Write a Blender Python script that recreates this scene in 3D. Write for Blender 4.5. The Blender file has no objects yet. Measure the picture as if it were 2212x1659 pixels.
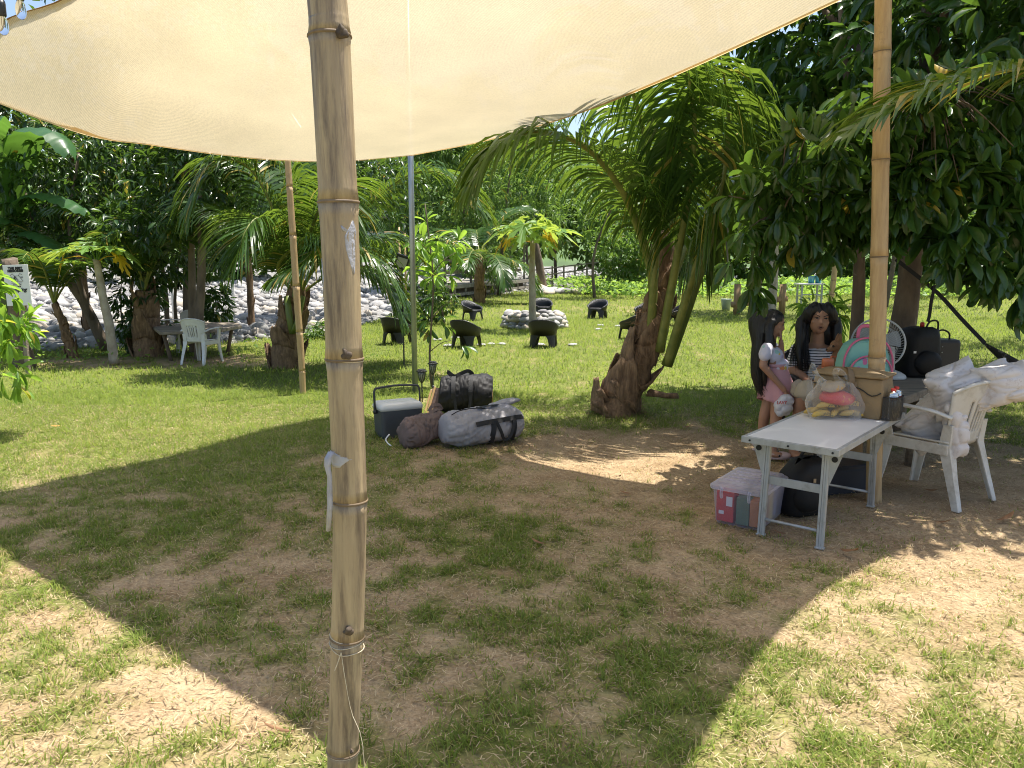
import bpy, bmesh, math, random
import numpy as np
from mathutils import Vector, Matrix, Quaternion, noise as mnoise

random.seed(7)
rng = np.random.default_rng(11)
scene = bpy.context.scene

# ------------------------------------------------------------------ camera
CAM_H = 1.6
PITCH = math.radians(9.1)
FPX = 1663.3                      # focal length for a picture 2212 wide
cam_data = bpy.data.cameras.new("camera")
cam_data.sensor_width = 36.0
cam_data.sensor_fit = 'HORIZONTAL'
cam_data.lens = 36.0 * FPX / 2212.0
cam_data.clip_start = 0.05
cam_data.clip_end = 2000
cam = bpy.data.objects.new("camera", cam_data)
scene.collection.objects.link(cam)
cam.location = (0, 0, CAM_H)
cam.rotation_euler = (math.radians(90) - PITCH, 0, 0)
scene.camera = cam

# ------------------------------------------------------------------ sky and sun
SUN = Vector((0.25, 0.15, 1.0)).normalized()     # towards the sun
world = bpy.data.worlds.new("World")
scene.world = world
world.use_nodes = True
wn = world.node_tree
wn.nodes.clear()
wo = wn.nodes.new('ShaderNodeOutputWorld')
wb = wn.nodes.new('ShaderNodeBackground')
ws = wn.nodes.new('ShaderNodeTexSky')
ws.sky_type = 'NISHITA'
ws.sun_disc = False
ws.sun_elevation = math.asin(SUN.z)
ws.sun_rotation = math.atan2(SUN.x, SUN.y)
ws.air_density = 1.0
ws.dust_density = 2.0
ws.ozone_density = 1.0
wb.inputs['Strength'].default_value = 0.12
wn.links.new(ws.outputs[0], wb.inputs['Color'])
wn.links.new(wb.outputs[0], wo.inputs['Surface'])

sun_data = bpy.data.lights.new("sun", 'SUN')
sun_data.energy = 5.0
sun_data.angle = math.radians(0.55)
sun_data.color = (1.0, 0.95, 0.87)
sun = bpy.data.objects.new("sun", sun_data)
scene.collection.objects.link(sun)
sun.location = (5, 3, 20)
sun.rotation_euler = SUN.to_track_quat('Z', 'Y').to_euler()

scene.view_settings.view_transform = 'Standard'
scene.view_settings.look = 'None'
scene.view_settings.gamma = 1.0
scene.view_settings.use_curve_mapping = False
scene.view_settings.exposure = 0.95
scene.render.engine = 'CYCLES'
scene.cycles.use_denoising = True
scene.cycles.filter_width = 1.05
scene.cycles.max_bounces = 8
scene.cycles.diffuse_bounces = 4
scene.cycles.transparent_max_bounces = 12
scene.cycles.transmission_bounces = 6
scene.cycles.sample_clamp_indirect = 6.0

# ------------------------------------------------------------------ helpers: picture point -> place
CP, SP = math.cos(PITCH), math.sin(PITCH)
def ray(x, y):
    u = (x - 1106.0) / FPX; v = -(y - 829.5) / FPX
    return Vector((u, CP + v * SP, -SP + v * CP))
def at(x, y, Y):
    d = ray(x, y); t = Y / d.y
    return Vector((d.x * t, Y, CAM_H + d.z * t))
def gnd(x, y, z=0.0):
    d = ray(x, y); t = (z - CAM_H) / d.z
    return Vector((d.x * t, d.y * t, z))
def proj(p):
    p = Vector(p) - Vector((0, 0, CAM_H))
    zc = p.y * CP - p.z * SP; yc = p.y * SP + p.z * CP
    return (1106 + FPX * p.x / zc, 829.5 - FPX * yc / zc)

# ------------------------------------------------------------------ helpers: objects
COL = scene.collection
ROOTLOC = {}
def tag(o, label=None, cat=None, group=None, kind=None):
    if label: o["label"] = label
    if cat: o["category"] = cat
    if group: o["group"] = group
    if kind: o["kind"] = kind
    return o
def thing(name, label, cat, loc=(0, 0, 0), group=None, rz=0.0):
    o = bpy.data.objects.new(name, None)
    COL.objects.link(o)
    o.location = loc; o.rotation_euler = (0, 0, rz)
    o.empty_display_size = 0.1
    tag(o, label, cat, group)
    ROOTLOC[o.name] = Vector(loc)
    return o
def rootloc(o):
    while o.parent is not None: o = o.parent
    return ROOTLOC.get(o.name, Vector((0, 0, 0)))
def copy_tree(o, parent=None):
    c = o.copy(); COL.objects.link(c); c.parent = parent
    for ch in list(o.children): copy_tree(ch, c)
    return c
def link_mesh(name, me, mat, parent=None):
    o = bpy.data.objects.new(name, me)
    COL.objects.link(o)
    if mat is not None:
        me.materials.clear(); me.materials.append(mat)
    if parent is not None: o.parent = parent
    return o

def rotm(rx=0, ry=0, rz=0):
    return (Matrix.Rotation(rz, 3, 'Z') @ Matrix.Rotation(ry, 3, 'Y') @ Matrix.Rotation(rx, 3, 'X'))
def frame_from(d, up=Vector((0, 0, 1))):
    d = Vector(d).normalized()
    s = d.cross(up)
    if s.length < 1e-4: s = d.cross(Vector((1, 0, 0)))
    s.normalize(); u = s.cross(d).normalized()
    return s, d, u
def crom(pts, n):
    P = [Vector(p) for p in pts]
    P = [P[0] * 2 - P[1]] + P + [P[-1] * 2 - P[-2]]
    out = []
    segs = len(P) - 3
    for i in range(n):
        f = i / (n - 1) * segs
        k = min(int(f), segs - 1); t = f - k
        a, b, c, d = P[k:k + 4]
        out.append(0.5 * ((2 * b) + (c - a) * t + (2 * a - 5 * b + 4 * c - d) * t * t + (3 * b - a - 3 * c + d) * t ** 3))
    return out

class MB:
    def __init__(self):
        self.v = []; self.f = []
    def add(self, vs, fs):
        k = len(self.v)
        self.v.extend(Vector(v) for v in vs)
        self.f.extend(tuple(i + k for i in f) for f in fs)
        return self
    def box(self, c, s, R=None):
        c = Vector(c); h = Vector(s) * 0.5
        vs = []
        for sx in (-1, 1):
            for sy in (-1, 1):
                for sz in (-1, 1):
                    p = Vector((sx * h.x, sy * h.y, sz * h.z))
                    vs.append(c + (R @ p if R is not None else p))
        return self.add(vs, [(0, 1, 3, 2), (4, 6, 7, 5), (0, 4, 5, 1), (2, 3, 7, 6), (0, 2, 6, 4), (1, 5, 7, 3)])
    def bar(self, a, b, w, h, up=Vector((0, 0, 1)), w2=None, h2=None):
        a = Vector(a); b = Vector(b)
        s, d, u = frame_from(b - a, up)
        w2 = w if w2 is None else w2; h2 = h if h2 is None else h2
        vs = []
        for p, ww, hh in ((a, w, h), (b, w2, h2)):
            for i, j in ((-1, -1), (1, -1), (1, 1), (-1, 1)):
                vs.append(p + s * (i * ww / 2) + u * (j * hh / 2))
        return self.add(vs, [(0, 3, 2, 1), (4, 5, 6, 7), (0, 1, 5, 4), (1, 2, 6, 5), (2, 3, 7, 6), (3, 0, 4, 7)])
    def tube(self, pts, r, n=8, cap=True, flat=1.0, up=None):
        P = [Vector(p) for p in pts]; m = len(P)
        R = [r] * m if not hasattr(r, '__len__') else list(r)
        rings = []; u = None
        for i in range(m):
            d = (P[min(i + 1, m - 1)] - P[max(i - 1, 0)])
            if d.length < 1e-9: d = Vector((0, 0, 1))
            d.normalize()
            if u is None:
                u = up if up is not None else (Vector((0, 0, 1)) if abs(d.z) < 0.9 else Vector((0, 1, 0)))
            u = (u - d * u.dot(d))
            if u.length < 1e-6: u = d.orthogonal()
            u.normalize(); s = d.cross(u)
            rings.append([P[i] + (s * math.cos(2 * math.pi * k / n) + u * (flat * math.sin(2 * math.pi * k / n))) * R[i] for k in range(n)])
        return self.loft(rings, cap)
    def loft(self, rings, cap=True, closed=True):
        n = len(rings[0]); vs = [p for r in rings for p in r]; fs = []
        for i in range(len(rings) - 1):
            for k in range(n if closed else n - 1):
                k2 = (k + 1) % n
                fs.append((i * n + k, i * n + k2, (i + 1) * n + k2, (i + 1) * n + k))
        if cap:
            fs.append(tuple(range(n - 1, -1, -1)))
            fs.append(tuple((len(rings) - 1) * n + k for k in range(n)))
        return self.add(vs, fs)
    def grid(self, fn, nu, nv, skip=None):
        vs = [fn(i / nu, j / nv) for j in range(nv + 1) for i in range(nu + 1)]
        fs = []
        for j in range(nv):
            for i in range(nu):
                if skip and skip(i, j): continue
                a = j * (nu + 1) + i
                fs.append((a, a + 1, a + nu + 2, a + nu + 1))
        return self.add(vs, fs)
    def ell(self, c, r, R=None, nu=14, nv=9):
        c = Vector(c); vs = []; fs = []
        for j in range(1, nv):
            th = math.pi * j / nv
            for i in range(nu):
                ph = 2 * math.pi * i / nu
                p = Vector((r[0] * math.sin(th) * math.cos(ph), r[1] * math.sin(th) * math.sin(ph), r[2] * math.cos(th)))
                vs.append(c + (R @ p if R is not None else p))
        top = Vector((0, 0, r[2])); bot = Vector((0, 0, -r[2]))
        vs.append(c + (R @ top if R is not None else top)); vs.append(c + (R @ bot if R is not None else bot))
        T = len(vs) - 2; B = T + 1
        for j in range(nv - 2):
            for i in range(nu):
                i2 = (i + 1) % nu
                fs.append((j * nu + i, (j + 1) * nu + i, (j + 1) * nu + i2, j * nu + i2))
        for i in range(nu):
            i2 = (i + 1) % nu
            fs.append((T, i, i2)); fs.append((B, (nv - 2) * nu + i2, (nv - 2) * nu + i))
        return self.add(vs, fs)
    def lathe(self, prof, c=(0, 0, 0), n=20, R=None):
        c = Vector(c); rings = []
        for r, z in prof:
            ring = []
            for k in range(n):
                p = Vector((r * math.cos(2 * math.pi * k / n), r * math.sin(2 * math.pi * k / n), z))
                ring.append(c + (R @ p if R is not None else p))
            rings.append(ring)
        return self.loft(rings, True)
    def prism(self, poly, o, ux, uy, depth):
        o = Vector(o); ux = Vector(ux); uy = Vector(uy); n = ux.cross(uy).normalized() * depth
        a = [o + ux * p[0] + uy * p[1] for p in poly]; b = [p + n for p in a]; k = len(poly)
        fs = [tuple(range(k - 1, -1, -1)), tuple(range(k, 2 * k))]
        fs += [(i, (i + 1) % k, k + (i + 1) % k, k + i) for i in range(k)]
        return self.add(a + b, fs)
    def jitter(self, amp, freq=6.0, seed=0.0):
        for p in self.v:
            q = p * freq + Vector((seed, seed * 2, -seed))
            p += Vector(mnoise.noise_vector(q)) * amp
        return self
    def mesh(self, name, loc=None):
        me = bpy.data.meshes.new(name)
        L = loc if loc is not None else Vector((0, 0, 0))
        me.from_pydata([tuple(p - L) for p in self.v], [], self.f)
        me.update()
        return me
    def build(self, name, mat, parent=None, smooth=False, bevel=0.0, sub=0, solid=0.0, local=False, fix=True):
        L = Vector((0, 0, 0)) if (local or parent is None) else rootloc(parent)
        me = self.mesh(name, L)
        if fix:
            bm = bmesh.new(); bm.from_mesh(me)
            bmesh.ops.recalc_face_normals(bm, faces=bm.faces); bm.to_mesh(me); bm.free()
        if smooth:
            me.polygons.foreach_set('use_smooth', [True] * len(me.polygons))
        o = link_mesh(name, me, mat, parent)
        if solid:
            md = o.modifiers.new('solid', 'SOLIDIFY'); md.thickness = solid; md.offset = 0
        if bevel:
            md = o.modifiers.new('bevel', 'BEVEL'); md.width = bevel; md.segments = 2; md.limit_method = 'ANGLE'
        if sub:
            md = o.modifiers.new('sub', 'SUBSURF'); md.levels = sub; md.render_levels = sub
        return o
    def blob(self, name, mat, parent=None, voxel=0.008, smooth_it=4, local=False, disp=None):
        """union of the pieces as one continuous skin"""
        L = Vector((0, 0, 0)) if (local or parent is None) else rootloc(parent)
        me = self.mesh(name + '_tmp', L)
        o = bpy.data.objects.new('tmp', me); COL.objects.link(o)
        bm = bmesh.new(); bm.from_mesh(me); bmesh.ops.recalc_face_normals(bm, faces=bm.faces); bm.to_mesh(me); bm.free()
        md = o.modifiers.new('r', 'REMESH'); md.mode = 'VOXEL'; md.voxel_size = voxel; md.adaptivity = 0
        if smooth_it:
            ms = o.modifiers.new('s', 'SMOOTH'); ms.iterations = smooth_it; ms.factor = 0.5
        dg = bpy.context.evaluated_depsgraph_get()
        me2 = bpy.data.meshes.new_from_object(o.evaluated_get(dg))
        bpy.data.objects.remove(o); bpy.data.meshes.remove(me)
        me2.name = name
        if disp is not None:
            bm = bmesh.new(); bm.from_mesh(me2); bm.normal_update()
            mv = [(v, v.normal.copy() * disp(v.co)) for v in bm.verts]
            for v, d in mv: v.co += d
            bm.to_mesh(me2); bm.free()
        me2.polygons.foreach_set('use_smooth', [True] * len(me2.polygons))
        return link_mesh(name, me2, mat, parent)

def fast_mesh(name, V, F, tint=None, smooth=True):
    """V (n,3) float, F (m,4) or (m,3) int; tint (n,)"""
    me = bpy.data.meshes.new(name)
    V = np.ascontiguousarray(V, dtype=np.float32); F = np.ascontiguousarray(F, dtype=np.int32)
    k = F.shape[1]
    me.vertices.add(len(V)); me.vertices.foreach_set('co', V.ravel())
    me.loops.add(F.size); me.loops.foreach_set('vertex_index', F.ravel())
    me.polygons.add(len(F)); me.polygons.foreach_set('loop_start', np.arange(0, F.size, k, dtype=np.int32))
    me.polygons.foreach_set('use_smooth', np.full(len(F), smooth))
    if tint is not None:
        a = me.attributes.new('tint', 'FLOAT', 'POINT'); a.data.foreach_set('value', np.ascontiguousarray(tint, dtype=np.float32))
    me.update(calc_edges=True)
    return me

def text_mesh(s, size, bold=0.0, shear=0.0, spacing=1.0, align='CENTER'):
    cu = bpy.data.curves.new('txt', 'FONT'); cu.body = s; cu.size = size; cu.shear = shear
    cu.align_x = align; cu.align_y = 'CENTER'; cu.offset = bold; cu.space_character = spacing; cu.space_line = 0.85
    cu.resolution_u = 3
    o = bpy.data.objects.new('txt', cu); COL.objects.link(o)
    dg = bpy.context.evaluated_depsgraph_get()
    me = bpy.data.meshes.new_from_object(o.evaluated_get(dg))
    bpy.data.objects.remove(o); bpy.data.curves.remove(cu)
    return me
def place_text(name, s, size, mat, parent, o, ux, uy, **kw):
    """lettering laid on a plane given by world point o and unit axes ux, uy"""
    me = text_mesh(s, size, **kw)
    ux = Vector(ux).normalized(); uy = Vector(uy).normalized(); n = ux.cross(uy)
    L = rootloc(parent)
    for v in me.vertices:
        c = v.co.copy(); v.co = Vector(o) + ux * c.x + uy * c.y + n * c.z - L
    me.update()
    return link_mesh(name, me, mat, parent)

# value noise on arrays
def vnoise(x, y, seed=0):
    xi = np.floor(x).astype(np.int64); yi = np.floor(y).astype(np.int64)
    xf = x - xi; yf = y - yi
    def h(a, b):
        n = (a * 374761393 + b * 668265263 + seed * 974634777) & 0xffffffff
        n = ((n ^ (n >> 13)) * 1274126177) & 0xffffffff
        return ((n ^ (n >> 16)) & 0xffff) / 65535.0
    sx = xf * xf * (3 - 2 * xf); sy = yf * yf * (3 - 2 * yf)
    return (h(xi, yi) * (1 - sx) + h(xi + 1, yi) * sx) * (1 - sy) + (h(xi, yi + 1) * (1 - sx) + h(xi + 1, yi + 1) * sx) * sy
def fbm(x, y, seed=0, oct=4):
    s = 0; a = 0.5; t = 0
    for i in range(oct):
        s = s + a * vnoise(x * 2 ** i, y * 2 ** i, seed + i * 17); t += a; a *= 0.55
    return s / t
def sstep(a, b, x):
    t = np.clip((x - a) / (b - a), 0, 1); return t * t * (3 - 2 * t)

# ------------------------------------------------------------------ materials
def newmat(name):
    m = bpy.data.materials.new(name); m.use_nodes = True
    nt = m.node_tree; nt.nodes.clear()
    out = nt.nodes.new('ShaderNodeOutputMaterial')
    return m, nt, out
def N(nt, t, **kw):
    n = nt.nodes.new(t)
    for k, v in kw.items():
        if k in n.inputs.keys(): n.inputs[k].default_value = v
        else: setattr(n, k, v)
    return n
def c4(c): return (c[0], c[1], c[2], 1.0)
def M(name, col, col2=None, rough=0.6, scale=6.0, stretch=(1, 1, 1), bump=0.0, bscale=None, metal=0.0, spec=0.5, detail=5.0,
      lo=0.35, hi=0.65, dirt=None, dscale=3.0, dlo=0.55, dhi=0.75, dmap=False, rvar=0.1, trans=None, tfac=0.0, coat=0.0, sheen=0.0):
    m, nt, out = newmat(name)
    L = nt.links.new
    tc = N(nt, 'ShaderNodeTexCoord'); mp = N(nt, 'ShaderNodeMapping'); mp.inputs['Scale'].default_value = stretch
    L(tc.outputs['Object'], mp.inputs['Vector'])
    b = N(nt, 'ShaderNodeBsdfPrincipled'); b.inputs['Metallic'].default_value = metal
    b.inputs['Specular IOR Level'].default_value = spec
    b.inputs['Coat Weight'].default_value = coat
    b.inputs['Sheen Weight'].default_value = sheen
    nz = N(nt, 'ShaderNodeTexNoise'); nz.inputs['Scale'].default_value = scale; nz.inputs['Detail'].default_value = detail
    nz.inputs['Roughness'].default_value = 0.6
    L(mp.outputs[0], nz.inputs['Vector'])
    cr = N(nt, 'ShaderNodeValToRGB'); cr.color_ramp.elements[0].position = lo; cr.color_ramp.elements[1].position = hi
    c2 = col2 if col2 is not None else tuple(c * 0.75 for c in col)
    cr.color_ramp.elements[0].color = c4(c2); cr.color_ramp.elements[1].color = c4(col)
    L(nz.outputs['Fac'], cr.inputs['Fac'])
    src = cr.outputs['Color']
    if dirt is not None:
        n2 = N(nt, 'ShaderNodeTexNoise'); n2.inputs['Scale'].default_value = dscale; n2.inputs['Detail'].default_value = 8; n2.inputs['Roughness'].default_value = 0.7
        L((mp.outputs[0] if dmap else tc.outputs['Object']), n2.inputs['Vector'])
        r2 = N(nt, 'ShaderNodeValToRGB'); r2.color_ramp.elements[0].position = dlo; r2.color_ramp.elements[1].position = dhi
        L(n2.outputs['Fac'], r2.inputs['Fac'])
        mx = N(nt, 'ShaderNodeMix', data_type='RGBA'); mx.inputs[7].default_value = c4(dirt)
        L(r2.outputs['Color'], mx.inputs[0]); L(src, mx.inputs[6]); src = mx.outputs[2]
    L(src, b.inputs['Base Color'])
    rr = N(nt, 'ShaderNodeMapRange'); rr.inputs['To Min'].default_value = max(0.02, rough - rvar); rr.inputs['To Max'].default_value = min(1, rough + rvar)
    L(nz.outputs['Fac'], rr.inputs['Value']); L(rr.outputs[0], b.inputs['Roughness'])
    if bump:
        n3 = N(nt, 'ShaderNodeTexNoise'); n3.inputs['Scale'].default_value = bscale or scale * 3; n3.inputs['Detail'].default_value = 6
        L(mp.outputs[0], n3.inputs['Vector'])
        bp = N(nt, 'ShaderNodeBump'); bp.inputs['Strength'].default_value = bump; bp.inputs['Distance'].default_value = 0.02
        L(n3.outputs['Fac'], bp.inputs['Height']); L(bp.outputs[0], b.inputs['Normal'])
    if trans is not None:
        tr = N(nt, 'ShaderNodeBsdfTranslucent'); tr.inputs['Color'].default_value = c4(trans)
        ms = N(nt, 'ShaderNodeMixShader'); ms.inputs[0].default_value = tfac
        L(b.outputs[0], ms.inputs[1]); L(tr.outputs[0], ms.inputs[2]); L(ms.outputs[0], out.inputs['Surface'])
    else:
        L(b.outputs[0], out.inputs['Surface'])
    return m
def leafmat(name, a, b, trans, tfac=0.4, rough=0.38, dry=(0.42, 0.30, 0.04), dry_at=0.965, spec=0.5):
    m, nt, out = newmat(name); L = nt.links.new
    at_ = N(nt, 'ShaderNodeAttribute', attribute_name='tint')
    cr = N(nt, 'ShaderNodeValToRGB'); e = cr.color_ramp.elements
    e[0].position = 0; e[0].color = c4(a); e[1].position = dry_at - 0.03; e[1].color = c4(b)
    x = e.new(dry_at); x.color = c4(dry)
    L(at_.outputs['Fac'], cr.inputs['Fac'])
    ct = N(nt, 'ShaderNodeMix', data_type='RGBA', blend_type='MULTIPLY'); ct.inputs[0].default_value = 1.0
    sc = N(nt, 'ShaderNodeMix', data_type='RGBA', blend_type='DIVIDE'); sc.inputs[0].default_value = 1.0
    pr = N(nt, 'ShaderNodeBsdfPrincipled'); pr.inputs['Roughness'].default_value = rough; pr.inputs['Specular IOR Level'].default_value = spec
    tc = N(nt, 'ShaderNodeTexCoord'); nz = N(nt, 'ShaderNodeTexNoise'); nz.inputs['Scale'].default_value = 40
    L(tc.outputs['Object'], nz.inputs['Vector'])
    mr = N(nt, 'ShaderNodeMapRange'); mr.inputs['To Min'].default_value = 0.7; mr.inputs['To Max'].default_value = 1.3
    L(nz.outputs['Fac'], mr.inputs['Value'])
    mu = N(nt, 'ShaderNodeVectorMath', operation='SCALE'); L(cr.outputs['Color'], mu.inputs[0]); L(mr.outputs[0], mu.inputs['Scale'])
    L(mu.outputs[0], pr.inputs['Base Color'])
    # light that passes through the blade is yellower than what it reflects
    tr = N(nt, 'ShaderNodeBsdfTranslucent')
    mt = N(nt, 'ShaderNodeMix', data_type='RGBA'); mt.inputs[0].default_value = 0.45; mt.inputs[7].default_value = c4(trans)
    L(mu.outputs[0], mt.inputs[6]); 
    m2 = N(nt, 'ShaderNodeVectorMath', operation='SCALE'); m2.inputs['Scale'].default_value = 1.6; L(mt.outputs[2], m2.inputs[0])
    L(m2.outputs[0], tr.inputs['Color'])
    ms = N(nt, 'ShaderNodeMixShader'); ms.inputs[0].default_value = tfac
    L(pr.outputs[0], ms.inputs[1]); L(tr.outputs[0], ms.inputs[2]); L(ms.outputs[0], out.inputs['Surface'])
    return m

MAT = {}
MAT['leaf_big'] = leafmat('glossy leaf', (0.026, 0.066, 0.015), (0.052, 0.12, 0.022), (0.22, 0.36, 0.03), 0.28, 0.24)
MAT['leaf_lime'] = leafmat('young leaf', (0.10, 0.21, 0.03), (0.16, 0.30, 0.04), (0.40, 0.55, 0.05), 0.45, 0.36)
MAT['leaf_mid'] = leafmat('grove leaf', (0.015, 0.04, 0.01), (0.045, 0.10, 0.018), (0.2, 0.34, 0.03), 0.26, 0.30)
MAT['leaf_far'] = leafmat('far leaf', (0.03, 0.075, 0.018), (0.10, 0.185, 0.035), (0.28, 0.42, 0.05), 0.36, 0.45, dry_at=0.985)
MAT['leaf_cover'] = leafmat('ground cover leaf', (0.09, 0.19, 0.03), (0.17, 0.30, 0.05), (0.42, 0.56, 0.08), 0.45, 0.5, dry_at=0.99)
MAT['frond'] = leafmat('palm leaflet', (0.028, 0.07, 0.016), (0.07, 0.135, 0.022), (0.30, 0.42, 0.03), 0.30, 0.27, dry=(0.36, 0.27, 0.06), dry_at=0.955)
MAT['frond_dry'] = leafmat('dry palm leaflet', (0.22, 0.17, 0.07), (0.32, 0.25, 0.09), (0.4, 0.33, 0.1), 0.25, 0.5)
MAT['rachis'] = M('palm midrib', (0.24, 0.25, 0.055), (0.14, 0.17, 0.03), rough=0.45, scale=9)
MAT['petiole'] = M('palm petiole', (0.13, 0.17, 0.03), (0.08, 0.11, 0.02), rough=0.4, scale=4, stretch=(1, 1, 0.25), dirt=(0.2, 0.12, 0.05), dlo=0.6, dhi=0.7)
MAT['palm_bark'] = M('palm sheath', (0.30, 0.19, 0.105), (0.12, 0.07, 0.035), rough=0.85, scale=16, stretch=(1.6, 1.6, 0.3), bump=1.0, bscale=45, dirt=(0.09, 0.05, 0.03), dscale=5)
MAT['palm_fibre'] = M('palm fibre', (0.34, 0.21, 0.11), (0.18, 0.10, 0.05), rough=0.9, scale=20)
MAT['bark'] = M('bark', (0.20, 0.15, 0.105), (0.10, 0.075, 0.055), rough=0.9, scale=8, stretch=(1, 1, 0.35), bump=0.7, bscale=30, dirt=(0.33, 0.32, 0.28), dscale=4, dlo=0.62, dhi=0.7)
MAT['bark_pale'] = M('pale bark', (0.42, 0.37, 0.30), (0.27, 0.22, 0.17), rough=0.85, scale=9, stretch=(1, 1, 0.6), bump=0.5, bscale=30, dirt=(0.16, 0.13, 0.09), dscale=5, dlo=0.6, dhi=0.7)
MAT['bamboo'] = None
MAT['white_plastic'] = M('weathered white plastic', (0.72, 0.71, 0.68), (0.62, 0.60, 0.55), rough=0.42, scale=5, dirt=(0.36, 0.32, 0.25), dscale=6, dlo=0.6, dhi=0.82)
MAT['black_plastic'] = M('black moulded plastic', (0.014, 0.0138, 0.0145), (0.010, 0.0098, 0.0102), rough=0.36, scale=20, bump=0.6, bscale=90)
MAT['dark_plastic'] = M('dark plastic', (0.035, 0.036, 0.04), rough=0.45)
MAT['galv'] = M('galvanised steel', (0.46, 0.49, 0.50), (0.30, 0.33, 0.34), rough=0.42, metal=0.75, scale=18, stretch=(1, 1, 0.15), dirt=(0.27, 0.26, 0.23), dscale=5, dlo=0.6, dhi=0.75)
MAT['alu'] = M('dull aluminium', (0.50, 0.51, 0.51), (0.40, 0.41, 0.41), rough=0.5, metal=0.55, scale=14, stretch=(1, 1, 0.3), dirt=(0.26, 0.25, 0.22), dscale=9, dlo=0.55, dhi=0.75)
MAT['alu_dark'] = M('grey table edge', (0.22, 0.24, 0.26), (0.15, 0.165, 0.18), rough=0.45, metal=0.5, scale=20, dirt=(0.4, 0.4, 0.38), dscale=12)
MAT['laminate'] = M('white laminate', (0.74, 0.73, 0.72), (0.68, 0.67, 0.66), rough=0.35, scale=3, dirt=(0.5, 0.48, 0.45), dscale=5, dlo=0.62, dhi=0.85)
MAT['wood_old'] = M('weathered wood', (0.30, 0.25, 0.19), (0.16, 0.13, 0.10), rough=0.8, scale=5, stretch=(0.3, 3, 3), bump=0.5, bscale=30, dirt=(0.09, 0.075, 0.06), dscale=3)
MAT['wood_log'] = M('debarked log', (0.42, 0.27, 0.13), (0.28, 0.17, 0.08), rough=0.7, scale=8, stretch=(2, 2, 0.2), bump=0.3, dirt=(0.14, 0.09, 0.05), dscale=4)
MAT['wood_deck'] = M('painted deck board', (0.36, 0.33, 0.28), (0.24, 0.21, 0.18), rough=0.75, scale=5, stretch=(0.3, 2, 2))
MAT['wood_chair'] = M('varnished beech', (0.45, 0.29, 0.13), (0.33, 0.20, 0.08), rough=0.45, scale=8, stretch=(1, 1, 0.2))
MAT['stone'] = M('river stone', (0.38, 0.37, 0.345), (0.24, 0.235, 0.225), rough=0.8, scale=3, bump=0.3, bscale=25, dirt=(0.2, 0.18, 0.16), dscale=2.5)
MAT['stone_pale'] = M('pale river stone', (0.42, 0.41, 0.395), (0.30, 0.295, 0.285), rough=0.85, scale=3, bump=0.25, bscale=25)
MAT['stone_warm'] = M('warm river stone', (0.52, 0.45, 0.36), (0.37, 0.32, 0.26), rough=0.85, scale=3, bump=0.25, bscale=25)
MAT['stone_dark'] = M('dark river stone', (0.22, 0.21, 0.21), (0.14, 0.135, 0.14), rough=0.75, scale=3, bump=0.25, bscale=25)
MAT['skin'] = M('skin', (0.42, 0.23, 0.145), (0.37, 0.195, 0.12), rough=0.5, scale=6, spec=0.35)
MAT['hair'] = M('black hair', (0.012, 0.010, 0.009), (0.006, 0.005, 0.005), rough=0.42, scale=30, stretch=(4, 4, 0.3), bump=0.4, bscale=40)
MAT['lips'] = M('lips', (0.24, 0.10, 0.075), rough=0.5)
MAT['eye_white'] = M('eye white', (0.42, 0.38, 0.35), rough=.3)
MAT['scar'] = M('dark scar', (0.06, 0.042, 0.03), (0.11, 0.08, 0.05), rough=.8, scale=60)
MAT['dark_eye'] = M('dark eye', (0.012, 0.009, 0.008), rough=0.25)
MAT['white'] = M('white paint', (0.78, 0.77, 0.75), (0.74, 0.73, 0.71), rough=0.5)
MAT['black'] = M('black print', (0.012, 0.012, 0.012), rough=0.6)
MAT['red'] = M('red plastic', (0.62, 0.045, 0.04), (0.55, 0.035, 0.03), rough=0.35)
MAT['strap_black'] = M('black webbing', (0.02, 0.02, 0.022), (0.012, 0.012, 0.013), rough=0.7, scale=40, bump=0.3, bscale=200)
MAT['dead_leaf'] = M('dead leaf', (0.32, 0.17, 0.08), (0.20, 0.10, 0.05), rough=0.7, scale=12, trans=(0.35, 0.18, 0.06), tfac=0.2)

# ================================================================== SETTING
RIVER_LINE = [(-60, 11.0), (-14, 12.6), (-9, 13.6), (-5.5, 15.2), (-4.0, 17.5), (-3.4, 24), (-2.6, 34), (0.5, 41), (6, 45), (15, 47), (60, 50)]
RX = np.array([p[0] for p in RIVER_LINE]); RY = np.array([p[1] for p in RIVER_LINE])
def river_y(x): return np.interp(x, RX, RY)
def bed_z(x, y):
    d = np.maximum(0, y - river_y(x))
    return 0.012 + 0.016 * d

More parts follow.
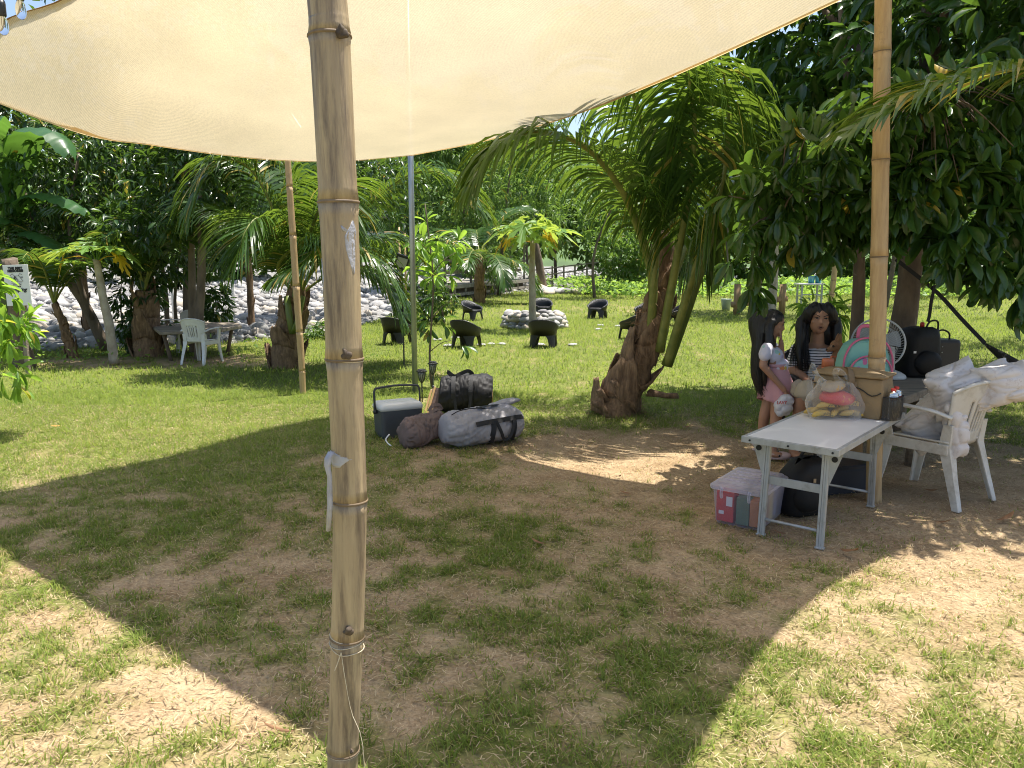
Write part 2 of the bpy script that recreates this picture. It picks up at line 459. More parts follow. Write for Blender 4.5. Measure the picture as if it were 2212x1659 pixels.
def gden(x, y):
    """how much of the ground the grass covers, 0..1"""
    n = fbm(x * 0.9, y * 0.9, 3, 4); n2 = fbm(x * 5.5, y * 5.5, 9, 4)
    v = 0.42 * n + 0.58 * n2
    off = -0.03 + 0.26 * sstep(6.6, 8.6, y)
    off = off + 0.20 * sstep(-0.8, -2.2, x) * sstep(4.4, 6.0, y) + 0.04 * sstep(-0.5, -2.0, x)
    off = off + 0.07 * np.exp(-(((x - 0.5) / 1.2) ** 2 + ((y - 2.6) / 1.0) ** 2))
    off = off - 0.26 * np.exp(-(((x - 1.15) / 1.0) ** 2 + ((y - 6.3) / 0.95) ** 2) ** 2)
    off = off - 0.30 * np.exp(-(((x - 2.9) / 1.35) ** 2 + ((y - 5.0) / 1.1) ** 2) ** 2)
    off = off - 0.17 * np.exp(-(((x - 2.6) / 1.3) ** 2 + ((y - 3.7) / 0.7) ** 2))
    off = off - 0.08 * np.exp(-(((x + 2.2) / 1.0) ** 2 + ((y - 3.6) / 0.7) ** 2))
    off = off - 0.60 * np.exp(-(((x + 5.6) / 3.2) ** 2 + ((y - 12.2) / 1.0) ** 2) ** 2)
    off = off - 0.30 * sstep(-0.6, 0.8, y - river_y(x) + 1.2) * (x < 0)
    off = off - 0.13 * np.exp(-(((x - 4.0) / 2.2) ** 2 + ((y - 26) / 2.0) ** 2))
    return sstep(0.30, 0.70, v + off)

def graded(lo, hi, fine_lo, fine_hi, step, growth):
    a = list(np.arange(fine_lo, fine_hi + 1e-6, step))
    s = step
    while a[-1] < hi: s *= growth; a.append(min(hi, a[-1] + s))
    s = step
    while a[0] > lo: s *= growth; a.insert(0, max(lo, a[0] - s))
    return np.array(a)
gx = graded(-400, 400, -5.0, 5.0, 0.05, 1.09)
gy = graded(-30, 600, 2.0, 9.5, 0.05, 1.07)
GX, GY = np.meshgrid(gx, gy)
den = gden(GX, GY)
rel = (fbm(GX * 7, GY * 7, 41, 3) - 0.5) * 0.016 * (1 - sstep(14, 25, GY)) - 0.006
past = sstep(0.0, 1.2, GY - river_y(GX))
GZ = rel - 0.9 * past
nxg, nyg = len(gx), len(gy)
idx = np.arange(nxg * nyg).reshape(nyg, nxg)
GF = np.stack([idx[:-1, :-1].ravel(), idx[:-1, 1:].ravel(), idx[1:, 1:].ravel(), idx[1:, :-1].ravel()], 1)
ground_me = fast_mesh('ground', np.stack([GX.ravel(), GY.ravel(), GZ.ravel()], 1), GF, den.ravel())

m, nt, out = newmat('lawn and soil'); L = nt.links.new
tc = N(nt, 'ShaderNodeTexCoord'); at_ = N(nt, 'ShaderNodeAttribute', attribute_name='tint')
def noise_ramp(nt, tc, scale, c1, c2, lo=0.35, hi=0.65, detail=6):
    nz = N(nt, 'ShaderNodeTexNoise'); nz.inputs['Scale'].default_value = scale; nz.inputs['Detail'].default_value = detail; nz.inputs['Roughness'].default_value = 0.65
    nt.links.new(tc.outputs['Object'], nz.inputs['Vector'])
    cr = N(nt, 'ShaderNodeValToRGB'); cr.color_ramp.elements[0].position = lo; cr.color_ramp.elements[1].position = hi
    cr.color_ramp.elements[0].color = c4(c1); cr.color_ramp.elements[1].color = c4(c2)
    nt.links.new(nz.outputs['Fac'], cr.inputs['Fac']); return nz, cr
n1, soil = noise_ramp(nt, tc, 2.2, (0.29, 0.205, 0.12), (0.44, 0.335, 0.215))
n2, speck = noise_ramp(nt, tc, 70, (0.62, 0.58, 0.52), (1.12, 1.1, 1.06), 0.3, 0.6)
ml = N(nt, 'ShaderNodeMix', data_type='RGBA', blend_type='MULTIPLY'); ml.inputs[0].default_value = 1
L(soil.outputs[0], ml.inputs[6]); L(speck.outputs[0], ml.inputs[7])
n3, turf = noise_ramp(nt, tc, 26, (0.075, 0.09, 0.022), (0.19, 0.225, 0.06), 0.3, 0.7)
n4, tv = noise_ramp(nt, tc, 0.5, (0.85, 0.88, 0.8), (1.2, 1.1, 1.0), 0.35, 0.65)
mt = N(nt, 'ShaderNodeMix', data_type='RGBA', blend_type='MULTIPLY'); mt.inputs[0].default_value = 1
L(turf.outputs[0], mt.inputs[6]); L(tv.outputs[0], mt.inputs[7])
mg = N(nt, 'ShaderNodeMix', data_type='RGBA')
L(at_.outputs['Fac'], mg.inputs[0]); L(ml.outputs[2], mg.inputs[6]); L(mt.outputs[2], mg.inputs[7])
bs = N(nt, 'ShaderNodeBsdfPrincipled'); bs.inputs['Roughness'].default_value = 0.95; bs.inputs['Specular IOR Level'].default_value = 0.15
L(mg.outputs[2], bs.inputs['Base Color'])
n5 = N(nt, 'ShaderNodeTexNoise'); n5.inputs['Scale'].default_value = 35; n5.inputs['Detail'].default_value = 8; L(tc.outputs['Object'], n5.inputs['Vector'])
bp = N(nt, 'ShaderNodeBump'); bp.inputs['Strength'].default_value = 0.7; bp.inputs['Distance'].default_value = 0.03
L(n5.outputs['Fac'], bp.inputs['Height']); L(bp.outputs[0], bs.inputs['Normal']); L(bs.outputs[0], out.inputs['Surface'])
MAT['ground'] = m
ground = tag(link_mesh('ground', ground_me, m), 'patchy lawn and bare sandy soil of the camp ground', kind='structure')

# ---- grass blades
MAT['grass'] = leafmat('grass blade', (0.06, 0.095, 0.017), (0.215, 0.275, 0.058), (0.40, 0.50, 0.06), 0.38, 0.65, spec=.2, dry=(0.36, 0.285, 0.13), dry_at=0.93)
def frustum_pts(n, y0, y1, wid=0.74):
    # uniform over the wedge of ground in view
    y = np.sqrt(rng.random(n) * (y1 ** 2 - y0 ** 2) + y0 ** 2)
    x = (rng.random(n) * 2 - 1) * (y * wid + 0.3)
    return x, y
def blades(n, y0, y1, h0, h1, w, seg, bare=0.02, lay=0.9):
    x, y = frustum_pts(n, y0, y1)
    d = gden(x, y)
    # blades gather in tufts
    cl = 0.15 + 2.0 * sstep(.3, .8, vnoise(x * 14, y * 14, 77)) * (0.4 + 1.1 * vnoise(x * 37, y * 37, 78))
    keep = (rng.random(n) < (bare + (1 - bare) * d * cl)) & (y < river_y(x) + 0.15)
    x, y, d = x[keep], y[keep], d[keep]; k = len(x)
    h = (h0 + (h1 - h0) * rng.random(k) ** 1.5) * (0.55 + 0.6 * d)
    ang = rng.random(k) * 2 * np.pi; lean = lay * (0.35 + 0.9 * rng.random(k))
    dx, dy = np.cos(ang), np.sin(ang)
    px, py = -dy, dx
    W = w * (0.7 + 0.6 * rng.random(k))
    V = []
    for t, wf in (((0, 1), (0.55, 0.85), (1, 0.12)) if seg == 2 else ((0, 1), (1, 0.25))):
        r = lean * h * t ** 1.6; z = h * (t - 0.38 * lean * t * t) - 0.004
        cx = x + dx * r; cy = y + dy * r
        V.append(np.stack([cx - px * W * wf / 2, cy - py * W * wf / 2, z], 1)); V.append(np.stack([cx + px * W * wf / 2, cy + py * W * wf / 2, z], 1))
    V = np.stack(V, 1)                     # k, 2*(seg+1), 3
    nv = V.shape[1]
    base = (np.arange(k) * nv)[:, None]
    F = np.concatenate([base + np.array([2 * s, 2 * s + 1, 2 * s + 3, 2 * s + 2]) for s in range(seg)], 0)
    tint = np.clip(rng.random(k) * 0.75 + 0.25 * fbm(x * 0.8, y * 0.8, 5, 3) - 0.12 * (y < 7) * rng.random(k), 0, 0.92)
    dry = rng.random(k) < (0.10 + 0.22 * (1 - d)) * (1 - 0.85 * sstep(6.5, 10, y))
    tint = np.where(dry, 0.97, tint)
    return V.reshape(-1, 3), F, np.repeat(tint, nv)
def merge(parts):
    Vs, Fs, Ts = [], [], []; k = 0
    for V, F, T in parts:
        Vs.append(V); Fs.append(F + k); Ts.append(T); k += len(V)
    return np.concatenate(Vs), np.concatenate(Fs), np.concatenate(Ts)
gp = [blades(175000, 2.1, 5.0, 0.018, 0.065, 0.0042, 2, lay=1.1),
      blades(210000, 5.0, 9.5, 0.022, 0.075, 0.006, 1, lay=1.0),
      blades(190000, 9.5, 22.0, 0.03, 0.10, 0.013, 1),
      blades(100000, 22.0, 46.0, 0.04, 0.13, 0.03, 1)]
V_, F_, T_ = merge(gp)
tag(link_mesh('grass', fast_mesh('grass', V_, F_, T_), MAT['grass']), 'short patchy lawn grass', 'grass', kind='stuff')
# ---- dry clippings lying on the soil
n = 150000
x, y = frustum_pts(n, 2.1, 8.5)
k_ = (rng.random(n) < 0.25 + 0.75 * fbm(x * 2.4, y * 2.4, 23, 3)); x, y = x[k_], y[k_]; k = len(x)
a = rng.random(k) * 2 * np.pi; ln = 0.008 + 0.04 * rng.random(k) ** 1.6; w = 0.0016
dx, dy = np.cos(a), np.sin(a); z0 = 0.004 + 0.012 * rng.random(k); z1 = 0.003 + 0.014 * rng.random(k)
V_ = np.stack([np.stack([x - dy * w, y + dx * w, z0], 1), np.stack([x + dy * w, y - dx * w, z0], 1),
               np.stack([x + dx * ln + dy * w, y + dy * ln - dx * w, z1], 1), np.stack([x + dx * ln - dy * w, y + dy * ln + dx * w, z1], 1)], 1).reshape(-1, 3)
F_ = (np.arange(k) * 4)[:, None] + np.arange(4)
MAT['straw'] = leafmat('dry clippings', (0.22, 0.15, 0.075), (0.52, 0.41, 0.24), (0.5, 0.4, 0.2), 0.15, 0.7, dry=(0.14, 0.085, 0.05))
tag(link_mesh('straw', fast_mesh('straw', V_, F_, np.repeat(rng.random(k), 4)), MAT['straw']), 'dry grass clippings strewn over the soil', 'straw', kind='stuff')

# ---- river bed beyond the camp, a bank of bleached stones
bx = graded(-120, 120, -16, 10, 0.4, 1.12); by = np.concatenate([np.linspace(0, 14, 40), np.linspace(15, 60, 30), np.linspace(65, 300, 12)])
BX, BD = np.meshgrid(bx, by)
BY = river_y(BX) + BD
BZ = bed_z(BX, BY) + (fbm(BX * 0.6, BY * 0.6, 51, 3) - 0.5) * 0.16 * sstep(0.5, 4, BD)
BZ[0] = -0.05
idx = np.arange(BX.size).reshape(BX.shape)
BF = np.stack([idx[:-1, :-1].ravel(), idx[:-1, 1:].ravel(), idx[1:, 1:].ravel(), idx[1:, :-1].ravel()], 1)
m, nt, out = newmat('river gravel'); L = nt.links.new
tc = N(nt, 'ShaderNodeTexCoord')
vo = N(nt, 'ShaderNodeTexVoronoi'); vo.inputs['Scale'].default_value = 7; L(tc.outputs['Object'], vo.inputs['Vector'])
cr = N(nt, 'ShaderNodeValToRGB'); e = cr.color_ramp.elements; e[0].color = c4((0.19, 0.185, 0.175)); e[1].color = c4((0.36, 0.35, 0.335)); L(vo.outputs['Color'], cr.inputs['Fac'])
cr2 = N(nt, 'ShaderNodeValToRGB'); e = cr2.color_ramp.elements; e[0].position = 0.25; e[0].color = c4((1, 1, 1)); e[1].position = 0.75; e[1].color = c4((0.62, 0.6, 0.57)); L(vo.outputs['Distance'], cr2.inputs['Fac'])
mx = N(nt, 'ShaderNodeMix', data_type='RGBA', blend_type='MULTIPLY'); mx.inputs[0].default_value = 1; L(cr.outputs[0], mx.inputs[6]); L(cr2.outputs[0], mx.inputs[7])
bs = N(nt, 'ShaderNodeBsdfPrincipled'); bs.inputs['Roughness'].default_value = 0.9; L(mx.outputs[2], bs.inputs['Base Color'])
bp = N(nt, 'ShaderNodeBump', invert=True); bp.inputs['Strength'].default_value = 1; bp.inputs['Distance'].default_value = 0.08; L(vo.outputs['Distance'], bp.inputs['Height']); L(bp.outputs[0], bs.inputs['Normal'])
L(bs.outputs[0], out.inputs['Surface']); MAT['gravel'] = m
river_bed = tag(link_mesh('river_bed', fast_mesh('river_bed', np.stack([BX.ravel(), BY.ravel(), BZ.ravel()], 1), BF), m), 'dry river bed of bleached stones behind the grove', kind='structure')

def stone_mesh(seed, sub=2):
    bm = bmesh.new(); bmesh.ops.create_icosphere(bm, subdivisions=sub, radius=1.0)
    r = random.Random(seed); ax = Vector((r.uniform(-9, 9), r.uniform(-9, 9), r.uniform(-9, 9)))
    for v in bm.verts:
        n = mnoise.noise(v.co * 0.9 + ax) * 0.35 + mnoise.noise(v.co * 2.2 + ax) * 0.10
        v.co *= 1 + n
    me = bpy.data.meshes.new('stone'); bm.to_mesh(me); bm.free()
    me.polygons.foreach_set('use_smooth', [True] * len(me.polygons))
    return me
STONES = []
for i, mm in enumerate(['stone', 'stone_pale', 'stone_warm', 'stone_dark', 'stone_pale', 'stone', 'stone_warm', 'stone_pale']):
    me = stone_mesh(i + 3); me.materials.append(MAT[mm]); STONES.append(me)
def put_stone(parent, p, s, name='stone'):
    o = bpy.data.objects.new(name, random.choice(STONES)); COL.objects.link(o); o.parent = parent
    o.location = Vector(p) - (rootloc(parent) if parent else Vector((0, 0, 0)))
    o.scale = s; o.rotation_euler = (random.uniform(-.3, .3), random.uniform(-.3, .3), random.uniform(0, 6.28))
    return o
r = random.Random(5)
for i in range(300):                       # boulders large enough to pick out, seen between the trunks
    ox = r.uniform(60, 860); oy = r.uniform(628, 742)
    d = 0
    p = gnd(ox, oy)
    yy = p.y
    for _ in range(4):
        zz = float(bed_z(np.array(p.x), np.array(p.y))); p = gnd(ox, oy, zz)
    if p.y < river_y(p.x) + 0.15 or p.y > 38: continue
    s = r.uniform(0.07, 0.2) * (0.6 + p.y / 40)
    put_stone(river_bed, (p.x, p.y, zz + s * 0.15), (s * r.uniform(.9, 1.4), s * r.uniform(.8, 1.1), s * r.uniform(.65, .9)))
# the rest of the stones as one mass
ico = stone_mesh(99, 1); iv = np.array([v.co for v in ico.vertices]); itf = np.array([p.vertices[:] for p in ico.polygons])
n = 7000
x = rng.uniform(-24, 14, n); d = rng.random(n) ** 1.6 * 34 + 0.1; y = river_y(x) + d
s = (0.04 + 0.10 * rng.random(n) ** 2.5) * (0.8 + d / 25)
rot = rng.random(n) * 6.283; c, sn = np.cos(rot), np.sin(rot)
P = iv[None] * np.stack([s * 1.2, s, s * 0.8], 1)[:, None, :]
PX = P[..., 0] * c[:, None] - P[..., 1] * sn[:, None]; PY = P[..., 0] * sn[:, None] + P[..., 1] * c[:, None]
z = bed_z(x, y) + s * 0.2
V_ = np.stack([PX + x[:, None], PY + y[:, None], P[..., 2] + z[:, None]], 2).reshape(-1, 3)
F_ = ((np.arange(n) * len(iv))[:, None, None] + itf[None]).reshape(-1, 3)
m, nt, out = newmat('small stones'); L = nt.links.new
a_ = N(nt, 'ShaderNodeAttribute', attribute_name='tint'); cr = N(nt, 'ShaderNodeValToRGB'); e = cr.color_ramp.elements
e[0].color = c4((0.12, 0.118, 0.115)); e[1].color = c4((0.42, 0.41, 0.395)); x_ = e.new(0.35); x_.color = c4((0.28, 0.265, 0.245)); L(a_.outputs['Fac'], cr.inputs['Fac'])
bs = N(nt, 'ShaderNodeBsdfPrincipled'); bs.inputs['Roughness'].default_value = 0.88; L(cr.outputs[0], bs.inputs['Base Color']); L(bs.outputs[0], out.inputs['Surface'])
o = link_mesh('small_stones', fast_mesh('small_stones', V_, F_, np.repeat(rng.random(n), len(iv))), m, river_bed); o["kind"] = "stuff"

# ---- far wooded rise behind the river
hx = np.linspace(-260, 260, 60); hy = np.linspace(78, 260, 20)
HX, HY = np.meshgrid(hx, hy)
HZ = -2 + 16 * sstep(78, 150, HY) + 30 * sstep(120, 260, HY) * fbm(HX * 0.02, HY * 0.02, 61, 3)
idx = np.arange(HX.size).reshape(HX.shape)
HF = np.stack([idx[:-1, :-1].ravel(), idx[:-1, 1:].ravel(), idx[1:, 1:].ravel(), idx[1:, :-1].ravel()], 1)
tag(link_mesh('hill', fast_mesh('hill', np.stack([HX.ravel(), HY.ravel(), HZ.ravel()], 1), HF),
    M('wooded hill', (0.10, 0.17, 0.045), (0.05, 0.09, 0.025), rough=0.9, scale=0.25, bump=1.0, bscale=0.6)), 'green wooded rise beyond the river', kind='structure')

# ================================================================== VEGETATION
def leaf_template(stations, fold=0.25, curl=0.25, shape='ovate'):
    v = []; 
    for t in stations:
        if shape == 'obovate': w = (t ** 0.85) * ((1 - t) ** 0.5) * 1.75
        elif shape == 'lance': w = (t ** 0.6) * ((1 - t) ** 0.8) * 1.85
        else: w = (t ** 0.7) * ((1 - t) ** 0.65) * 1.85
        w = max(w, 0.03) * 0.5
        z = -curl * t * t
        v += [(t, -w, z + fold * w), (t, 0, z), (t, w, z + fold * w)]
    f = []
    for i in range(len(stations) - 1):
        a = 3 * i
        f += [(a, a + 1, a + 4, a + 3), (a + 1, a + 2, a + 5, a + 4)]
    return np.array(v), np.array(f)
T_FULL = leaf_template([0, 0.22, 0.48, 0.72, 0.9, 1.0], 0.35, 0.28, 'obovate')
T_FULL_B = leaf_template([0, 0.22, 0.48, 0.72, 0.9, 1.0], 0.15, 0.05, 'obovate')
T_MID = leaf_template([0, 0.35, 0.7, 1.0], 0.3, 0.25, 'ovate')
T_LANCE = leaf_template([0, 0.3, 0.65, 1.0], 0.3, 0.35, 'lance')
T_LOW = (np.array([(0, 0, 0), (0.5, -0.5, 0.05), (1.0, 0, -0.12), (0.5, 0.5, 0.05)]), np.array([(0, 1, 2, 3)]))
def nrmz(a): return a / np.maximum(np.linalg.norm(a, axis=-1, keepdims=True), 1e-9)
def leaf_frames(d, up):
    d = nrmz(d); s = nrmz(np.cross(d, up)); n = np.cross(s, d); return d, s, n
def leaf_batch(T, pos, d, up, Ln, Wd, tint):
    tv, tf = T; d, s, n = leaf_frames(d, up)
    V = pos[:, None] + tv[None, :, 0, None] * (Ln[:, None] * d)[:, None] + tv[None, :, 1, None] * (Wd[:, None] * s)[:, None] + tv[None, :, 2, None] * (Ln[:, None] * n)[:, None]
    k = len(tv); F = ((np.arange(len(pos)) * k)[:, None, None] + tf[None]).reshape(-1, 4)
    return V.reshape(-1, 3), F, np.repeat(tint, k)
def rand_dirs(n, g):
    v = g.normal(size=(n, 3)); return nrmz(v)
def in_lobes(lobes, n, g, shell=0.55):
    """points in a union of ellipsoids, thicker towards their skins; returns the points and outward directions"""
    vol = np.array([r[0] * r[1] * r[2] for c, r in lobes]); pick = g.choice(len(lobes), n, p=vol ** 0.75 / (vol ** 0.75).sum())
    C = np.array([c for c, r in lobes])[pick]; R = np.array([r for c, r in lobes])[pick]
    u = rand_dirs(n, g); rad = (shell + (1 - shell) * g.random(n)) ** 0.7 * (0.9 + 0.25 * g.random(n))
    return C + u * R * rad[:, None], nrmz(u / R)
def cluster_leaves(P, O, g, per, L0, L1, wr, droop, T, spread=0.9, stem=0.05):
    n = len(P); idx = np.repeat(np.arange(n), per); k = len(idx)
    ang = g.random(k) * 6.283 + np.tile(np.arange(per) * 2.4, n)
    a, s, b = leaf_frames(O[idx] + np.array([0, 0, -0.15]), np.tile(np.array([0.01, 0.02, 1.0]), (k, 1)))
    d = a * (0.35 + 0.5 * g.random(k))[:, None] + (s * np.cos(ang)[:, None] + b * np.sin(ang)[:, None]) * spread
    d[:, 2] -= droop * (0.4 + g.random(k))
    d = nrmz(d)
    pos = P[idx] + a * (-stem * g.random(k))[:, None] + d * 0.02
    Ln = L0 + (L1 - L0) * g.random(k); W = Ln * wr * (0.85 + 0.3 * g.random(k))
    up = np.tile(np.array([0.0, 0.0, 1.0]), (k, 1)) + 0.5 * g.normal(size=(k, 3)) * np.array([1, 1, 0.3])
    return pos, d, up, Ln, W
def limb(mb, pts, r0, r1, n=8, m=10):
    P = crom(pts, m); mb.tube(P, [r0 + (r1 - r0) * (i / (m - 1)) for i in range(m)], n)
    return P

def crown_part(name, parent, lobes, ncl, per, L0, L1, wr, T, mat, seed, droop=0.5, shell=0.45, tint=(0, 0.93), dry=0.02, kind='stuff'):
    g = np.random.default_rng(seed)
    P, O = in_lobes(lobes, ncl, g, shell)
    pos, d, up, Ln, W = cluster_leaves(P, O, g, per, L0, L1, wr, droop, T)
    cl = np.repeat(g.random(ncl), per)
    ti = tint[0] + (tint[1] - tint[0]) * (0.55 * g.random(len(pos)) + 0.45 * cl)
    ti = np.where(g.random(len(pos)) < dry, 0.99, ti)
    V, F, t = leaf_batch(T, pos, d, up, Ln, W, ti)
    V = V - np.array(rootloc(parent))
    o = link_mesh(name, fast_mesh(name, V, F, t), mat, parent)
    if kind: o["kind"] = kind
    return o, P

# ---------------- palms
def frond(parent, ctrl, Lmax=0.75, n=80, droop=0.8, wid=0.034, seed=0, r0=0.022, bare=0.2, mat=None, side_only=None, up_v=0.25, thetas=(15, 65), tint=(0.1, 0.9), hang=None, dry=0.03):
    g = np.random.default_rng(seed)
    pts = crom(ctrl, 48)
    P = np.array([tuple(p) for p in pts])
    mb = MB(); mb.tube(pts, [r0 * (1 - 0.86 * i / 47) for i in range(48)], 6, flat=0.7)
    fr = mb.build('frond', MAT['rachis'], parent, smooth=True)
    seg = np.linalg.norm(np.diff(P, axis=0), axis=1); s = np.concatenate([[0], np.cumsum(seg)]); s /= s[-1]
    Tn = nrmz(np.gradient(P, axis=0))
    q = np.repeat(np.linspace(bare, 0.995, n), 2) + g.normal(size=2 * n) * 0.003
    sgn = np.tile([1.0, -1.0], n)
    if side_only is not None: k = sgn == side_only; q, sgn = q[k], sgn[k]
    k = len(q)
    base = np.stack([np.interp(q, s, P[:, i]) for i in range(3)], 1); T = nrmz(np.stack([np.interp(q, s, Tn[:, i]) for i in range(3)], 1))
    up = np.tile(np.array([0, 0, 1.0]), (k, 1)); S = nrmz(np.cross(T, up)); U = np.cross(S, T)
    w = (q - bare) / (1 - bare)
    th = np.radians(thetas[0] + (thetas[1] - thetas[0]) * w) + g.normal(size=k) * 0.05
    d = S * (sgn * np.cos(th))[:, None] + T * np.sin(th)[:, None] + U * (up_v + 0.08 * g.normal(size=k))[:, None]
    d = nrmz(d)
    ln = Lmax * np.clip(0.5 + 0.9 * w - 0.2 * w ** 2 - 0.85 * w ** 5, 0.2, 1.0) * (0.86 + 0.2 * g.random(k))
    ns = 5
    dr = droop * (0.75 + 0.5 * g.random(k))
    cur = base.copy(); rows = []
    for i in range(ns + 1):
        t = i / ns
        dd = d + np.array([0, 0, -1.0]) * (dr * (0.15 + 1.9 * t * t))[:, None]; dd = nrmz(dd)
        wv = T - dd * (T * dd).sum(1, keepdims=True); wv = nrmz(wv + 0.15 * g.normal(size=(k, 1)) * S)
        hw = wid * 0.5 * [0.5, 0.95, 1.0, 0.85, 0.55, 0.08][i] * (0.85 + 0.3 * g.random(k))
        rows.append(cur - wv * hw[:, None]); rows.append(cur + wv * hw[:, None])
        cur = cur + dd * (ln / ns)[:, None]
    V = np.stack(rows, 1); nv = V.shape[1]
    b = (np.arange(k) * nv)[:, None]
    F = np.concatenate([b + np.array([2 * j, 2 * j + 1, 2 * j + 3, 2 * j + 2]) for j in range(ns)], 0)
    ti = tint[0] + (tint[1] - tint[0]) * (0.5 * g.random(k) + 0.5 * w)
    tv = np.repeat(ti, nv).reshape(k, nv)
    tv = np.where(g.random((k, 1)) < dry, 0.98, tv)
    tipdry = g.random(k) < 0.25
    tv[tipdry, -2:] = 0.98
    V = V.reshape(-1, 3) - np.array(rootloc(parent))
    o = link_mesh('leaflets', fast_mesh('leaflets', V, F, tv.ravel(), smooth=False), mat or MAT['frond'], fr); o["kind"] = "stuff"
    return fr
def frond_dir(parent, base, az, elev, length, bend, **kw):
    """a frond that leaves the crown at an azimuth and elevation and arches over by `bend`"""
    b = Vector(base); h = Vector((math.cos(az), math.sin(az), 0)); pts = [b]; e = elev; n = 6
    p = b.copy()
    for i in range(n):
        d = h * math.cos(e) + Vector((0, 0, math.sin(e)))
        p = p + d * (length / n); pts.append(p.copy()); e -= bend / n * (0.5 + 1.0 * i / (n - 1))
    return frond(parent, pts, **kw)
def palm_trunk(parent, ctrl, radii, seed, sheaths=10, fibre=140):
    g = random.Random(seed)
    P = crom(ctrl, 26); mb = MB()
    R = [radii[0] + 0] * 26
    rr = [np.interp(i / 25, np.linspace(0, 1, len(radii)), radii) for i in range(26)]
    rr = [r * (1 + 0.05 * math.sin(i * 1.9)) for i, r in enumerate(rr)]
    mb.tube(P, rr, 16); mb.jitter(radii[0] * 0.13, 9, seed)
    mb.build('trunk', MAT['palm_bark'], parent, smooth=True)
    for i in range(sheaths):                       # clasping old leaf bases
        t = 0.06 + 0.88 * i / max(1, sheaths - 1)
        k = int(t * 24); c = P[k]; ax = (P[k + 1] - P[k]).normalized()
        a0 = i * 2.4 + g.uniform(-.3, .3); r = rr[k]
        s, d, u = frame_from(ax, Vector((0.1, 1, 0)))
        H = g.uniform(0.5, 0.85) * min(0.55, 2.4 * r + 0.1)
        sp = g.uniform(0.9, 1.4)
        def fn(a, b, c=c, r=r, s=s, u=u, d=d, a0=a0, sp=sp, H=H):
            an = a0 + (a - 0.5) * 2 * sp * (1 - 0.72 * b)
            rad = r * (1.03 + 0.10 * math.sin(b * 2.4) + 0.20 * b * b)
            return c + (s * math.cos(an) + u * math.sin(an)) * rad + d * (b * H + 0.06 * math.sin(a * 9 + a0) * (0.3 + b) * H - 0.3 * abs(a - 0.5) * H)
        q = MB(); q.grid(fn, 8, 6); q.jitter(0.018, 14, i + seed)
        q.build('leaf_sheath', MAT['palm_bark'], parent, smooth=True, solid=0.012)
    q = MB()
    for i in range(fibre):                         # loose fibres
        k = g.randrange(0, 20); c = P[k]; an = g.uniform(0, 6.28); r = rr[k]
        a = c + Vector((math.cos(an), math.sin(an), 0)) * r * 1.0 + Vector((0, 0, g.uniform(-.05, .05)))
        d = Vector((math.cos(an), math.sin(an), g.uniform(-.6, .8))) * g.uniform(.03, .12)
        t = Vector((-math.sin(an), math.cos(an), 0)) * g.uniform(-.12, .12)
        q.tube([a, a + d * 0.6 + t * .5, a + d + t + Vector((0, 0, -0.04))], [0.003, 0.0025, 0.0008], 3, cap=False)
    o = q.build('fibre', MAT['palm_fibre'], parent, fix=False); o["kind"] = "stuff"
    return P

# --- the near coconut palm, leaning, in the middle of the lawn
b0 = gnd(1345, 893); PY0 = b0.y
palm = thing('coconut_palm', 'leaning young coconut palm with shaggy brown trunk in the middle lawn', 'palm', b0)
TP = palm_trunk(palm, [at(1322, 905, PY0 - .05), at(1345, 850, PY0), at(1385, 770, PY0), at(1412, 690, PY0), at(1430, 600, PY0), at(1438, 500, PY0)], [0.25, 0.205, 0.165, 0.14, 0.11, 0.07], 4, sheaths=15, fibre=420)
for i, (x0, y0, dx, dz) in enumerate([(1300, 880, -.16, .02), (1318, 905, -.1, -.02), (1352, 912, .05, -.05), (1340, 850, -.16, .1), (1440, 855, .2, -.02), (1302, 860, -.1, .06)]):
    q = MB(); a = at(x0, y0, PY0 - 0.16)
    q.tube([a + Vector((-dx * .8, .08, -dz)), a, a + Vector((dx * .5, -.05, dz + .03))], [.085, .07, .05], 9, flat=.5); q.jitter(.03, 12, i); q.build('frond_stub', MAT['palm_bark'], palm, smooth=True)
def apts(lst): return [at(x, y, Y) for x, y, Y in lst]
Y = PY0
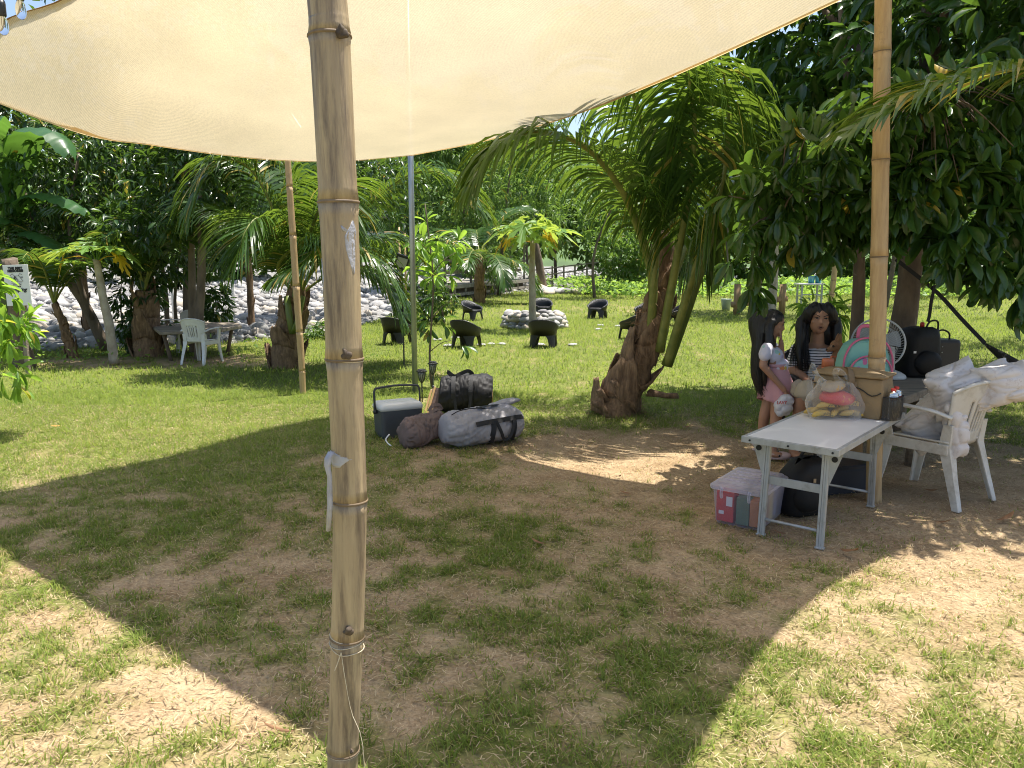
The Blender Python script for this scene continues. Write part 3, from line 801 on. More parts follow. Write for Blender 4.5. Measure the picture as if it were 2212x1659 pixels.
fr_specs = [
    # the big frond arching to the left
    dict(c=[(1412, 690, Y), (1405, 580, Y - .1), (1362, 448, Y - .3), (1314, 367, Y - .5), (1255, 311, Y - .7), (1180, 284, Y - .85), (1121, 292, Y - .95), (1076, 325, Y - 1.0), (1040, 375, Y - 1.05)], L=1.05, n=104, dr=1.5, bare=.30, wid=.03),
    # upright one whose left leaflets sweep down
    dict(c=[(1405, 740, Y - .1), (1412, 620, Y - .2), (1418, 480, Y - .25), (1400, 330, Y - .35), (1372, 215, Y - .5), (1335, 110, Y - .8), (1290, 20, Y - 1.2)], L=1.15, n=84, dr=1.5, bare=.40, wid=.031, th=(0, 45)),
    # to the right, leaflets hanging as a curtain
    dict(c=[(1425, 760, Y - .15), (1462, 560, Y - .3), (1490, 400, Y - .5), (1500, 250, Y - .7), (1478, 130, Y - .9), (1440, 60, Y - 1.3)], L=1.35, n=90, dr=4.5, bare=.36, wid=.033, th=(-5, 35)),
    dict(c=[(1440, 790, Y - .2), (1490, 620, Y - .4), (1540, 470, Y - .55), (1570, 330, Y - .6), (1572, 220, Y - .8), (1555, 120, Y - 1.0)], L=1.3, n=90, dr=4.5, bare=.40, wid=.033, th=(-5, 35)),
    dict(c=[(1425, 640, Y + .1), (1428, 480, Y + .3), (1405, 330, Y + .6), (1340, 220, Y + 1.0), (1250, 190, Y + 1.3), (1180, 220, Y + 1.6)], L=.95, n=74, dr=1.6, bare=.36, wid=.03),
    dict(c=[(1440, 640, Y + .2), (1490, 520, Y + .5), (1560, 420, Y + .9), (1640, 370, Y + 1.2), (1730, 390, Y + 1.4), (1790, 470, Y + 1.5)], L=.95, n=74, dr=1.8, bare=.32, wid=.03),
    dict(c=[(1432, 660, Y + .1), (1452, 500, Y + .1), (1470, 330, Y + .1), (1475, 180, Y + .1), (1468, 60, Y + .1)], L=1.2, n=80, dr=3.5, bare=.36, wid=.032, th=(0, 40)),
]
for i, s in enumerate(fr_specs):
    frond(palm, apts(s['c']), Lmax=s['L'], n=s['n'], droop=s['dr'], wid=s['wid'], seed=20 + i, r0=.05, bare=s['bare'], tint=(0.05, 0.9), thetas=s.get('th', (15, 65)), dry=.02)
for x1, y1, x2, y2, x3, y3 in [(1440, 790, 1478, 690, 1520, 570)]:
    q = MB(); q.tube(crom([at(x1, y1, Y - .2), at(x2, y2, Y - .28), at(x3, y3, Y - .36), at(1560, 440, Y - .5)], 10), [.06, .056, .052, .048, .045, .04, .036, .03, .026, .02], 10, flat=.55)
    q.build('petiole', MAT['petiole'], palm, smooth=True)

# --- left coconut palm, a fountain of fronds
b1 = gnd(622, 792); Y = b1.y
palm2 = thing('coconut_palm', 'bushy coconut palm with spreading fronds behind the thin bamboo pole', 'palm', b1)
palm_trunk(palm2, [at(620, 800, Y), at(622, 740, Y), at(628, 690, Y), at(640, 640, Y), at(645, 590, Y)], [.25, .23, .19, .14, .08], 9, sheaths=10, fibre=120)
specs = [
    ([(640, 640, Y), (628, 560, Y - .1), (590, 450, Y - .2), (545, 370, Y - .3), (490, 345, Y - .5), (440, 390, Y - .7), (415, 460, Y - .8)], .95),
    ([(640, 640, Y), (650, 540, Y - .2), (640, 420, Y - .3), (600, 330, Y - .4), (530, 260, Y - .6), (450, 240, Y - .8)], 1.0),
    ([(645, 640, Y), (690, 560, Y - .2), (760, 480, Y - .4), (840, 405, Y - .5), (910, 370, Y - .6), (975, 385, Y - .7), (1040, 455, Y - .8)], .85),
    ([(645, 640, Y), (665, 560, Y - .5), (700, 520, Y - .9), (750, 520, Y - 1.1), (810, 560, Y - 1.2), (865, 640, Y - 1.2)], .8),
    ([(640, 640, Y), (600, 580, Y - .5), (640, 530, Y - 1.0), (690, 515, Y - 1.2), (660, 560, Y - 1.5), (600, 600, Y - 1.7)], .7),
    ([(645, 640, Y), (670, 520, Y), (700, 400, Y), (760, 300, Y), (850, 240, Y), (950, 240, Y)], 1.0),
    ([(645, 640, Y), (690, 570, Y + .2), (780, 520, Y + .4), (860, 520, Y + .5), (920, 570, Y + .6)], .9),
    ([(640, 640, Y), (590, 560, Y + .2), (520, 480, Y + .4), (450, 450, Y + .6), (390, 490, Y + .7)], .95),
    ([(640, 640, Y), (600, 500, Y + .3), (560, 380, Y + .5), (480, 300, Y + .8), (400, 280, Y + 1.0)], 1.0),
    ([(645, 640, Y), (640, 500, Y + .4), (640, 380, Y + .9), (650, 280, Y + 1.4), (680, 230, Y + 2)], 1.0),
    ([(645, 640, Y), (660, 540, Y - .4), (690, 450, Y - .8), (720, 400, Y - 1.2), (740, 420, Y - 1.6), (750, 500, Y - 1.9)], .9),
    ([(640, 640, Y), (615, 560, Y - .4), (590, 500, Y - .8), (560, 470, Y - 1.1), (530, 500, Y - 1.4), (510, 570, Y - 1.5)], .9),
    ([(645, 640, Y), (700, 600, Y + .1), (770, 580, Y), (830, 610, Y - .1), (870, 680, Y - .2)], .8),
]
for i, (c, Lm) in enumerate(specs):
    frond(palm2, apts(c), Lmax=Lm * 1.1, n=100, droop=1.0, wid=.034, seed=60 + i, r0=.035, bare=.22, tint=(0.05, 0.9), dry=.06)
for x3, y3 in [(655, 640), (620, 640)]:
    q = MB(); q.tube(crom([at(632, 720, Y - .3), at((632 + x3) / 2, 690, Y - .33), at(x3, y3, Y - .25)], 6), .05, 8, flat=.6); q.build('petiole', MAT['petiole'], palm2, smooth=True)

# --- smaller palms
def small_palm(label, base, H, nf, L, seed, r=.14, tr_mat=None, lean=(0, 0), tint=(0.05, .85), Lm=.7, npair=50, wid=.035, elev=(0.4, 1.35), group=None):
    t = thing('coconut_palm', label, 'palm', base, group=group)
    top = Vector(base) + Vector((lean[0], lean[1], H))
    mid = Vector(base) + Vector((lean[0] * .4, lean[1] * .4, H * .5))
    P = palm_trunk(t, [Vector(base) + Vector((0, 0, -.05)), mid, top], [r, r * .85, r * .55], seed, sheaths=7, fibre=20)
    g = random.Random(seed)
    for i in range(nf):
        az = i * 2.399 + g.uniform(-.2, .2); e = elev[0] + (elev[1] - elev[0]) * ((i * 0.618) % 1)
        frond_dir(t, top, az, e, L * g.uniform(.8, 1.1), g.uniform(1.2, 2.0), Lmax=Lm, n=npair, droop=g.uniform(.6, 1.1), wid=wid, seed=seed * 50 + i, r0=.025, bare=.22, tint=tint)
    return t
pb = gnd(322, 768)
gp1 = small_palm('stout dark palm trunk between the papaya and the slab table', pb, 1.1, 6, 1.9, 3, r=.25, Lm=.6, npair=56, elev=(1.15, 1.5), tint=(0, .12))
pb = gnd(160, 772)
small_palm('young palm standing on the gravel left of the grove papaya', pb, .9, 6, 1.7, 5, r=.085, Lm=.5, npair=40, lean=(-.25, 0), tint=(0.0, .4), elev=(1.0, 1.5))
pb = gnd(1036, 655)
small_palm('small palm at the end of the pallet deck', pb, 1.7, 13, 3.4, 7, r=.22, Lm=1.0, npair=44, wid=.06, tint=(0, .5), elev=(.0, 1.2))
pb = Vector((-11.6, 12.4, 0))
small_palm('palm at the left edge with fronds over the sign', pb, 2.6, 9, 2.3, 8, r=.2, Lm=.6, npair=50, tint=(0.3, .95), elev=(.1, 1.2))
pb = gnd(190, 722)
small_palm('tall palm in the dark of the left grove', pb, 5.0, 9, 2.6, 12, r=.09, Lm=.7, npair=46, tint=(0, .3), elev=(-.5, 1.2))
pb = gnd(545, 716)
small_palm('palm deep in the grove behind the white chairs', pb, 4.2, 9, 2.4, 13, r=.08, Lm=.7, npair=46, tint=(0, .4), elev=(-.3, 1.2))
# palm outside the right edge, one frond reaches into view
pr = thing('coconut_palm', 'palm whose drooping frond reaches in from the right edge', 'palm', Vector((6.3, 5.9, 0)))
palm_trunk(pr, [Vector((6.3, 5.9, -.05)), Vector((6.35, 5.9, 1.4)), Vector((6.3, 5.9, 2.9))], [.24, .18, .1], 15, sheaths=8, fibre=30)
frond(pr, apts([(2880, 330, 5.9), (2600, 190, 5.7), (2400, 140, 5.3), (2212, 148, 4.95), (2080, 170, 4.75), (1960, 210, 4.62), (1850, 275, 4.55)]), Lmax=.74, n=96, droop=.75, wid=.034, seed=301, r0=.026, bare=.2, tint=(.5, .95), dry=.1, thetas=(30, 64))
for i, az in enumerate([0.2, 1.2, 2.3, -.7, -1.6]):
    frond_dir(pr, (6.3, 5.9, 2.9), az, .9, 3.0, 1.5, Lmax=.8, n=50, droop=.8, seed=310 + i, bare=.2)

# ---------------- the big broadleaf tree on the right
tb = Vector((3.62, 7.25, 0))
tree = thing('broadleaf_tree', 'large dark glossy-leaved tree spreading over the right side and the slab table', 'tree', tb)
mb = MB()
q = limb(mb, [tb + Vector((0.02, 0, -.1)), tb + Vector((.02, 0, .6)), tb + Vector((.1, .02, 1.3)), tb + Vector((.12, .1, 2.2)), tb + Vector((.2, .2, 3.4)), tb + Vector((.1, .3, 5.2))], .145, .05, 12, 18)
mb.jitter(.02, 5, 3); mb.build('trunk', MAT['bark'], tree, smooth=True)
mb = MB(); limb(mb, [tb + Vector((-.28, .25, -.05)), tb + Vector((-.27, .22, .9)), tb + Vector((-.32, .2, 1.8)), tb + Vector((-.45, .3, 3.0)), tb + Vector((-.6, .4, 4.2))], .08, .02, 10, 14)
mb.jitter(.012, 6, 4); mb.build('trunk', MAT['bark'], tree, smooth=True)
limbs = [
    [(3.70, 7.3, 1.7), (3.3, 6.9, 2.1), (2.8, 6.4, 2.35), (2.3, 6.0, 2.2), (1.95, 5.75, 1.85)],
    [(3.72, 7.3, 2.0), (3.5, 6.8, 2.6), (3.2, 6.2, 2.9), (2.9, 5.6, 2.8)],
    [(3.75, 7.3, 2.3), (4.2, 6.8, 2.7), (4.7, 6.2, 2.8), (5.0, 5.8, 2.5)],
    [(3.75, 7.4, 2.6), (4.6, 7.6, 3.4), (5.6, 7.8, 3.9)],
    [(3.75, 7.4, 2.8), (3.1, 7.9, 3.9), (2.5, 8.4, 4.6)],
    [(3.8, 7.4, 3.2), (3.6, 6.6, 4.2), (3.3, 5.8, 4.6)],
    [(3.8, 7.4, 2.2), (4.6, 6.7, 2.2), (5.2, 6.2, 1.9)],
]
for i, l in enumerate(limbs):
    mb = MB(); limb(mb, l, .045, .012, 7, 12); mb.jitter(.012, 7, i); mb.build('branch', MAT['bark'], tree, smooth=True)
near_lobes = [
    ((2.12, 5.85, 2.0), (.42, .34, .36)), ((1.70, 5.7, 1.70), (.14, .15, .2)), (tuple(at(1622, 612, 5.9)), (.08, .1, .10)), ((2.45, 5.8, 2.25), (.5, .4, .42)), ((2.3, 5.9, 1.85), (.4, .3, .25)),
    ((2.75, 5.7, 2.05), (.42, .4, .38)), ((2.6, 5.6, 2.65), (.42, .38, .22)), ((3.15, 5.6, 2.1), (.5, .4, .5)), ((3.3, 5.7, 2.75), (.6, .5, .4)),
    ((3.85, 5.6, 2.05), (.5, .4, .46)), ((4.4, 5.7, 2.3), (.6, .45, .55)), ((4.2, 5.65, 1.72), (.32, .3, .22)), (tuple(at(2190, 610, 5.5)), (.22, .2, .22)), (tuple(at(2100, 560, 5.5)), (.3, .25, .2)), (tuple(at(1770, 300, 5.4)), (.32, .22, .18)), (tuple(at(1680, 420, 5.5)), (.36, .25, .22)),
]
far_lobes = [
    ((3.0, 7.6, 3.1), (.7, .7, .7)), ((3.0, 8.4, 3.9), (.7, .9, .8)), ((3.4, 8.3, 4.9), (1.0, 1.0, .9)), ((3.5, 6.7, 3.4), (.9, .8, .8)), ((4.25, 6.3, 4.5), (.95, 1.0, .8)),
    ((4.4, 7.3, 3.7), (1.1, 1.0, .9)), ((4.6, 6.2, 3.5), (.9, .8, .7)), ((5.4, 7.0, 3.0), (1.0, 1.0, 1.0)), ((4.9, 7.6, 2.5), (.9, .8, .55)), ((5.6, 6.2, 2.3), (.8, .7, .6)),
    ((3.3, 7.2, 4.6), (.8, .8, .7)), ((3.3, 9.5, 4.6), (1.3, 1.0, 1.3)), ((5.0, 9.5, 4.6), (1.5, 1.0, 1.3)), ((4.2, 9.6, 3.2), (1.5, .8, .8)), ((6.3, 8.6, 3.6), (1.2, 1.2, 1.4)), ((4.3, 6.6, 4.6), (.9, .7, .7)), ((3.9, 5.9, 3.5), (.7, .6, .5)), ((3.1, 9.2, 3.4), (.7, .8, .8)),
    ((4.0, 8.2, 5.3), (1.5, 1.3, .8)), ((5.4, 7.5, 4.8), (1.3, 1.2, .9)), ((3.2, 5.3, 4.6), (.7, .6, .5)), ((4.3, 5.2, 4.3), (.9, .7, .6)), ((3.4, 8.4, 2.9), (.7, .8, .6)), ((4.6, 8.6, 2.9), (.8, .8, .7)),
]
g = np.random.default_rng(123)
LEAFMESH = []
for i, (T, w) in enumerate([(T_FULL, .42), (T_FULL_B, .44), (T_FULL, .36), (T_FULL_B, .40)]):
    for tv in (0.15, 0.5, 0.85):
        v = T[0].copy(); v[:, 1] *= w
        me = fast_mesh('leaf', v, T[1], np.full(len(v), tv)); me.materials.append(MAT['leaf_big']); LEAFMESH.append(me)
me = fast_mesh('leaf', T_FULL[0] * np.array([1, .4, 1]), T_FULL[1], np.full(len(T_FULL[0]), .99)); me.materials.append(MAT['leaf_big']); DRYLEAF = me
P, O = in_lobes(near_lobes, 520, g, .35)
pos, d, up, Ln, W = cluster_leaves(P, O, g, 8, .14, .23, .42, .8, T_FULL, spread=.8)
order = np.argsort(pos[:, 1] - 0.35 * np.array([1.0 if 1200 < 0 else 0.0 for _ in pos]))
inview = np.array([(lambda q: -50 < q[0] < 2260 and -50 < q[1] < 1000)(proj(p)) for p in pos])
order = order[inview[order]]
ind = order[:300]
D_, S_, N_ = leaf_frames(d, up)
for j in ind:
    me = random.choice(LEAFMESH) if random.random() > .015 else DRYLEAF
    o = bpy.data.objects.new('leaf', me); COL.objects.link(o); o.parent = tree
    mtx = Matrix(((D_[j][0], S_[j][0], N_[j][0]), (D_[j][1], S_[j][1], N_[j][1]), (D_[j][2], S_[j][2], N_[j][2])))
    o.matrix_local = Matrix.LocRotScale(Vector(pos[j]) - tb, mtx.to_quaternion(), Vector((Ln[j],) * 3))
rest = np.ones(len(pos), bool); rest[ind] = False
ti = np.clip(g.random(len(pos)) * .9, 0, .92); ti = np.where(g.random(len(pos)) < .006, .99, ti)
V_, F_, t_ = leaf_batch(T_FULL, pos[rest], d[rest], up[rest], Ln[rest], W[rest], ti[rest])
o = link_mesh('foliage', fast_mesh('foliage', V_ - np.array(tb), F_, t_), MAT['leaf_big'], tree); o["kind"] = "stuff"
crown_part('foliage', tree, far_lobes, 2300, 8, .15, .24, .46, T_MID, MAT['leaf_big'], 124, droop=.7, shell=.3, dry=.006)
tw = MB()
for c in list(P[:220]):
    c = Vector(c); a = min((Vector(p) for l in limbs for p in l), key=lambda p: (p - c).length)
    if (a - c).length > .75: continue
    tw.tube(crom([a, (a + c) * .5 + Vector((0, 0, .06)), c], 5), [.009, .007, .006, .004, .003], 4, cap=False)
o = tw.build('twigs', MAT['bark'], tree, fix=False); o["kind"] = "stuff"

# ---------------- generic small trees and shrubs
def shrub(name, label, cat, base, stems, lobes, ncl, per, L0, L1, wr, mat, seed, T=T_MID, droop=.4, shell=.3, bark='bark', group=None, tint=(0, .93), dry=.015, parts=('trunk', 'crown')):
    t = thing(name, label, cat, base, group=group)
    for s in stems:
        mb = MB(); limb(mb, s[0], s[1], s[2], 8, 12); mb.jitter(s[1] * .2, 6, seed); mb.build(parts[0], MAT[bark], t, smooth=True)
    crown_part(parts[1], t, lobes, ncl, per, L0, L1, wr, T, MAT[mat], seed, droop=droop, shell=shell, tint=tint, dry=dry)
    return t
# left grove
def B(x, y): return gnd(x, y)
def stem(px, r0=.05, r1=.02): return ([at(x, y, Yy) for x, y, Yy in px], r0, r1)
Yg = gnd(420, 775).y
p = gnd(428, 770)
shrub('grove_tree', 'twin-stemmed tree growing through the slab table', 'tree', p, [stem([(432, 790, Yg), (430, 690, Yg), (436, 560, Yg), (432, 420, Yg), (425, 300, Yg)], .085, .05), stem([(418, 760, Yg + .3), (415, 640, Yg + .3), (412, 500, Yg + .3), (400, 350, Yg + .2)], .075, .05)],
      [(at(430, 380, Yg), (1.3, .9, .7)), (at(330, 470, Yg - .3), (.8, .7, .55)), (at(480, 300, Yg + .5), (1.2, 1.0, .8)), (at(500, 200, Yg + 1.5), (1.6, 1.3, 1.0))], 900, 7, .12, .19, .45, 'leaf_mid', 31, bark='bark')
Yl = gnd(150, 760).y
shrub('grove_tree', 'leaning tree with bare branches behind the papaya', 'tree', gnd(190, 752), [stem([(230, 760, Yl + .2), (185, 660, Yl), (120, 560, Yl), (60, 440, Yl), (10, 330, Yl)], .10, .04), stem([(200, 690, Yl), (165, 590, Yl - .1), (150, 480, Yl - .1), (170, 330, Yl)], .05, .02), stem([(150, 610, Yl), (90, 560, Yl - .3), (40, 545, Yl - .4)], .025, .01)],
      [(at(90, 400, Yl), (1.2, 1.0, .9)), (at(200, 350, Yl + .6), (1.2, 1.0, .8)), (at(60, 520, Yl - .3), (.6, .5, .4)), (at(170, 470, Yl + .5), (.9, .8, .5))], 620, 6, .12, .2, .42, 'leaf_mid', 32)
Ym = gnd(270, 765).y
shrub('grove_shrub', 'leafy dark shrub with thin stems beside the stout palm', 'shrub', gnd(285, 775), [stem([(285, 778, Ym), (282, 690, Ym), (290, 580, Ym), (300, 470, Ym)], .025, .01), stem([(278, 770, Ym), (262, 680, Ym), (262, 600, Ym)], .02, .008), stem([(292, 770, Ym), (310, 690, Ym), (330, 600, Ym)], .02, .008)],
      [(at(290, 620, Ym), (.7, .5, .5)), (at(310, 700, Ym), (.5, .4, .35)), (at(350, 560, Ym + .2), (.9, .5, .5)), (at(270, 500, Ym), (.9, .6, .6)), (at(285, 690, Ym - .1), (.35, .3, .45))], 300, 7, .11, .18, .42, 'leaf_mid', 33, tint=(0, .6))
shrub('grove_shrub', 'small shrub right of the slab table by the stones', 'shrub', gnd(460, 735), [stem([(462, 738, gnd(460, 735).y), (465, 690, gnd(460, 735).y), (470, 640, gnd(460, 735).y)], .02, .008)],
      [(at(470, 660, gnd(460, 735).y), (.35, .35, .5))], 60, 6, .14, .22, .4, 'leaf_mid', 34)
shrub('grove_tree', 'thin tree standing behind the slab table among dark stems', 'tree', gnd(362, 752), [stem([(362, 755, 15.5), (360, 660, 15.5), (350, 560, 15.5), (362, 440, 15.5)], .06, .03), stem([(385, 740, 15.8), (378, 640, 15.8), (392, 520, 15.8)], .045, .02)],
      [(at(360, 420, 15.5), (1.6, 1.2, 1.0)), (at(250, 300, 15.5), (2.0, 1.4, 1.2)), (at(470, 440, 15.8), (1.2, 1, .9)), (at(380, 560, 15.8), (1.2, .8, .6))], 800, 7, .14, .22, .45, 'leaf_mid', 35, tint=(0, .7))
# shrub in the left foreground
Yf = 6.9
shrub('young_tree', 'bright green leafy sapling at the left edge in front of the sign', 'sapling', gnd(48, 806), [stem([(58, 808, 11.6), (40, 720, 11.5), (35, 640, 11.4), (20, 560, 11.3)], .16, .1)],
      [((-9.0, 11.4, 2.9), (.8, .6, .6))], 20, 5, .15, .2, .4, 'leaf_lime', 36)
t_ = thing('leafy_sapling', 'lime green leafy sapling cut by the left edge of the view', 'sapling', Vector((-5.0, 7.0, 0)))
mb = MB(); limb(mb, [Vector((-5.0, 7.0, -.05)), Vector((-4.98, 7.0, .6)), Vector((-4.95, 7.0, 1.3)), Vector((-5.0, 7.0, 1.9))], .03, .012); mb.build('trunk', MAT['bark'], t_, smooth=True)
mb = MB(); limb(mb, [Vector((-4.97, 7.0, .7)), Vector((-4.8, 6.95, 1.05)), Vector((-4.6, 6.9, 1.15))], .014, .006); mb.build('branch', MAT['bark'], t_, smooth=True)
mb = MB(); limb(mb, [Vector((-4.97, 7.0, .5)), Vector((-4.7, 6.95, .8)), Vector((-4.45, 6.9, .82))], .014, .006); mb.build('branch', MAT['bark'], t_, smooth=True)
crown_part('crown', t_, [((-4.72, 6.95, 1.25), (.36, .3, .28)), ((-4.46, 6.9, .98), (.2, .25, .2)), ((-4.7, 6.95, .62), (.3, .3, .25)), ((-5.1, 7.0, 1.6), (.3, .3, .3))], 62, 6, .12, .2, .38, T_FULL, MAT['leaf_lime'], 37, droop=.5, tint=(.1, .9))
# sapling beside the steel pole
Ys = gnd(932, 838).y
ts = thing('leafy_sapling', 'slender sapling with large bright leaves beside the steel pole', 'sapling', gnd(932, 838))
mb = MB(); limb(mb, [at(933, 840, Ys), at(928, 770, Ys), at(932, 700, Ys), at(936, 600, Ys), at(925, 500, Ys), at(918, 440, Ys)], .016, .006); mb.build('trunk', MAT['bark'], ts, smooth=True)
for a, b in [((934, 590), (985, 545)), ((934, 620), (880, 585)), ((932, 690), (975, 650)), ((931, 730), (880, 705)), ((929, 760), (975, 735)), ((930, 550), (885, 510))]:
    mb = MB(); limb(mb, [at(*a, Ys), at((a[0] + b[0]) / 2, (a[1] + b[1]) / 2 - 6, Ys - .1), at(*b, Ys - .1)], .007, .003, 5, 6); mb.build('branch', MAT['bark'], ts, smooth=True)
crown_part('crown', ts, [(at(925, 500, Ys), (.3, .3, .3)), (at(965, 530, Ys), (.22, .2, .14)), (at(985, 550, Ys - .1), (.12, .12, .08)), (at(880, 520, Ys), (.16, .16, .1)), (at(890, 580, Ys), (.16, .16, .08)), (at(950, 600, Ys), (.22, .2, .12))], 18, 6, .14, .22, .42, T_FULL, MAT['leaf_lime'], 41, droop=.35, tint=(.3, .95))
crown_part('crown', ts, [(at(960, 655, Ys), (.26, .2, .12)), (at(890, 710, Ys), (.16, .14, .1)), (at(965, 745, Ys), (.24, .2, .1)), (at(940, 700, Ys), (.2, .2, .14))], 9, 5, .13, .2, .42, T_FULL, MAT['leaf_big'], 42, droop=.35, tint=(.6, .9))
# bushes round the lawn
shrub('flowering_bush', 'dark bush with a few orange flowers behind the stools', 'bush', gnd(960, 700), [stem([(960, 702, 19.5), (955, 660, 19.5), (965, 620, 19.5)], .03, .01)],
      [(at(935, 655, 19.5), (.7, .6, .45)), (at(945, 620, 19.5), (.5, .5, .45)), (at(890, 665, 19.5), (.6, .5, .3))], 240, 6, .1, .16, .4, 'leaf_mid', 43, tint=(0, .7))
shrub('leafy_bush', 'round sunlit bush at the edge of the lawn behind the palm', 'bush', gnd(1340, 640), [stem([(1340, 642, 38), (1335, 600, 38), (1345, 540, 38)], .06, .02), stem([(1350, 642, 38), (1365, 600, 38), (1380, 540, 38)], .05, .02)],
      [(at(1340, 540, 38), (1.6, 1.2, 1.3)), (at(1340, 605, 38), (1.5, 1.0, .9)), (at(1400, 560, 38), (1.3, 1.0, 1.2)), (at(1290, 625, 37), (.9, .8, .5))], 800, 6, .16, .26, .5, 'leaf_far', 44, tint=(.4, .95))
shrub('leafy_bush', 'low green bush behind the left palm foot', 'bush', gnd(700, 735), [stem([(700, 737, 16), (700, 715, 16)], .02, .01)], [(at(705, 715, 16), (.45, .35, .28)), (at(672, 722, 16), (.3, .3, .2))], 110, 6, .07, .12, .45, 'leaf_far', 45)
shrub('mango_sapling', 'young mango plant with narrow leaves beside the fan', 'sapling', Vector((3.35, 8.3, 0)), [([Vector((3.35, 8.3, -.03)), Vector((3.34, 8.3, .6)), Vector((3.3, 8.25, 1.15))], .015, .007), ([Vector((3.34, 8.3, .5)), Vector((3.1, 8.2, .8)), Vector((2.98, 8.15, .95))], .008, .004)],
      [((3.28, 8.25, 1.1), (.28, .25, .25)), ((3.0, 8.15, .95), (.16, .16, .12)), ((3.45, 8.25, .9), (.2, .2, .2))], 26, 7, .14, .22, .22, 'leaf_lime', 46, T=T_LANCE, droop=.6)

# ---------------- papayas
def papaya_leaf(mb, c, ax, up, R, droop=.2):
    s, d, u = frame_from(ax, up)
    k = len(mb.v); pts = []
    lobes = 7
    for i in range(lobes):
        a = (-1 + 2 * i / (lobes - 1)) * 2.35
        Lr = R * (1 - .32 * abs(a) / 2.35)
        for da, rr in ((-.33, .42), (-.20, .6), (-.26, .78), (-.10, .82), (0, 1.0), (.10, .82), (.26, .78), (.20, .6), (.33, .42)):
            an = a + da; r = Lr * rr
            pts.append(c + d * (math.cos(an) * r) + s * (math.sin(an) * r) - Vector((0, 0, 1)) * (droop * r * r / R) + u * (.02 * R * math.cos(i * 3)))
    mb.v.append(c); mb.v.extend(pts)
    for i in range(len(pts) - 1): mb.f.append((k, k + 1 + i, k + 2 + i))
MAT['papaya'] = M('papaya leaf', (0.15, 0.29, 0.045), (0.10, 0.22, 0.035), rough=.45, scale=12, trans=(.5, .62, .08), tfac=.42)
MAT['papaya_yellow'] = M('yellowing papaya leaf', (0.66, 0.45, 0.03), (0.55, 0.40, 0.04), rough=.5, scale=12, trans=(.8, .55, .03), tfac=.4)
def papaya(label, pts, r0, r1, leaves, R, seed):
    t = thing('papaya_tree', label, 'papaya tree', pts[0])
    mb = MB(); P = limb(mb, pts, r0, r1, 10, 20); mb.jitter(r0 * .12, 10, seed); mb.build('trunk', MAT['bark_pale'], t, smooth=True)
    top = P[-1]; g = random.Random(seed)
    for az, el, ln, yellow in leaves:
        d = Vector((math.cos(az) * math.cos(el), math.sin(az) * math.cos(el), math.sin(el)))
        e = top + d * ln; midp = top + d * ln * .5 + Vector((0, 0, .04 * ln if not yellow else .1 * ln))
        pm = MB(); pm.tube(crom([top - Vector((0, 0, .05)), midp, e], 7), [.011, .010, .009, .008, .007, .006, .005], 5)
        pe = pm.build('petiole', MAT['papaya'] if not yellow else MAT['papaya_yellow'], t, smooth=True)
        lm = MB(); h = Vector((d.x + g.uniform(-.4, .4), d.y + g.uniform(-.4, .4), g.uniform(-.9, .25) if not yellow else -2.2)).normalized()
        up = Vector((0, 0, 1)) if not yellow else Vector((d.x, d.y, .3))
        papaya_leaf(lm, e, h, up, R * g.uniform(.8, 1.1) * (.8 if yellow else 1), .35 if not yellow else .2)
        lo = lm.build('leaf', MAT['papaya'] if not yellow else MAT['papaya_yellow'], t, fix=False)
        if yellow: lo["label"] = "yellowed drooping papaya leaf"
    return t
Yp = gnd(245, 788).y
papaya('slim papaya tree with two yellow leaves at the edge of the left grove', [at(247, 785, Yp), at(235, 700, Yp), at(222, 640, Yp), at(208, 560, Yp)], .075, .05,
       [(.1, .35, .42, 0), (1.2, .7, .4, 0), (2.3, .6, .45, 0), (3.1, .3, .55, 0), (-2.6, .5, .4, 0), (-1.4, .6, .35, 0), (-.6, .5, .4, 0), (0.0, .05, .36, 1), (-2.7, .0, .45, 1), (-2.2, -.05, .3, 0), (1.7, 1.2, .3, 0), (.4, 1.2, .3, 0)], .37, 3)
Yp = gnd(1150, 705).y - 1.2
papaya('papaya tree with hanging yellow leaves behind the stone fire ring', [Vector((gnd(1150, 712).x, Yp, 0)), at(1150, 640, Yp), at(1149, 580, Yp), at(1151, 520, Yp)], .085, .06,
       [(.0, .4, .7, 0), (.7, .7, .6, 0), (1.5, .6, .7, 0), (2.4, .5, .7, 0), (3.0, .35, .75, 0), (-2.8, .5, .7, 0), (-2.0, .6, .6, 0), (-1.2, .5, .6, 0), (-.5, .3, .7, 0), (3.2, -.1, .75, 1), (-.15, .15, .45, 1), (-2.7, .1, .6, 1), (-.5, .2, .4, 1), (2.8, 1.0, .6, 0), (.3, 1.1, .6, 0), (-1.6, 1.0, .45, 0), (-1.0, .1, .45, 0), (-2.2, .15, .5, 0)], .5, 5)

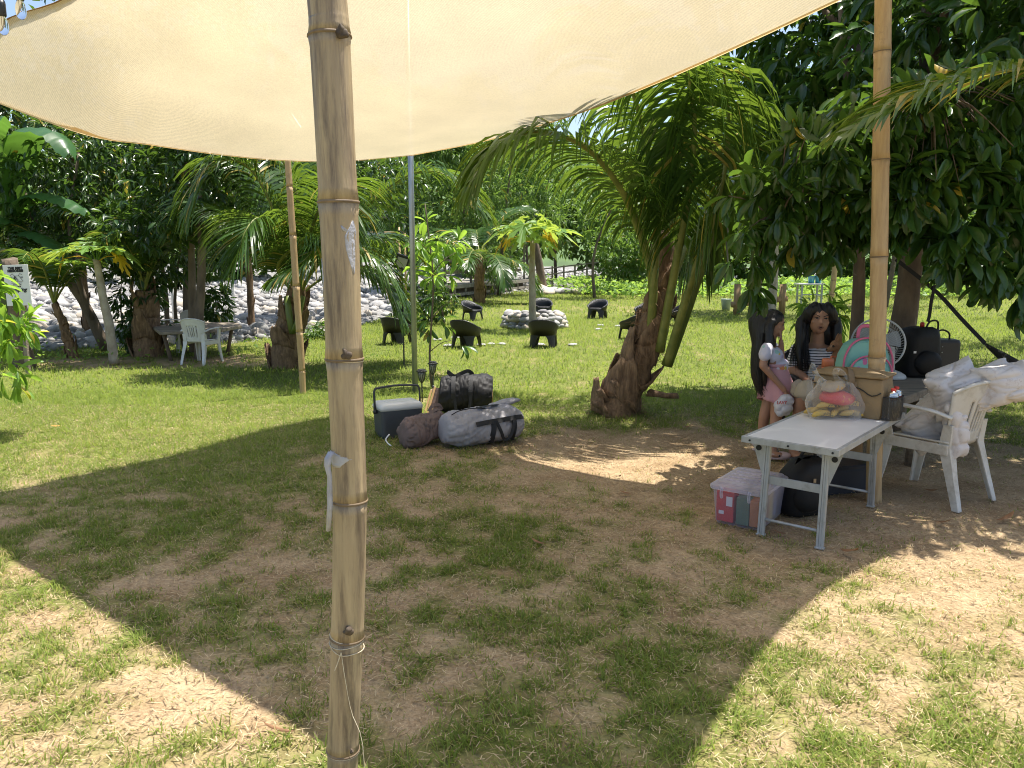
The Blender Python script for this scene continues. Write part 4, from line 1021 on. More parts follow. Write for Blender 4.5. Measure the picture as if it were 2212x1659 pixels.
# ---------------- banana plant at the left edge
tbn = thing('banana_plant', 'banana plant with broad dark leaves at the top left edge', 'banana plant', gnd(20, 760))
by_ = gnd(20, 760)
mb = MB(); limb(mb, [by_ + Vector((0, 0, -.05)), by_ + Vector((.05, 0, 1.2)), by_ + Vector((0, 0, 2.4))], .13, .08); mb.build('trunk', MAT['petiole'], tbn, smooth=True)
MAT['banana'] = M('banana leaf', (0.035, 0.10, 0.035), (0.05, 0.13, 0.035), rough=.35, scale=20, stretch=(1, 8, 1), trans=(.2, .4, .05), tfac=.3)
for i, (c, w) in enumerate([([(20, 460, 13.4), (40, 340, 13.2), (60, 280, 13), (120, 285, 12.8), (150, 330, 12.6)], .3), ([(20, 460, 13.4), (70, 420, 13), (130, 425, 12.8), (190, 455, 12.6)], .26),
                            ([(20, 470, 13.4), (-10, 360, 13.2), (-30, 280, 12.9), (10, 250, 12.6)], .3), ([(20, 520, 13.4), (60, 500, 13), (110, 520, 12.8), (140, 560, 12.7)], .2), ([(20, 480, 13.4), (-20, 470, 12.9), (-70, 500, 12.7)], .3), ([(10, 560, 13.2), (50, 548, 12.9), (110, 560, 12.7), (125, 590, 12.6)], .22)]):
    P = crom(apts(c), 14); q = MB()
    def fn(a, b, P=P, w=w):
        k = b * 12.99; i0 = int(k); p = P[i0].lerp(P[i0 + 1], k - i0); t = (P[i0 + 1] - P[i0]).normalized()
        s = t.cross(Vector((0, 0, 1))).normalized(); x = (a - .5) * 2
        return p + s * (x * w * (math.sin(math.pi * (0.06 + .9 * b)) ** .6)) + Vector((0, 0, -.35 * w * abs(x) ** 1.5 + .02 * math.sin(b * 60)))
    q.grid(fn, 6, 26); q.build('leaf', MAT['banana'], tbn, smooth=True)

# ---------------- far trees across the river and along the right, each its own tree
g = random.Random(77)
far = []
def far_tree(x, y, z0, H, W, seed, label, ncl=420, size=(.3, .5), mat='leaf_far', tint=(0, .93), per=6, T=T_LOW, wr=.5, low=.25, group='trees beyond the river'):
    t = thing('far_tree', label, 'tree', Vector((x, y, z0)), group=group)
    r = random.Random(seed); mb = MB(); b = Vector((x, y, z0 - .3))
    limb(mb, [b, b + Vector((r.uniform(-.5, .5), 0, H * .35)), b + Vector((r.uniform(-1, 1), 0, H * .75))], .012 * H, .03, 7, 8); mb.build('trunk', MAT['bark'], t, smooth=True)
    lobes = []
    for k in range(9):
        a = r.uniform(0, 6.28); hh = r.uniform(low, 1.0); rr = W * (.75 - .45 * abs(hh - .45)) * r.uniform(.3, .9)
        lobes.append(((x + math.cos(a) * rr, y + math.sin(a) * rr * .8, z0 + H * hh * .92), (W * r.uniform(.35, .55), W * r.uniform(.3, .5), H * r.uniform(.12, .2))))
    crown_part('crown', t, lobes, ncl, per, size[0], size[1], wr, T, MAT[mat], seed, droop=.35, shell=.3, tint=tint)
    return t
far_list = [(-30, 44, 12, 6), (-22, 40, 10, 5), (-15, 43, 11, 5.5), (-9, 47, 12, 5.5), (-3, 52, 12, 6), (3, 53, 11, 5), (9, 56, 10.5, 5.5), (15, 54, 13, 6), (22, 52, 13, 6), (29, 50, 13, 6), (37, 48, 14, 7), (-38, 48, 13, 7),
            (-26, 60, 16, 7), (-12, 62, 15, 7), (-5, 66, 15, 7), (22, 66, 17, 8), (34, 64, 18, 8)]
ORD = ['first', 'second', 'third', 'fourth', 'fifth', 'sixth', 'seventh', 'eighth', 'ninth', 'tenth', 'eleventh', 'twelfth', 'thirteenth', 'fourteenth', 'fifteenth', 'sixteenth', 'seventeenth', 'eighteenth']
labels = ['feathery tree', 'rounded tree', 'dense tree', 'pale green tree', 'tall tree', 'low spreading tree']
for i, (x, y, H, W) in enumerate(far_list):
    z0 = float(bed_z(np.array(x * 1.0), np.array(y * 1.0))) if y < 75 else 6
    sz = [(.22, .36), (.35, .55), (.4, .6)][i % 3]
    far_tree(x, y, z0, H, W, 200 + i, ORD[sorted(far_list).index((x, y, H, W))] + ' tree from the left in the sunlit wood across the river bed', ncl=[1500, 1050, 950][i % 3], size=sz, low=.1, tint=[(.3, .95), (0, .8), (.15, .9)][i % 3], wr=[.28, .5, .5][i % 3])
far_tree(1.2, 47, float(bed_z(np.array(1.2), np.array(47.0))), 8.5, 4, 260, 'thin-leaved tree with drooping sprays above the ramp rail', ncl=420, size=(.4, .6), T=T_LANCE, wr=.28, tint=(.5, .95), group=None)
far_tree(3.6, 33.5, 0, 6.5, 3.0, 261, 'slender tree with compound leaves behind the palm', ncl=300, size=(.26, .4), T=T_LANCE, wr=.3, tint=(.4, .95), low=.5, group=None)
# a thicket of feathery bamboo-like growth in the middle distance
far_tree(-4.2, 33, .4, 8.0, 3.8, 262, 'feathery bright green thicket above the deck', ncl=1700, size=(.24, .4), T=T_LANCE, wr=.2, tint=(.2, .9), low=.12, group=None)
far_tree(-.6, 36, .3, 9.0, 3.6, 263, 'airy green tree right of the deck roof', ncl=1200, size=(.24, .4), T=T_LANCE, wr=.22, tint=(.3, .95), low=.15, group=None)
# trees standing right of the lawn, behind the big tree
for i, (x, y, H, W) in enumerate([(8.5, 12, 6.5, 2.6), (12, 15, 7, 3), (7.6, 24, 8, 3.2), (13, 27, 9, 3.8), (18, 22, 9, 4), (20, 36, 10, 4.5), (11, 40, 9, 4), (27, 33, 11, 5)]):
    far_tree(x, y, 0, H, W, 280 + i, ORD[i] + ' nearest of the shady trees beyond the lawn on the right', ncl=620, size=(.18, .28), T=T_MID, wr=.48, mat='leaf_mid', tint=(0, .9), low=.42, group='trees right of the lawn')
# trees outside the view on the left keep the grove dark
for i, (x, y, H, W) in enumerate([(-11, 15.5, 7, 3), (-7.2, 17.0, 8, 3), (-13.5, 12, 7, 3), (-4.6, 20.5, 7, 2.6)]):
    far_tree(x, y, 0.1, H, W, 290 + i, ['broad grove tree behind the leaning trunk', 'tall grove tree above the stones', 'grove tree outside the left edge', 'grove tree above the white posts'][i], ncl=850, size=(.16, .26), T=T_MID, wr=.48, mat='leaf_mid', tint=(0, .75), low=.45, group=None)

for i, x in enumerate((6.5, 10.5, 15, 19.5, 23.5, 27.5, 31.5, 36)):
    far_tree(x, 44.5 + (i % 2), .3, 5.2, 4.6, 330 + i, ORD[i] + ' bush from the left in the hedge behind the ground cover', ncl=900, size=(.3, .45), low=.02, tint=(.1, .95), group='hedge behind the ground cover')
# ---------------- ground cover at the far right edge of the lawn
n = 15000
x = rng.uniform(1.5, 34, n); y = rng.uniform(29.5, 42, n)
edge = 31.5 + 2.2 * vnoise(x * .35, x * 0 + 3, 8) + 8.5 * sstep(4.5, 1.5, x)
k_ = (y > edge); x, y = x[k_], y[k_]; k = len(x)
hmax = 0.25 + 0.75 * fbm(x * .6, y * .6, 15, 3) * sstep(0, 2.2, y - edge[k_])
pos = np.stack([x, y, hmax * rng.random(k) ** .4 + .03], 1); d = rand_dirs(k, rng); d[:, 2] = np.abs(d[:, 2]) * .5
V_, F_, t_ = leaf_batch(T_LOW, pos, d, np.tile(np.array([0., 0, 1]), (k, 1)) + .6 * rng.normal(size=(k, 3)), .14 + .16 * rng.random(k), .10 + .1 * rng.random(k), rng.random(k) * .95)
tag(link_mesh('ground_cover', fast_mesh('ground_cover', V_, F_, t_), MAT['leaf_cover']), 'lush bright green ground cover along the far lawn edge', 'ground cover', kind='stuff')
# low weeds at the foot of the left grove
n = 700
x = rng.uniform(-9, -2.2, n); y = rng.uniform(11.6, 14.5, n); k_ = fbm(x * 1.3, y * 1.3, 31, 3) > .55; x, y = x[k_], y[k_]; k = len(x)
pos = np.stack([x, y, .03 + .22 * rng.random(k) ** 2], 1); d = rand_dirs(k, rng); d[:, 2] = np.abs(d[:, 2])
V_, F_, t_ = leaf_batch(T_LOW, pos, d, np.tile(np.array([0., 0, 1]), (k, 1)) + .5 * rng.normal(size=(k, 3)), .05 + .06 * rng.random(k), .03 + .03 * rng.random(k), rng.random(k) * .9)
tag(link_mesh('weeds', fast_mesh('weeds', V_, F_, t_), MAT['leaf_cover']), 'low weeds at the foot of the grove', 'weeds', kind='stuff')

# ================================================================== SAIL, POSTS, BUILT THINGS
SIL = [(-400, 150), (-60, 240), (0, 255), (150, 283), (300, 308), (450, 330), (560, 343), (690, 350), (760, 347), (900, 334), (1000, 316), (1120, 285), (1200, 262), (1300, 226), (1400, 186), (1500, 142), (1600, 98), (1700, 52), (1810, 0), (1900, -45), (2100, -140), (2400, -280)]
SX_ = [p[0] for p in SIL]; SY_ = [p[1] for p in SIL]
OFF = Vector((SUN.x / SUN.z, SUN.y / SUN.z, 1.0))
def sail_from_shadow(x, y):
    """the point of the sail's rim whose shadow falls at this spot"""
    g0 = gnd(x, y); lo, hi = 1.9, 5.0
    for _ in range(40):
        h = (lo + hi) / 2; q = proj(g0 + OFF * h)
        if q[1] > np.interp(q[0], SX_, SY_): lo = h
        else: hi = h
    return g0 + OFF * lo
Dc = at(-70, 195, 5.55)
far_left = [Dc] + [sail_from_shadow(x, y) for x, y in [(0, 1060), (150, 1030), (300, 1000), (450, 963), (600, 922)]] + [sail_from_shadow(752, 893)]
far_right = [sail_from_shadow(x, y) for x, y in [(752, 893), (900, 930), (1060, 977), (1200, 1008), (1350, 1036), (1530, 1060), (1700, 1086)]] + [gnd(2000, 1160) + OFF * 3.95]
def line_x(a, b, c, d):
    a, b, c, d = (Vector((p.x, p.y)) for p in (a, b, c, d)); r = b - a; s = d - c
    t = ((c - a).x * s.y - (c - a).y * s.x) / (r.x * s.y - r.y * s.x); q = a + r * t
    return Vector((q.x, q.y, 0))
Cg = line_x(gnd(400, 1430), gnd(700, 1605), gnd(1650, 1400), gnd(1480, 1655))
Cc = Cg + OFF * 3.8
near_left = [Dc, at(0, 52, 5.4), at(150, -12, 5.2), gnd(60, 1226) + OFF * 3.45, gnd(200, 1310) + OFF * 3.55, gnd(400, 1430) + OFF * 3.65, gnd(560, 1522) + OFF * 3.7, gnd(700, 1605) + OFF * 3.74, Cc]
near_right = [Cc, gnd(1480, 1655) + OFF * 3.8, gnd(1650, 1400) + OFF * 3.85, gnd(1800, 1262) + OFF * 3.9, far_right[-1]]
def resample(pts, n):
    P = crom(pts, 200); s = [0]
    for i in range(1, 200): s.append(s[-1] + (P[i] - P[i - 1]).length)
    out = []
    for i in range(n):
        t = s[-1] * i / (n - 1)
        k = min(max(int(np.searchsorted(s, t)), 1), 199); f = (t - s[k - 1]) / max(1e-9, s[k] - s[k - 1]); out.append(P[k - 1].lerp(P[k], f))
    return out
NU = 48
e0 = resample(far_left, NU + 1); e1 = resample(near_right, NU + 1); l0 = resample(near_left, NU + 1); l1 = resample(far_right, NU + 1)
sail = thing('shade_sail', 'beige woven shade sail stretched overhead', 'shade sail', e0[-1])
mb = MB()
def sail_pt(a, b):
    i = int(round(a * NU)); j = int(round(b * NU))
    p = e0[i] * (1 - b) + e1[i] * b + l0[j] * (1 - a) + l1[j] * a - (e0[0] * ((1 - a) * (1 - b)) + e0[-1] * (a * (1 - b)) + e1[0] * ((1 - a) * b) + e1[-1] * (a * b))
    w = math.sin(math.pi * a) * math.sin(math.pi * b)
    return p + Vector((0, 0, -0.10 * w + 0.030 * w * mnoise.noise(Vector((a * 9 + b * 2, b * 2.5, 1))) + .018 * w * mnoise.noise(Vector((a * 3, b * 14 + a * 6, 4)))))
mb.grid(sail_pt, NU, NU)
m, nt, out = newmat('shade cloth'); L = nt.links.new
tc = N(nt, 'ShaderNodeTexCoord'); mp = N(nt, 'ShaderNodeMapping'); mp.inputs['Rotation'].default_value = (0, 0, math.radians(48)); L(tc.outputs['Object'], mp.inputs['Vector'])
wv = N(nt, 'ShaderNodeTexWave', bands_direction='X'); wv.inputs['Scale'].default_value = 30; wv.inputs['Distortion'].default_value = 0.6; wv.inputs['Detail'].default_value = 1; L(mp.outputs[0], wv.inputs['Vector'])
nz = N(nt, 'ShaderNodeTexNoise'); nz.inputs['Scale'].default_value = 90; nz.inputs['Detail'].default_value = 4; L(mp.outputs[0], nz.inputs['Vector'])
nl = N(nt, 'ShaderNodeTexNoise'); nl.inputs['Scale'].default_value = 1.6; nl.inputs['Detail'].default_value = 5; L(tc.outputs['Object'], nl.inputs['Vector'])
ad = N(nt, 'ShaderNodeMath', operation='MULTIPLY_ADD'); ad.inputs[1].default_value = 0.40; L(wv.outputs['Fac'], ad.inputs[0]); L(nz.outputs['Fac'], ad.inputs[2])
mr = N(nt, 'ShaderNodeMapRange'); mr.inputs['From Min'].default_value = .35; mr.inputs['From Max'].default_value = 1.0; mr.inputs['To Min'].default_value = .80; mr.inputs['To Max'].default_value = 1.10; L(ad.outputs[0], mr.inputs['Value'])
ml = N(nt, 'ShaderNodeMapRange'); ml.inputs['To Min'].default_value = .80; ml.inputs['To Max'].default_value = 1.18; L(nl.outputs['Fac'], ml.inputs['Value'])
mm = N(nt, 'ShaderNodeMath', operation='MULTIPLY'); L(mr.outputs[0], mm.inputs[0]); L(ml.outputs[0], mm.inputs[1])
vs = N(nt, 'ShaderNodeVectorMath', operation='SCALE'); vs.inputs[0].default_value = (0.76, 0.655, 0.455); L(mm.outputs[0], vs.inputs['Scale'])
tr = N(nt, 'ShaderNodeBsdfTranslucent'); L(vs.outputs[0], tr.inputs['Color'])
df = N(nt, 'ShaderNodeBsdfDiffuse'); L(vs.outputs[0], df.inputs['Color'])
ms = N(nt, 'ShaderNodeMixShader'); ms.inputs[0].default_value = .33; L(df.outputs[0], ms.inputs[1]); L(tr.outputs[0], ms.inputs[2])
tp = N(nt, 'ShaderNodeBsdfTransparent'); m2 = N(nt, 'ShaderNodeMixShader'); m2.inputs[0].default_value = .045; L(ms.outputs[0], m2.inputs[1]); L(tp.outputs[0], m2.inputs[2])
L(m2.outputs[0], out.inputs['Surface']); MAT['sail'] = m
MAT['webbing'] = M('sail webbing', (0.28, 0.15, 0.06), (0.2, 0.1, 0.04), rough=.7, scale=40)
MAT['hem'] = M('sail hem', (0.72, 0.52, 0.27), (0.66, 0.47, 0.24), rough=.8, scale=60, trans=(.80, .58, .28), tfac=.6)
mb.build('cloth', MAT['sail'], sail, smooth=True)
for rim, w, mt in ((e0, .035, 'hem'), (l1, .035, 'hem'), (e1, .035, 'hem'), (l0, .045, 'webbing')):
    q = MB(); c = Vector((0, 6, 3.2)); 
    def hem(a, b, rim=rim, w=w):
        i = int(round(a * NU)); p = rim[i]; inn = Vector((c.x - p.x, c.y - p.y, 0)).normalized()
        tn = (rim[min(i + 1, NU)] - rim[max(i - 1, 0)]).normalized(); inn = (inn - tn * inn.dot(tn)).normalized()
        return p + inn * (w * (b - .15)) + Vector((0, 0, -.006))
    q.grid(hem, NU, 1); q.build('edge_webbing' if mt == 'webbing' else 'hem', MAT[mt], sail, smooth=True)
for p, tgt in ((e0[-1], (gnd(897, 850) + Vector((0, 0, 3.4)))), (Cc, Vector((1.6, 1.2, 3.95))), (far_right[-1], far_right[-1] + Vector((.9, -.2, .25))), (Dc, Dc + Vector((-1.2, -.1, .3)))):
    q = MB(); q.tube([p, tgt], .006, 6); q.build('corner_rope', MAT['white'], sail)

# ---- bamboo
MAT['bamboo'] = M('weathered bamboo', (0.46, 0.355, 0.21), (0.31, 0.235, 0.145), rough=.5, scale=7, stretch=(5, 5, .5), bump=.25, bscale=16, dirt=(0.15, 0.11, 0.075), dscale=4.5, dlo=.46, dhi=.64, dmap=True, lo=.3, hi=.7)
MAT['bamboo_thin'] = M('dry bamboo', (0.50, 0.35, 0.18), (0.38, 0.25, 0.12), rough=.55, scale=9, stretch=(4, 4, .5), bump=.2, dirt=(0.2, 0.13, 0.08), dscale=7, dlo=.6, dhi=.75)
MAT['node'] = M('bamboo node', (0.24, 0.17, 0.10), (0.13, 0.09, 0.055), rough=.7, scale=20)
def bamboo(t, pts, rads, nodes, mat, n=20, m=60):
    """pts run base to tip; nodes are fractions along the pole. Each internode is a piece of its own"""
    P = crom(pts, m); R = [np.interp(i / (m - 1), np.linspace(0, 1, len(rads)), rads) for i in range(m)]
    def pt(f):
        k = min(int(f * (m - 1)), m - 2); u = f * (m - 1) - k; return P[k].lerp(P[k + 1], u), R[k] * (1 - u) + R[k + 1] * u
    cuts = [0] + list(nodes) + [1]
    for a, b in zip(cuts[:-1], cuts[1:]):
        q = MB(); k = 12; pp = []; rr = []
        for i in range(k + 1):
            f = a + (b - a) * i / k; p, r = pt(f); e = min(i, k - i) / k
            pp.append(p); rr.append(r * (1.0 + .07 * math.exp(-(e / .04) ** 2) - .012 * math.sin(math.pi * i / k)))
        q.tube(pp, rr, n, cap=True); q.jitter(rads[0] * .03, 4, a * 30); q.build('internode', mat, t, smooth=True)
    for f in nodes:
        p, r = pt(f); q = MB(); d = (pt(min(1, f + .01))[0] - pt(max(0, f - .01))[0]).normalized()
        q.tube([p - d * r * .10, p - d * r * .04, p + d * r * .05, p + d * r * .12], [r * 1.02, r * 1.115, r * 1.10, r * 1.0], n)
        q.build('node', MAT['node'], t, smooth=True)
    return pt
Yb = 2.2
bpost = thing('bamboo_post', 'thick weathered bamboo post close to the camera', 'post', Vector((at(745, 1659, Yb).x, Yb, 0)))
base = Vector((at(738, 1700, Yb).x, Yb, 0))
ctrl = [(738, 1760), (741, 1618), (750, 1375), (755, 1080), (744, 775), (731, 437), (712, 78), (700, -80)]
pts = [base + Vector((0, 0, -.1))] + [at(x, y, Yb) for x, y in ctrl[1:]]
pts += [pts[-1] + (pts[-1] - pts[-2]).normalized() * 1.2]
P = crom(pts, 400); zz = np.array([p.z for p in P])
def fz(z): return float(np.interp(z, zz, np.linspace(0, 1, 400)))
nodes = [fz(at(745, y, Yb).z) for y in (1618, 1375, 1080, 775, 437, 78)] + [fz(at(700, -300, Yb).z)]
bamboo(bpost, pts, [.0475, .0475, .0488, .0498, .051, .0535, .054, .053, .05], nodes, MAT['bamboo'], 28, 90)
# branch scars at four of the nodes
for x, y, r in [(738, 72, .016), (747, 768, .014), (753, 1366, .012), (760, 1625, .006)]:
    q = MB(); c = at(x, y, Yb - .052); q.ell(c + Vector((0, .003, 0)), (r * 1.25, .008, r * .8)); q.ell(c + Vector((-.002, .001, r * .5)), (r * .7, .008, r * 1.0)); q.jitter(.006, 70, x)
    q.build('branch_scar', MAT['scar'], bpost, smooth=True)
MAT['tape'] = M('old grey tape', (0.44, 0.44, 0.47), (0.33, 0.33, 0.36), rough=.35, scale=14, bump=.4, bscale=40)
def on_post(x, y, lift=.002):
    """a point on the front skin of the post"""
    cx = np.interp(y, [c[1] for c in ctrl[::-1]], [c[0] for c in ctrl[::-1]]); p0 = at(cx, y, Yb); dx = at(x, y, Yb).x - p0.x
    r = np.interp(y, [78, 437, 775, 1618], [.0535, .0515, .0490, .0475]) + lift
    dx = max(-r * .97, min(r * .97, dx))
    return Vector((p0.x + dx, p0.y - math.sqrt(max(0, r * r - dx * dx)), p0.z))
def tape(rows, name='tape'):
    q = MB(); q.loft([[on_post(xa + (xb - xa) * k / 8, y, .0016 + .0012 * mnoise.noise(Vector((y * .2, k, 0)))) for k in range(9)] for y, xa, xb in rows], cap=False, closed=False)
    return q.build(name, MAT['tape'], bpost, smooth=True, solid=.0008)
tape([(478, 765, 768), (490, 762, 770), (500, 757, 772), (512, 752, 772), (525, 753, 772), (540, 755, 772), (560, 760, 771), (575, 764, 771), (592, 768, 770)])
tape([(489, 744, 747), (496, 746, 755), (503, 750, 764)])
tape([(558, 696, 697), (575, 696, 702), (600, 696, 705), (625, 697, 703), (642, 698, 699)])
tape([(969, 716, 722), (974, 717, 738), (980, 718, 758), (984, 719, 767), (988, 720, 758), (996, 721, 747), (1002, 726, 742)])
q = MB()
tail = [(716, 975, .0), (709, 990, .012), (707, 1005, .014), (712, 1030, .01), (712, 1060, .012), (713, 1090, .008), (709, 1147, .012)]
wd = [7, 8, 7, 5, 6, 6, 5]
ring = []
for (x, y, dd), w in zip(tail, wd):
    a = at(x - w, y, Yb - .045 - dd); b_ = at(x + w, y, Yb - .05 - dd * .5); ring.append([a, a.lerp(b_, .5) + Vector((0, -.006, 0)), b_])
q.loft(ring, cap=False, closed=False); q.build('tape_tail', MAT['tape'], bpost, smooth=True, solid=.0008)
MAT['twine'] = M('plastic twine', (0.66, 0.58, 0.42), (0.5, 0.42, 0.3), rough=.6, scale=60)
for y0, tilt in ((775, 12), (1372, 14), (1384, -6), (1392, 20), (1619, 8), (437, 3)):
    q = MB(); c0 = np.interp(y0, [c[1] for c in ctrl[::-1]], [c[0] for c in ctrl[::-1]]); c = at(c0, y0, Yb); r = .0535 if y0 < 900 else .0515
    q.tube([c + Vector((math.cos(a) * r, math.sin(a) * r, -.0006 * tilt * math.cos(a) - .012 * math.exp(-((a - 4.5) / .7) ** 2) * (1 if tilt > 15 else .2))) for a in np.linspace(0, 6.283, 29)], .0014, 5, cap=False); q.build('twine', MAT['twine'], bpost, smooth=True)
q = MB(); q.tube(crom([on_post(745, 1392, .003), on_post(752, 1440, .004), on_post(765, 1520, .004), at(782, 1600, Yb - .05), at(790, 1720, Yb - .05)], 14), .0012, 4); q.build('twine_end', MAT['twine'], bpost)
q = MB(); q.tube(crom([on_post(745, 1392, .003), on_post(737, 1415, .006), on_post(731, 1430, .008)], 6), .0016, 4); q.build('twine_end', MAT['twine'], bpost)

bt = gnd(655, 850); Yt = bt.y
tbam = thing('bamboo_pole', 'thin leaning bamboo pole left of the thick post', 'pole', bt)
pts = [at(655, 858, Yt), at(650, 760, Yt), at(641, 640, Yt), at(632, 500, Yt), at(623, 370, Yt), at(617, 270, Yt), at(614, 210, Yt)]
bamboo(tbam, pts, [.038, .041, .041, .04, .037, .033, .03], [.1, .23, .36, .49, .62, .75, .88], MAT['bamboo_thin'], 12, 40)
br = gnd(1889, 1082); Yr = br.y
rbam = thing('bamboo_pole', 'upright bamboo pole among the leaves behind the folding table', 'pole', br)
pts = [at(1887, 1090, Yr), at(1891, 900, Yr), at(1896, 700, Yr), at(1901, 450, Yr), at(1904, 250, Yr), at(1907, 50, Yr), at(1910, -120, Yr)]
bamboo(rbam, pts, [.05, .05, .051, .051, .05, .049, .048], [.135, .277, .43, .585, .78, .93], MAT['bamboo_thin'], 18, 50)
q = MB(); c = at(1895, 773, Yr); q.tube([c + Vector((math.cos(a) * .053, math.sin(a) * .053, .004 * math.sin(2 * a))) for a in np.linspace(0, 6.283, 25)], .0022, 5, cap=False); q.build('twine', MAT['twine'], rbam)

# ---- galvanised pole
gb = gnd(897, 848); Yq = gb.y
gp_ = thing('steel_pole', 'thin galvanised steel pole standing in the lawn', 'pole', gb)
q = MB(); q.tube([gb + Vector((0, 0, -.05)), gb + Vector((0, 0, 2.0)), gb + Vector((0.0, 0, 4.6))], .034, 16); q.build('tube', MAT['galv'], gp_, smooth=True)
q = MB(); q.lathe([(.036, 0), (.036, .02), (.012, .03)], gb + Vector((0, 0, 4.6)), 16); q.build('cap', MAT['galv'], gp_, smooth=True)
q = MB(); q.tube([gb + Vector((0, 0, 3.4)), gb + Vector((0, -.05, 3.4))], .006, 6); q.tube([gb + Vector((0, -.05, 3.4)) + Vector((.02 * math.cos(a), 0, .02 * math.sin(a))) for a in np.linspace(0, 6.28, 13)], .004, 5); q.build('eye_hook', MAT['galv'], gp_)

# ---- string lights by the top-left corner
MAT['glass'] = None
m, nt, out = newmat('bulb glass'); pr_ = N(nt, 'ShaderNodeBsdfPrincipled'); pr_.inputs['Base Color'].default_value = (.95, .95, .95, 1); pr_.inputs['Roughness'].default_value = .03; pr_.inputs['Transmission Weight'].default_value = 1; pr_.inputs['IOR'].default_value = 1.2
nt.links.new(pr_.outputs[0], out.inputs['Surface']); MAT['glass'] = m
Yl_ = 4.4
sl = thing('string_lights', 'two clear festoon bulbs hanging by the sail corner at top left', 'string lights', at(20, -30, Yl_))
q = MB(); q.tube(crom([at(-160, 40, Yl_ + .1), at(-60, 25, Yl_), at(0, 2, Yl_), at(44, -22, Yl_), at(130, -80, Yl_), at(300, -160, Yl_ - .1)], 20), .005, 6); q.build('cord', MAT['dark_plastic'], sl, smooth=True)
for x, y in ((43, 0), (5, 34)):
    c = at(x, y, Yl_); q = MB(); q.lathe([(.019, .075), (.021, .06), (.021, 0), (.017, -.004)], c, 14); q.build('socket', MAT['dark_plastic'], sl, smooth=True)
    q = MB(); q.lathe([(.013, -.001), (.022, -.02), (.026, -.045), (.026, -.07), (.021, -.088), (.010, -.098), (.002, -.1)], c, 18); bo = q.build('bulb', MAT['glass'], sl, smooth=True)
    q = MB(); q.tube(crom([c + Vector((-.005, 0, 0)), c + Vector((-.006, 0, -.05)), c + Vector((0, 0, -.06)), c + Vector((.006, 0, -.05)), c + Vector((.005, 0, 0))], 12), .0012, 4); q.build('filament', MAT['wood_chair'], bo)

# ---- camp sign at the left edge
sg = Vector((gnd(35, 800).x, 11.0, 0))
sign = thing('camp_sign', 'white board sign with a drawn tent at the left edge', 'sign', sg)
Ysg = 10.9
tl = at(6, 573, Ysg); trr = at(60, 571, Ysg); ux = (trr - tl); ux.y = 0; wS = ux.length; ux.normalize(); uy = Vector((0, 0, 1)); hS = wS * 1.62
q = MB(); q.prism([(0, 0), (wS, 0), (wS * 1.03, -hS), (wS * .03, -hS)], tl, ux, uy, .012); q.build('board', MAT['white'], sign, bevel=.002)
q = MB(); q.bar(tl + ux * (wS * .5) + Vector((0, .05, -.05)), Vector((tl.x + wS * .5, Ysg + .05, 0)), .05, .05); q.build('sign_post', MAT['wood_old'], sign)
def S_(u, v): return tl + ux * (u * wS) + uy * (-v * wS) + Vector((0, -.016, 0))
for s, v, sz, kw in (('THE BEST', .14, .125, dict(bold=.004, spacing=1.08)), ('MEMORIES', .245, .125, dict(bold=.004, spacing=1.08)), ('ARE MADE', .865, .062, dict(bold=.002, spacing=1.1)), ('Camping', .99, .21, dict(bold=.003, shear=.35))):
    place_text('lettering', s, sz * wS, MAT['black'], sign, S_(.5, v), ux, uy, **kw)
q = MB()
def ln(a, b, w=.006): q.bar(S_(*a), S_(*b), w * wS * 2, .002, up=Vector((0, 1, 0)))
q.prism([(0, 0), (.12, 0), (.06, .2)], S_(.385, .655), ux * wS, uy * wS, .001)
for a, b in [((.33, .655), (.455, .44)), ((.455, .44), (.56, .655)), ((.455, .44), (.6, .62)), ((.455, .44), (.62, .44)), ((.62, .44), (.77, .64)), ((.3, .655), (.78, .655)), ((.56, .655), (.63, .65)), ((.27, .42), (.36, .35)), ((.36, .35), (.45, .44)), ((.6, .44), (.66, .35)), ((.66, .35), (.76, .4)), ((.3, .72), (.72, .72)), ((.36, .79), (.44, .75)), ((.44, .75), (.5, .79)), ((.56, .79), (.62, .75)), ((.62, .75), (.68, .79)), ((.34, .8), (.7, .8))]: ln(a, b)
for u in (.26, .29, .32, .35, .70, .73, .76): q.prism([(-.008, 0), (.008, 0), (.004, .07), (-.004, .07)], S_(u, .53), ux * wS, uy * wS, .001)
q.build('tent_drawing', MAT['black'], sign)

# ---- second sign on a pole frame
Y2 = 24.0
a = at(788, 522, Y2); b = at(846, 522, Y2); c = at(846, 503, Y2)
s2 = thing('name_board', 'pale board reading riverside camp on two thin poles', 'sign', Vector((at(860, 600, Y2).x, Y2, 0)))
w2 = (b - a).length; h2 = (c - b).length
q = MB(); q.box(((a.x + b.x) / 2, Y2, (a.z + c.z) / 2), (w2, .02, h2)); q.build('board', M('pale board', (.55, .62, .64), rough=.5), s2)
place_text('lettering', 'RIVERSIDE CAMP', h2 * .40, MAT['black'], s2, ((a.x + b.x) / 2, Y2 - .013, (a.z + c.z) / 2 + h2 * .08), (1, 0, 0), (0, 0, 1), bold=.001)
q = MB(); q.prism([(0, 0), (.08, .025), (.2, 0), (.08, -.02)], Vector(((a.x + b.x) / 2 + .05, Y2 - .012, a.z + h2 * .22)), Vector((1, 0, 0)), Vector((0, 0, 1)), .001); q.build('leaf_mark', MAT['papaya'], s2)
for x in (862, 874):
    p = at(x, 505, Y2); q = MB(); q.tube([Vector((p.x, Y2 + .03, 0)), Vector((p.x, Y2 + .03, p.z + .2))], .03, 8); q.build('pole', MAT['bamboo_thin'], s2, smooth=True)
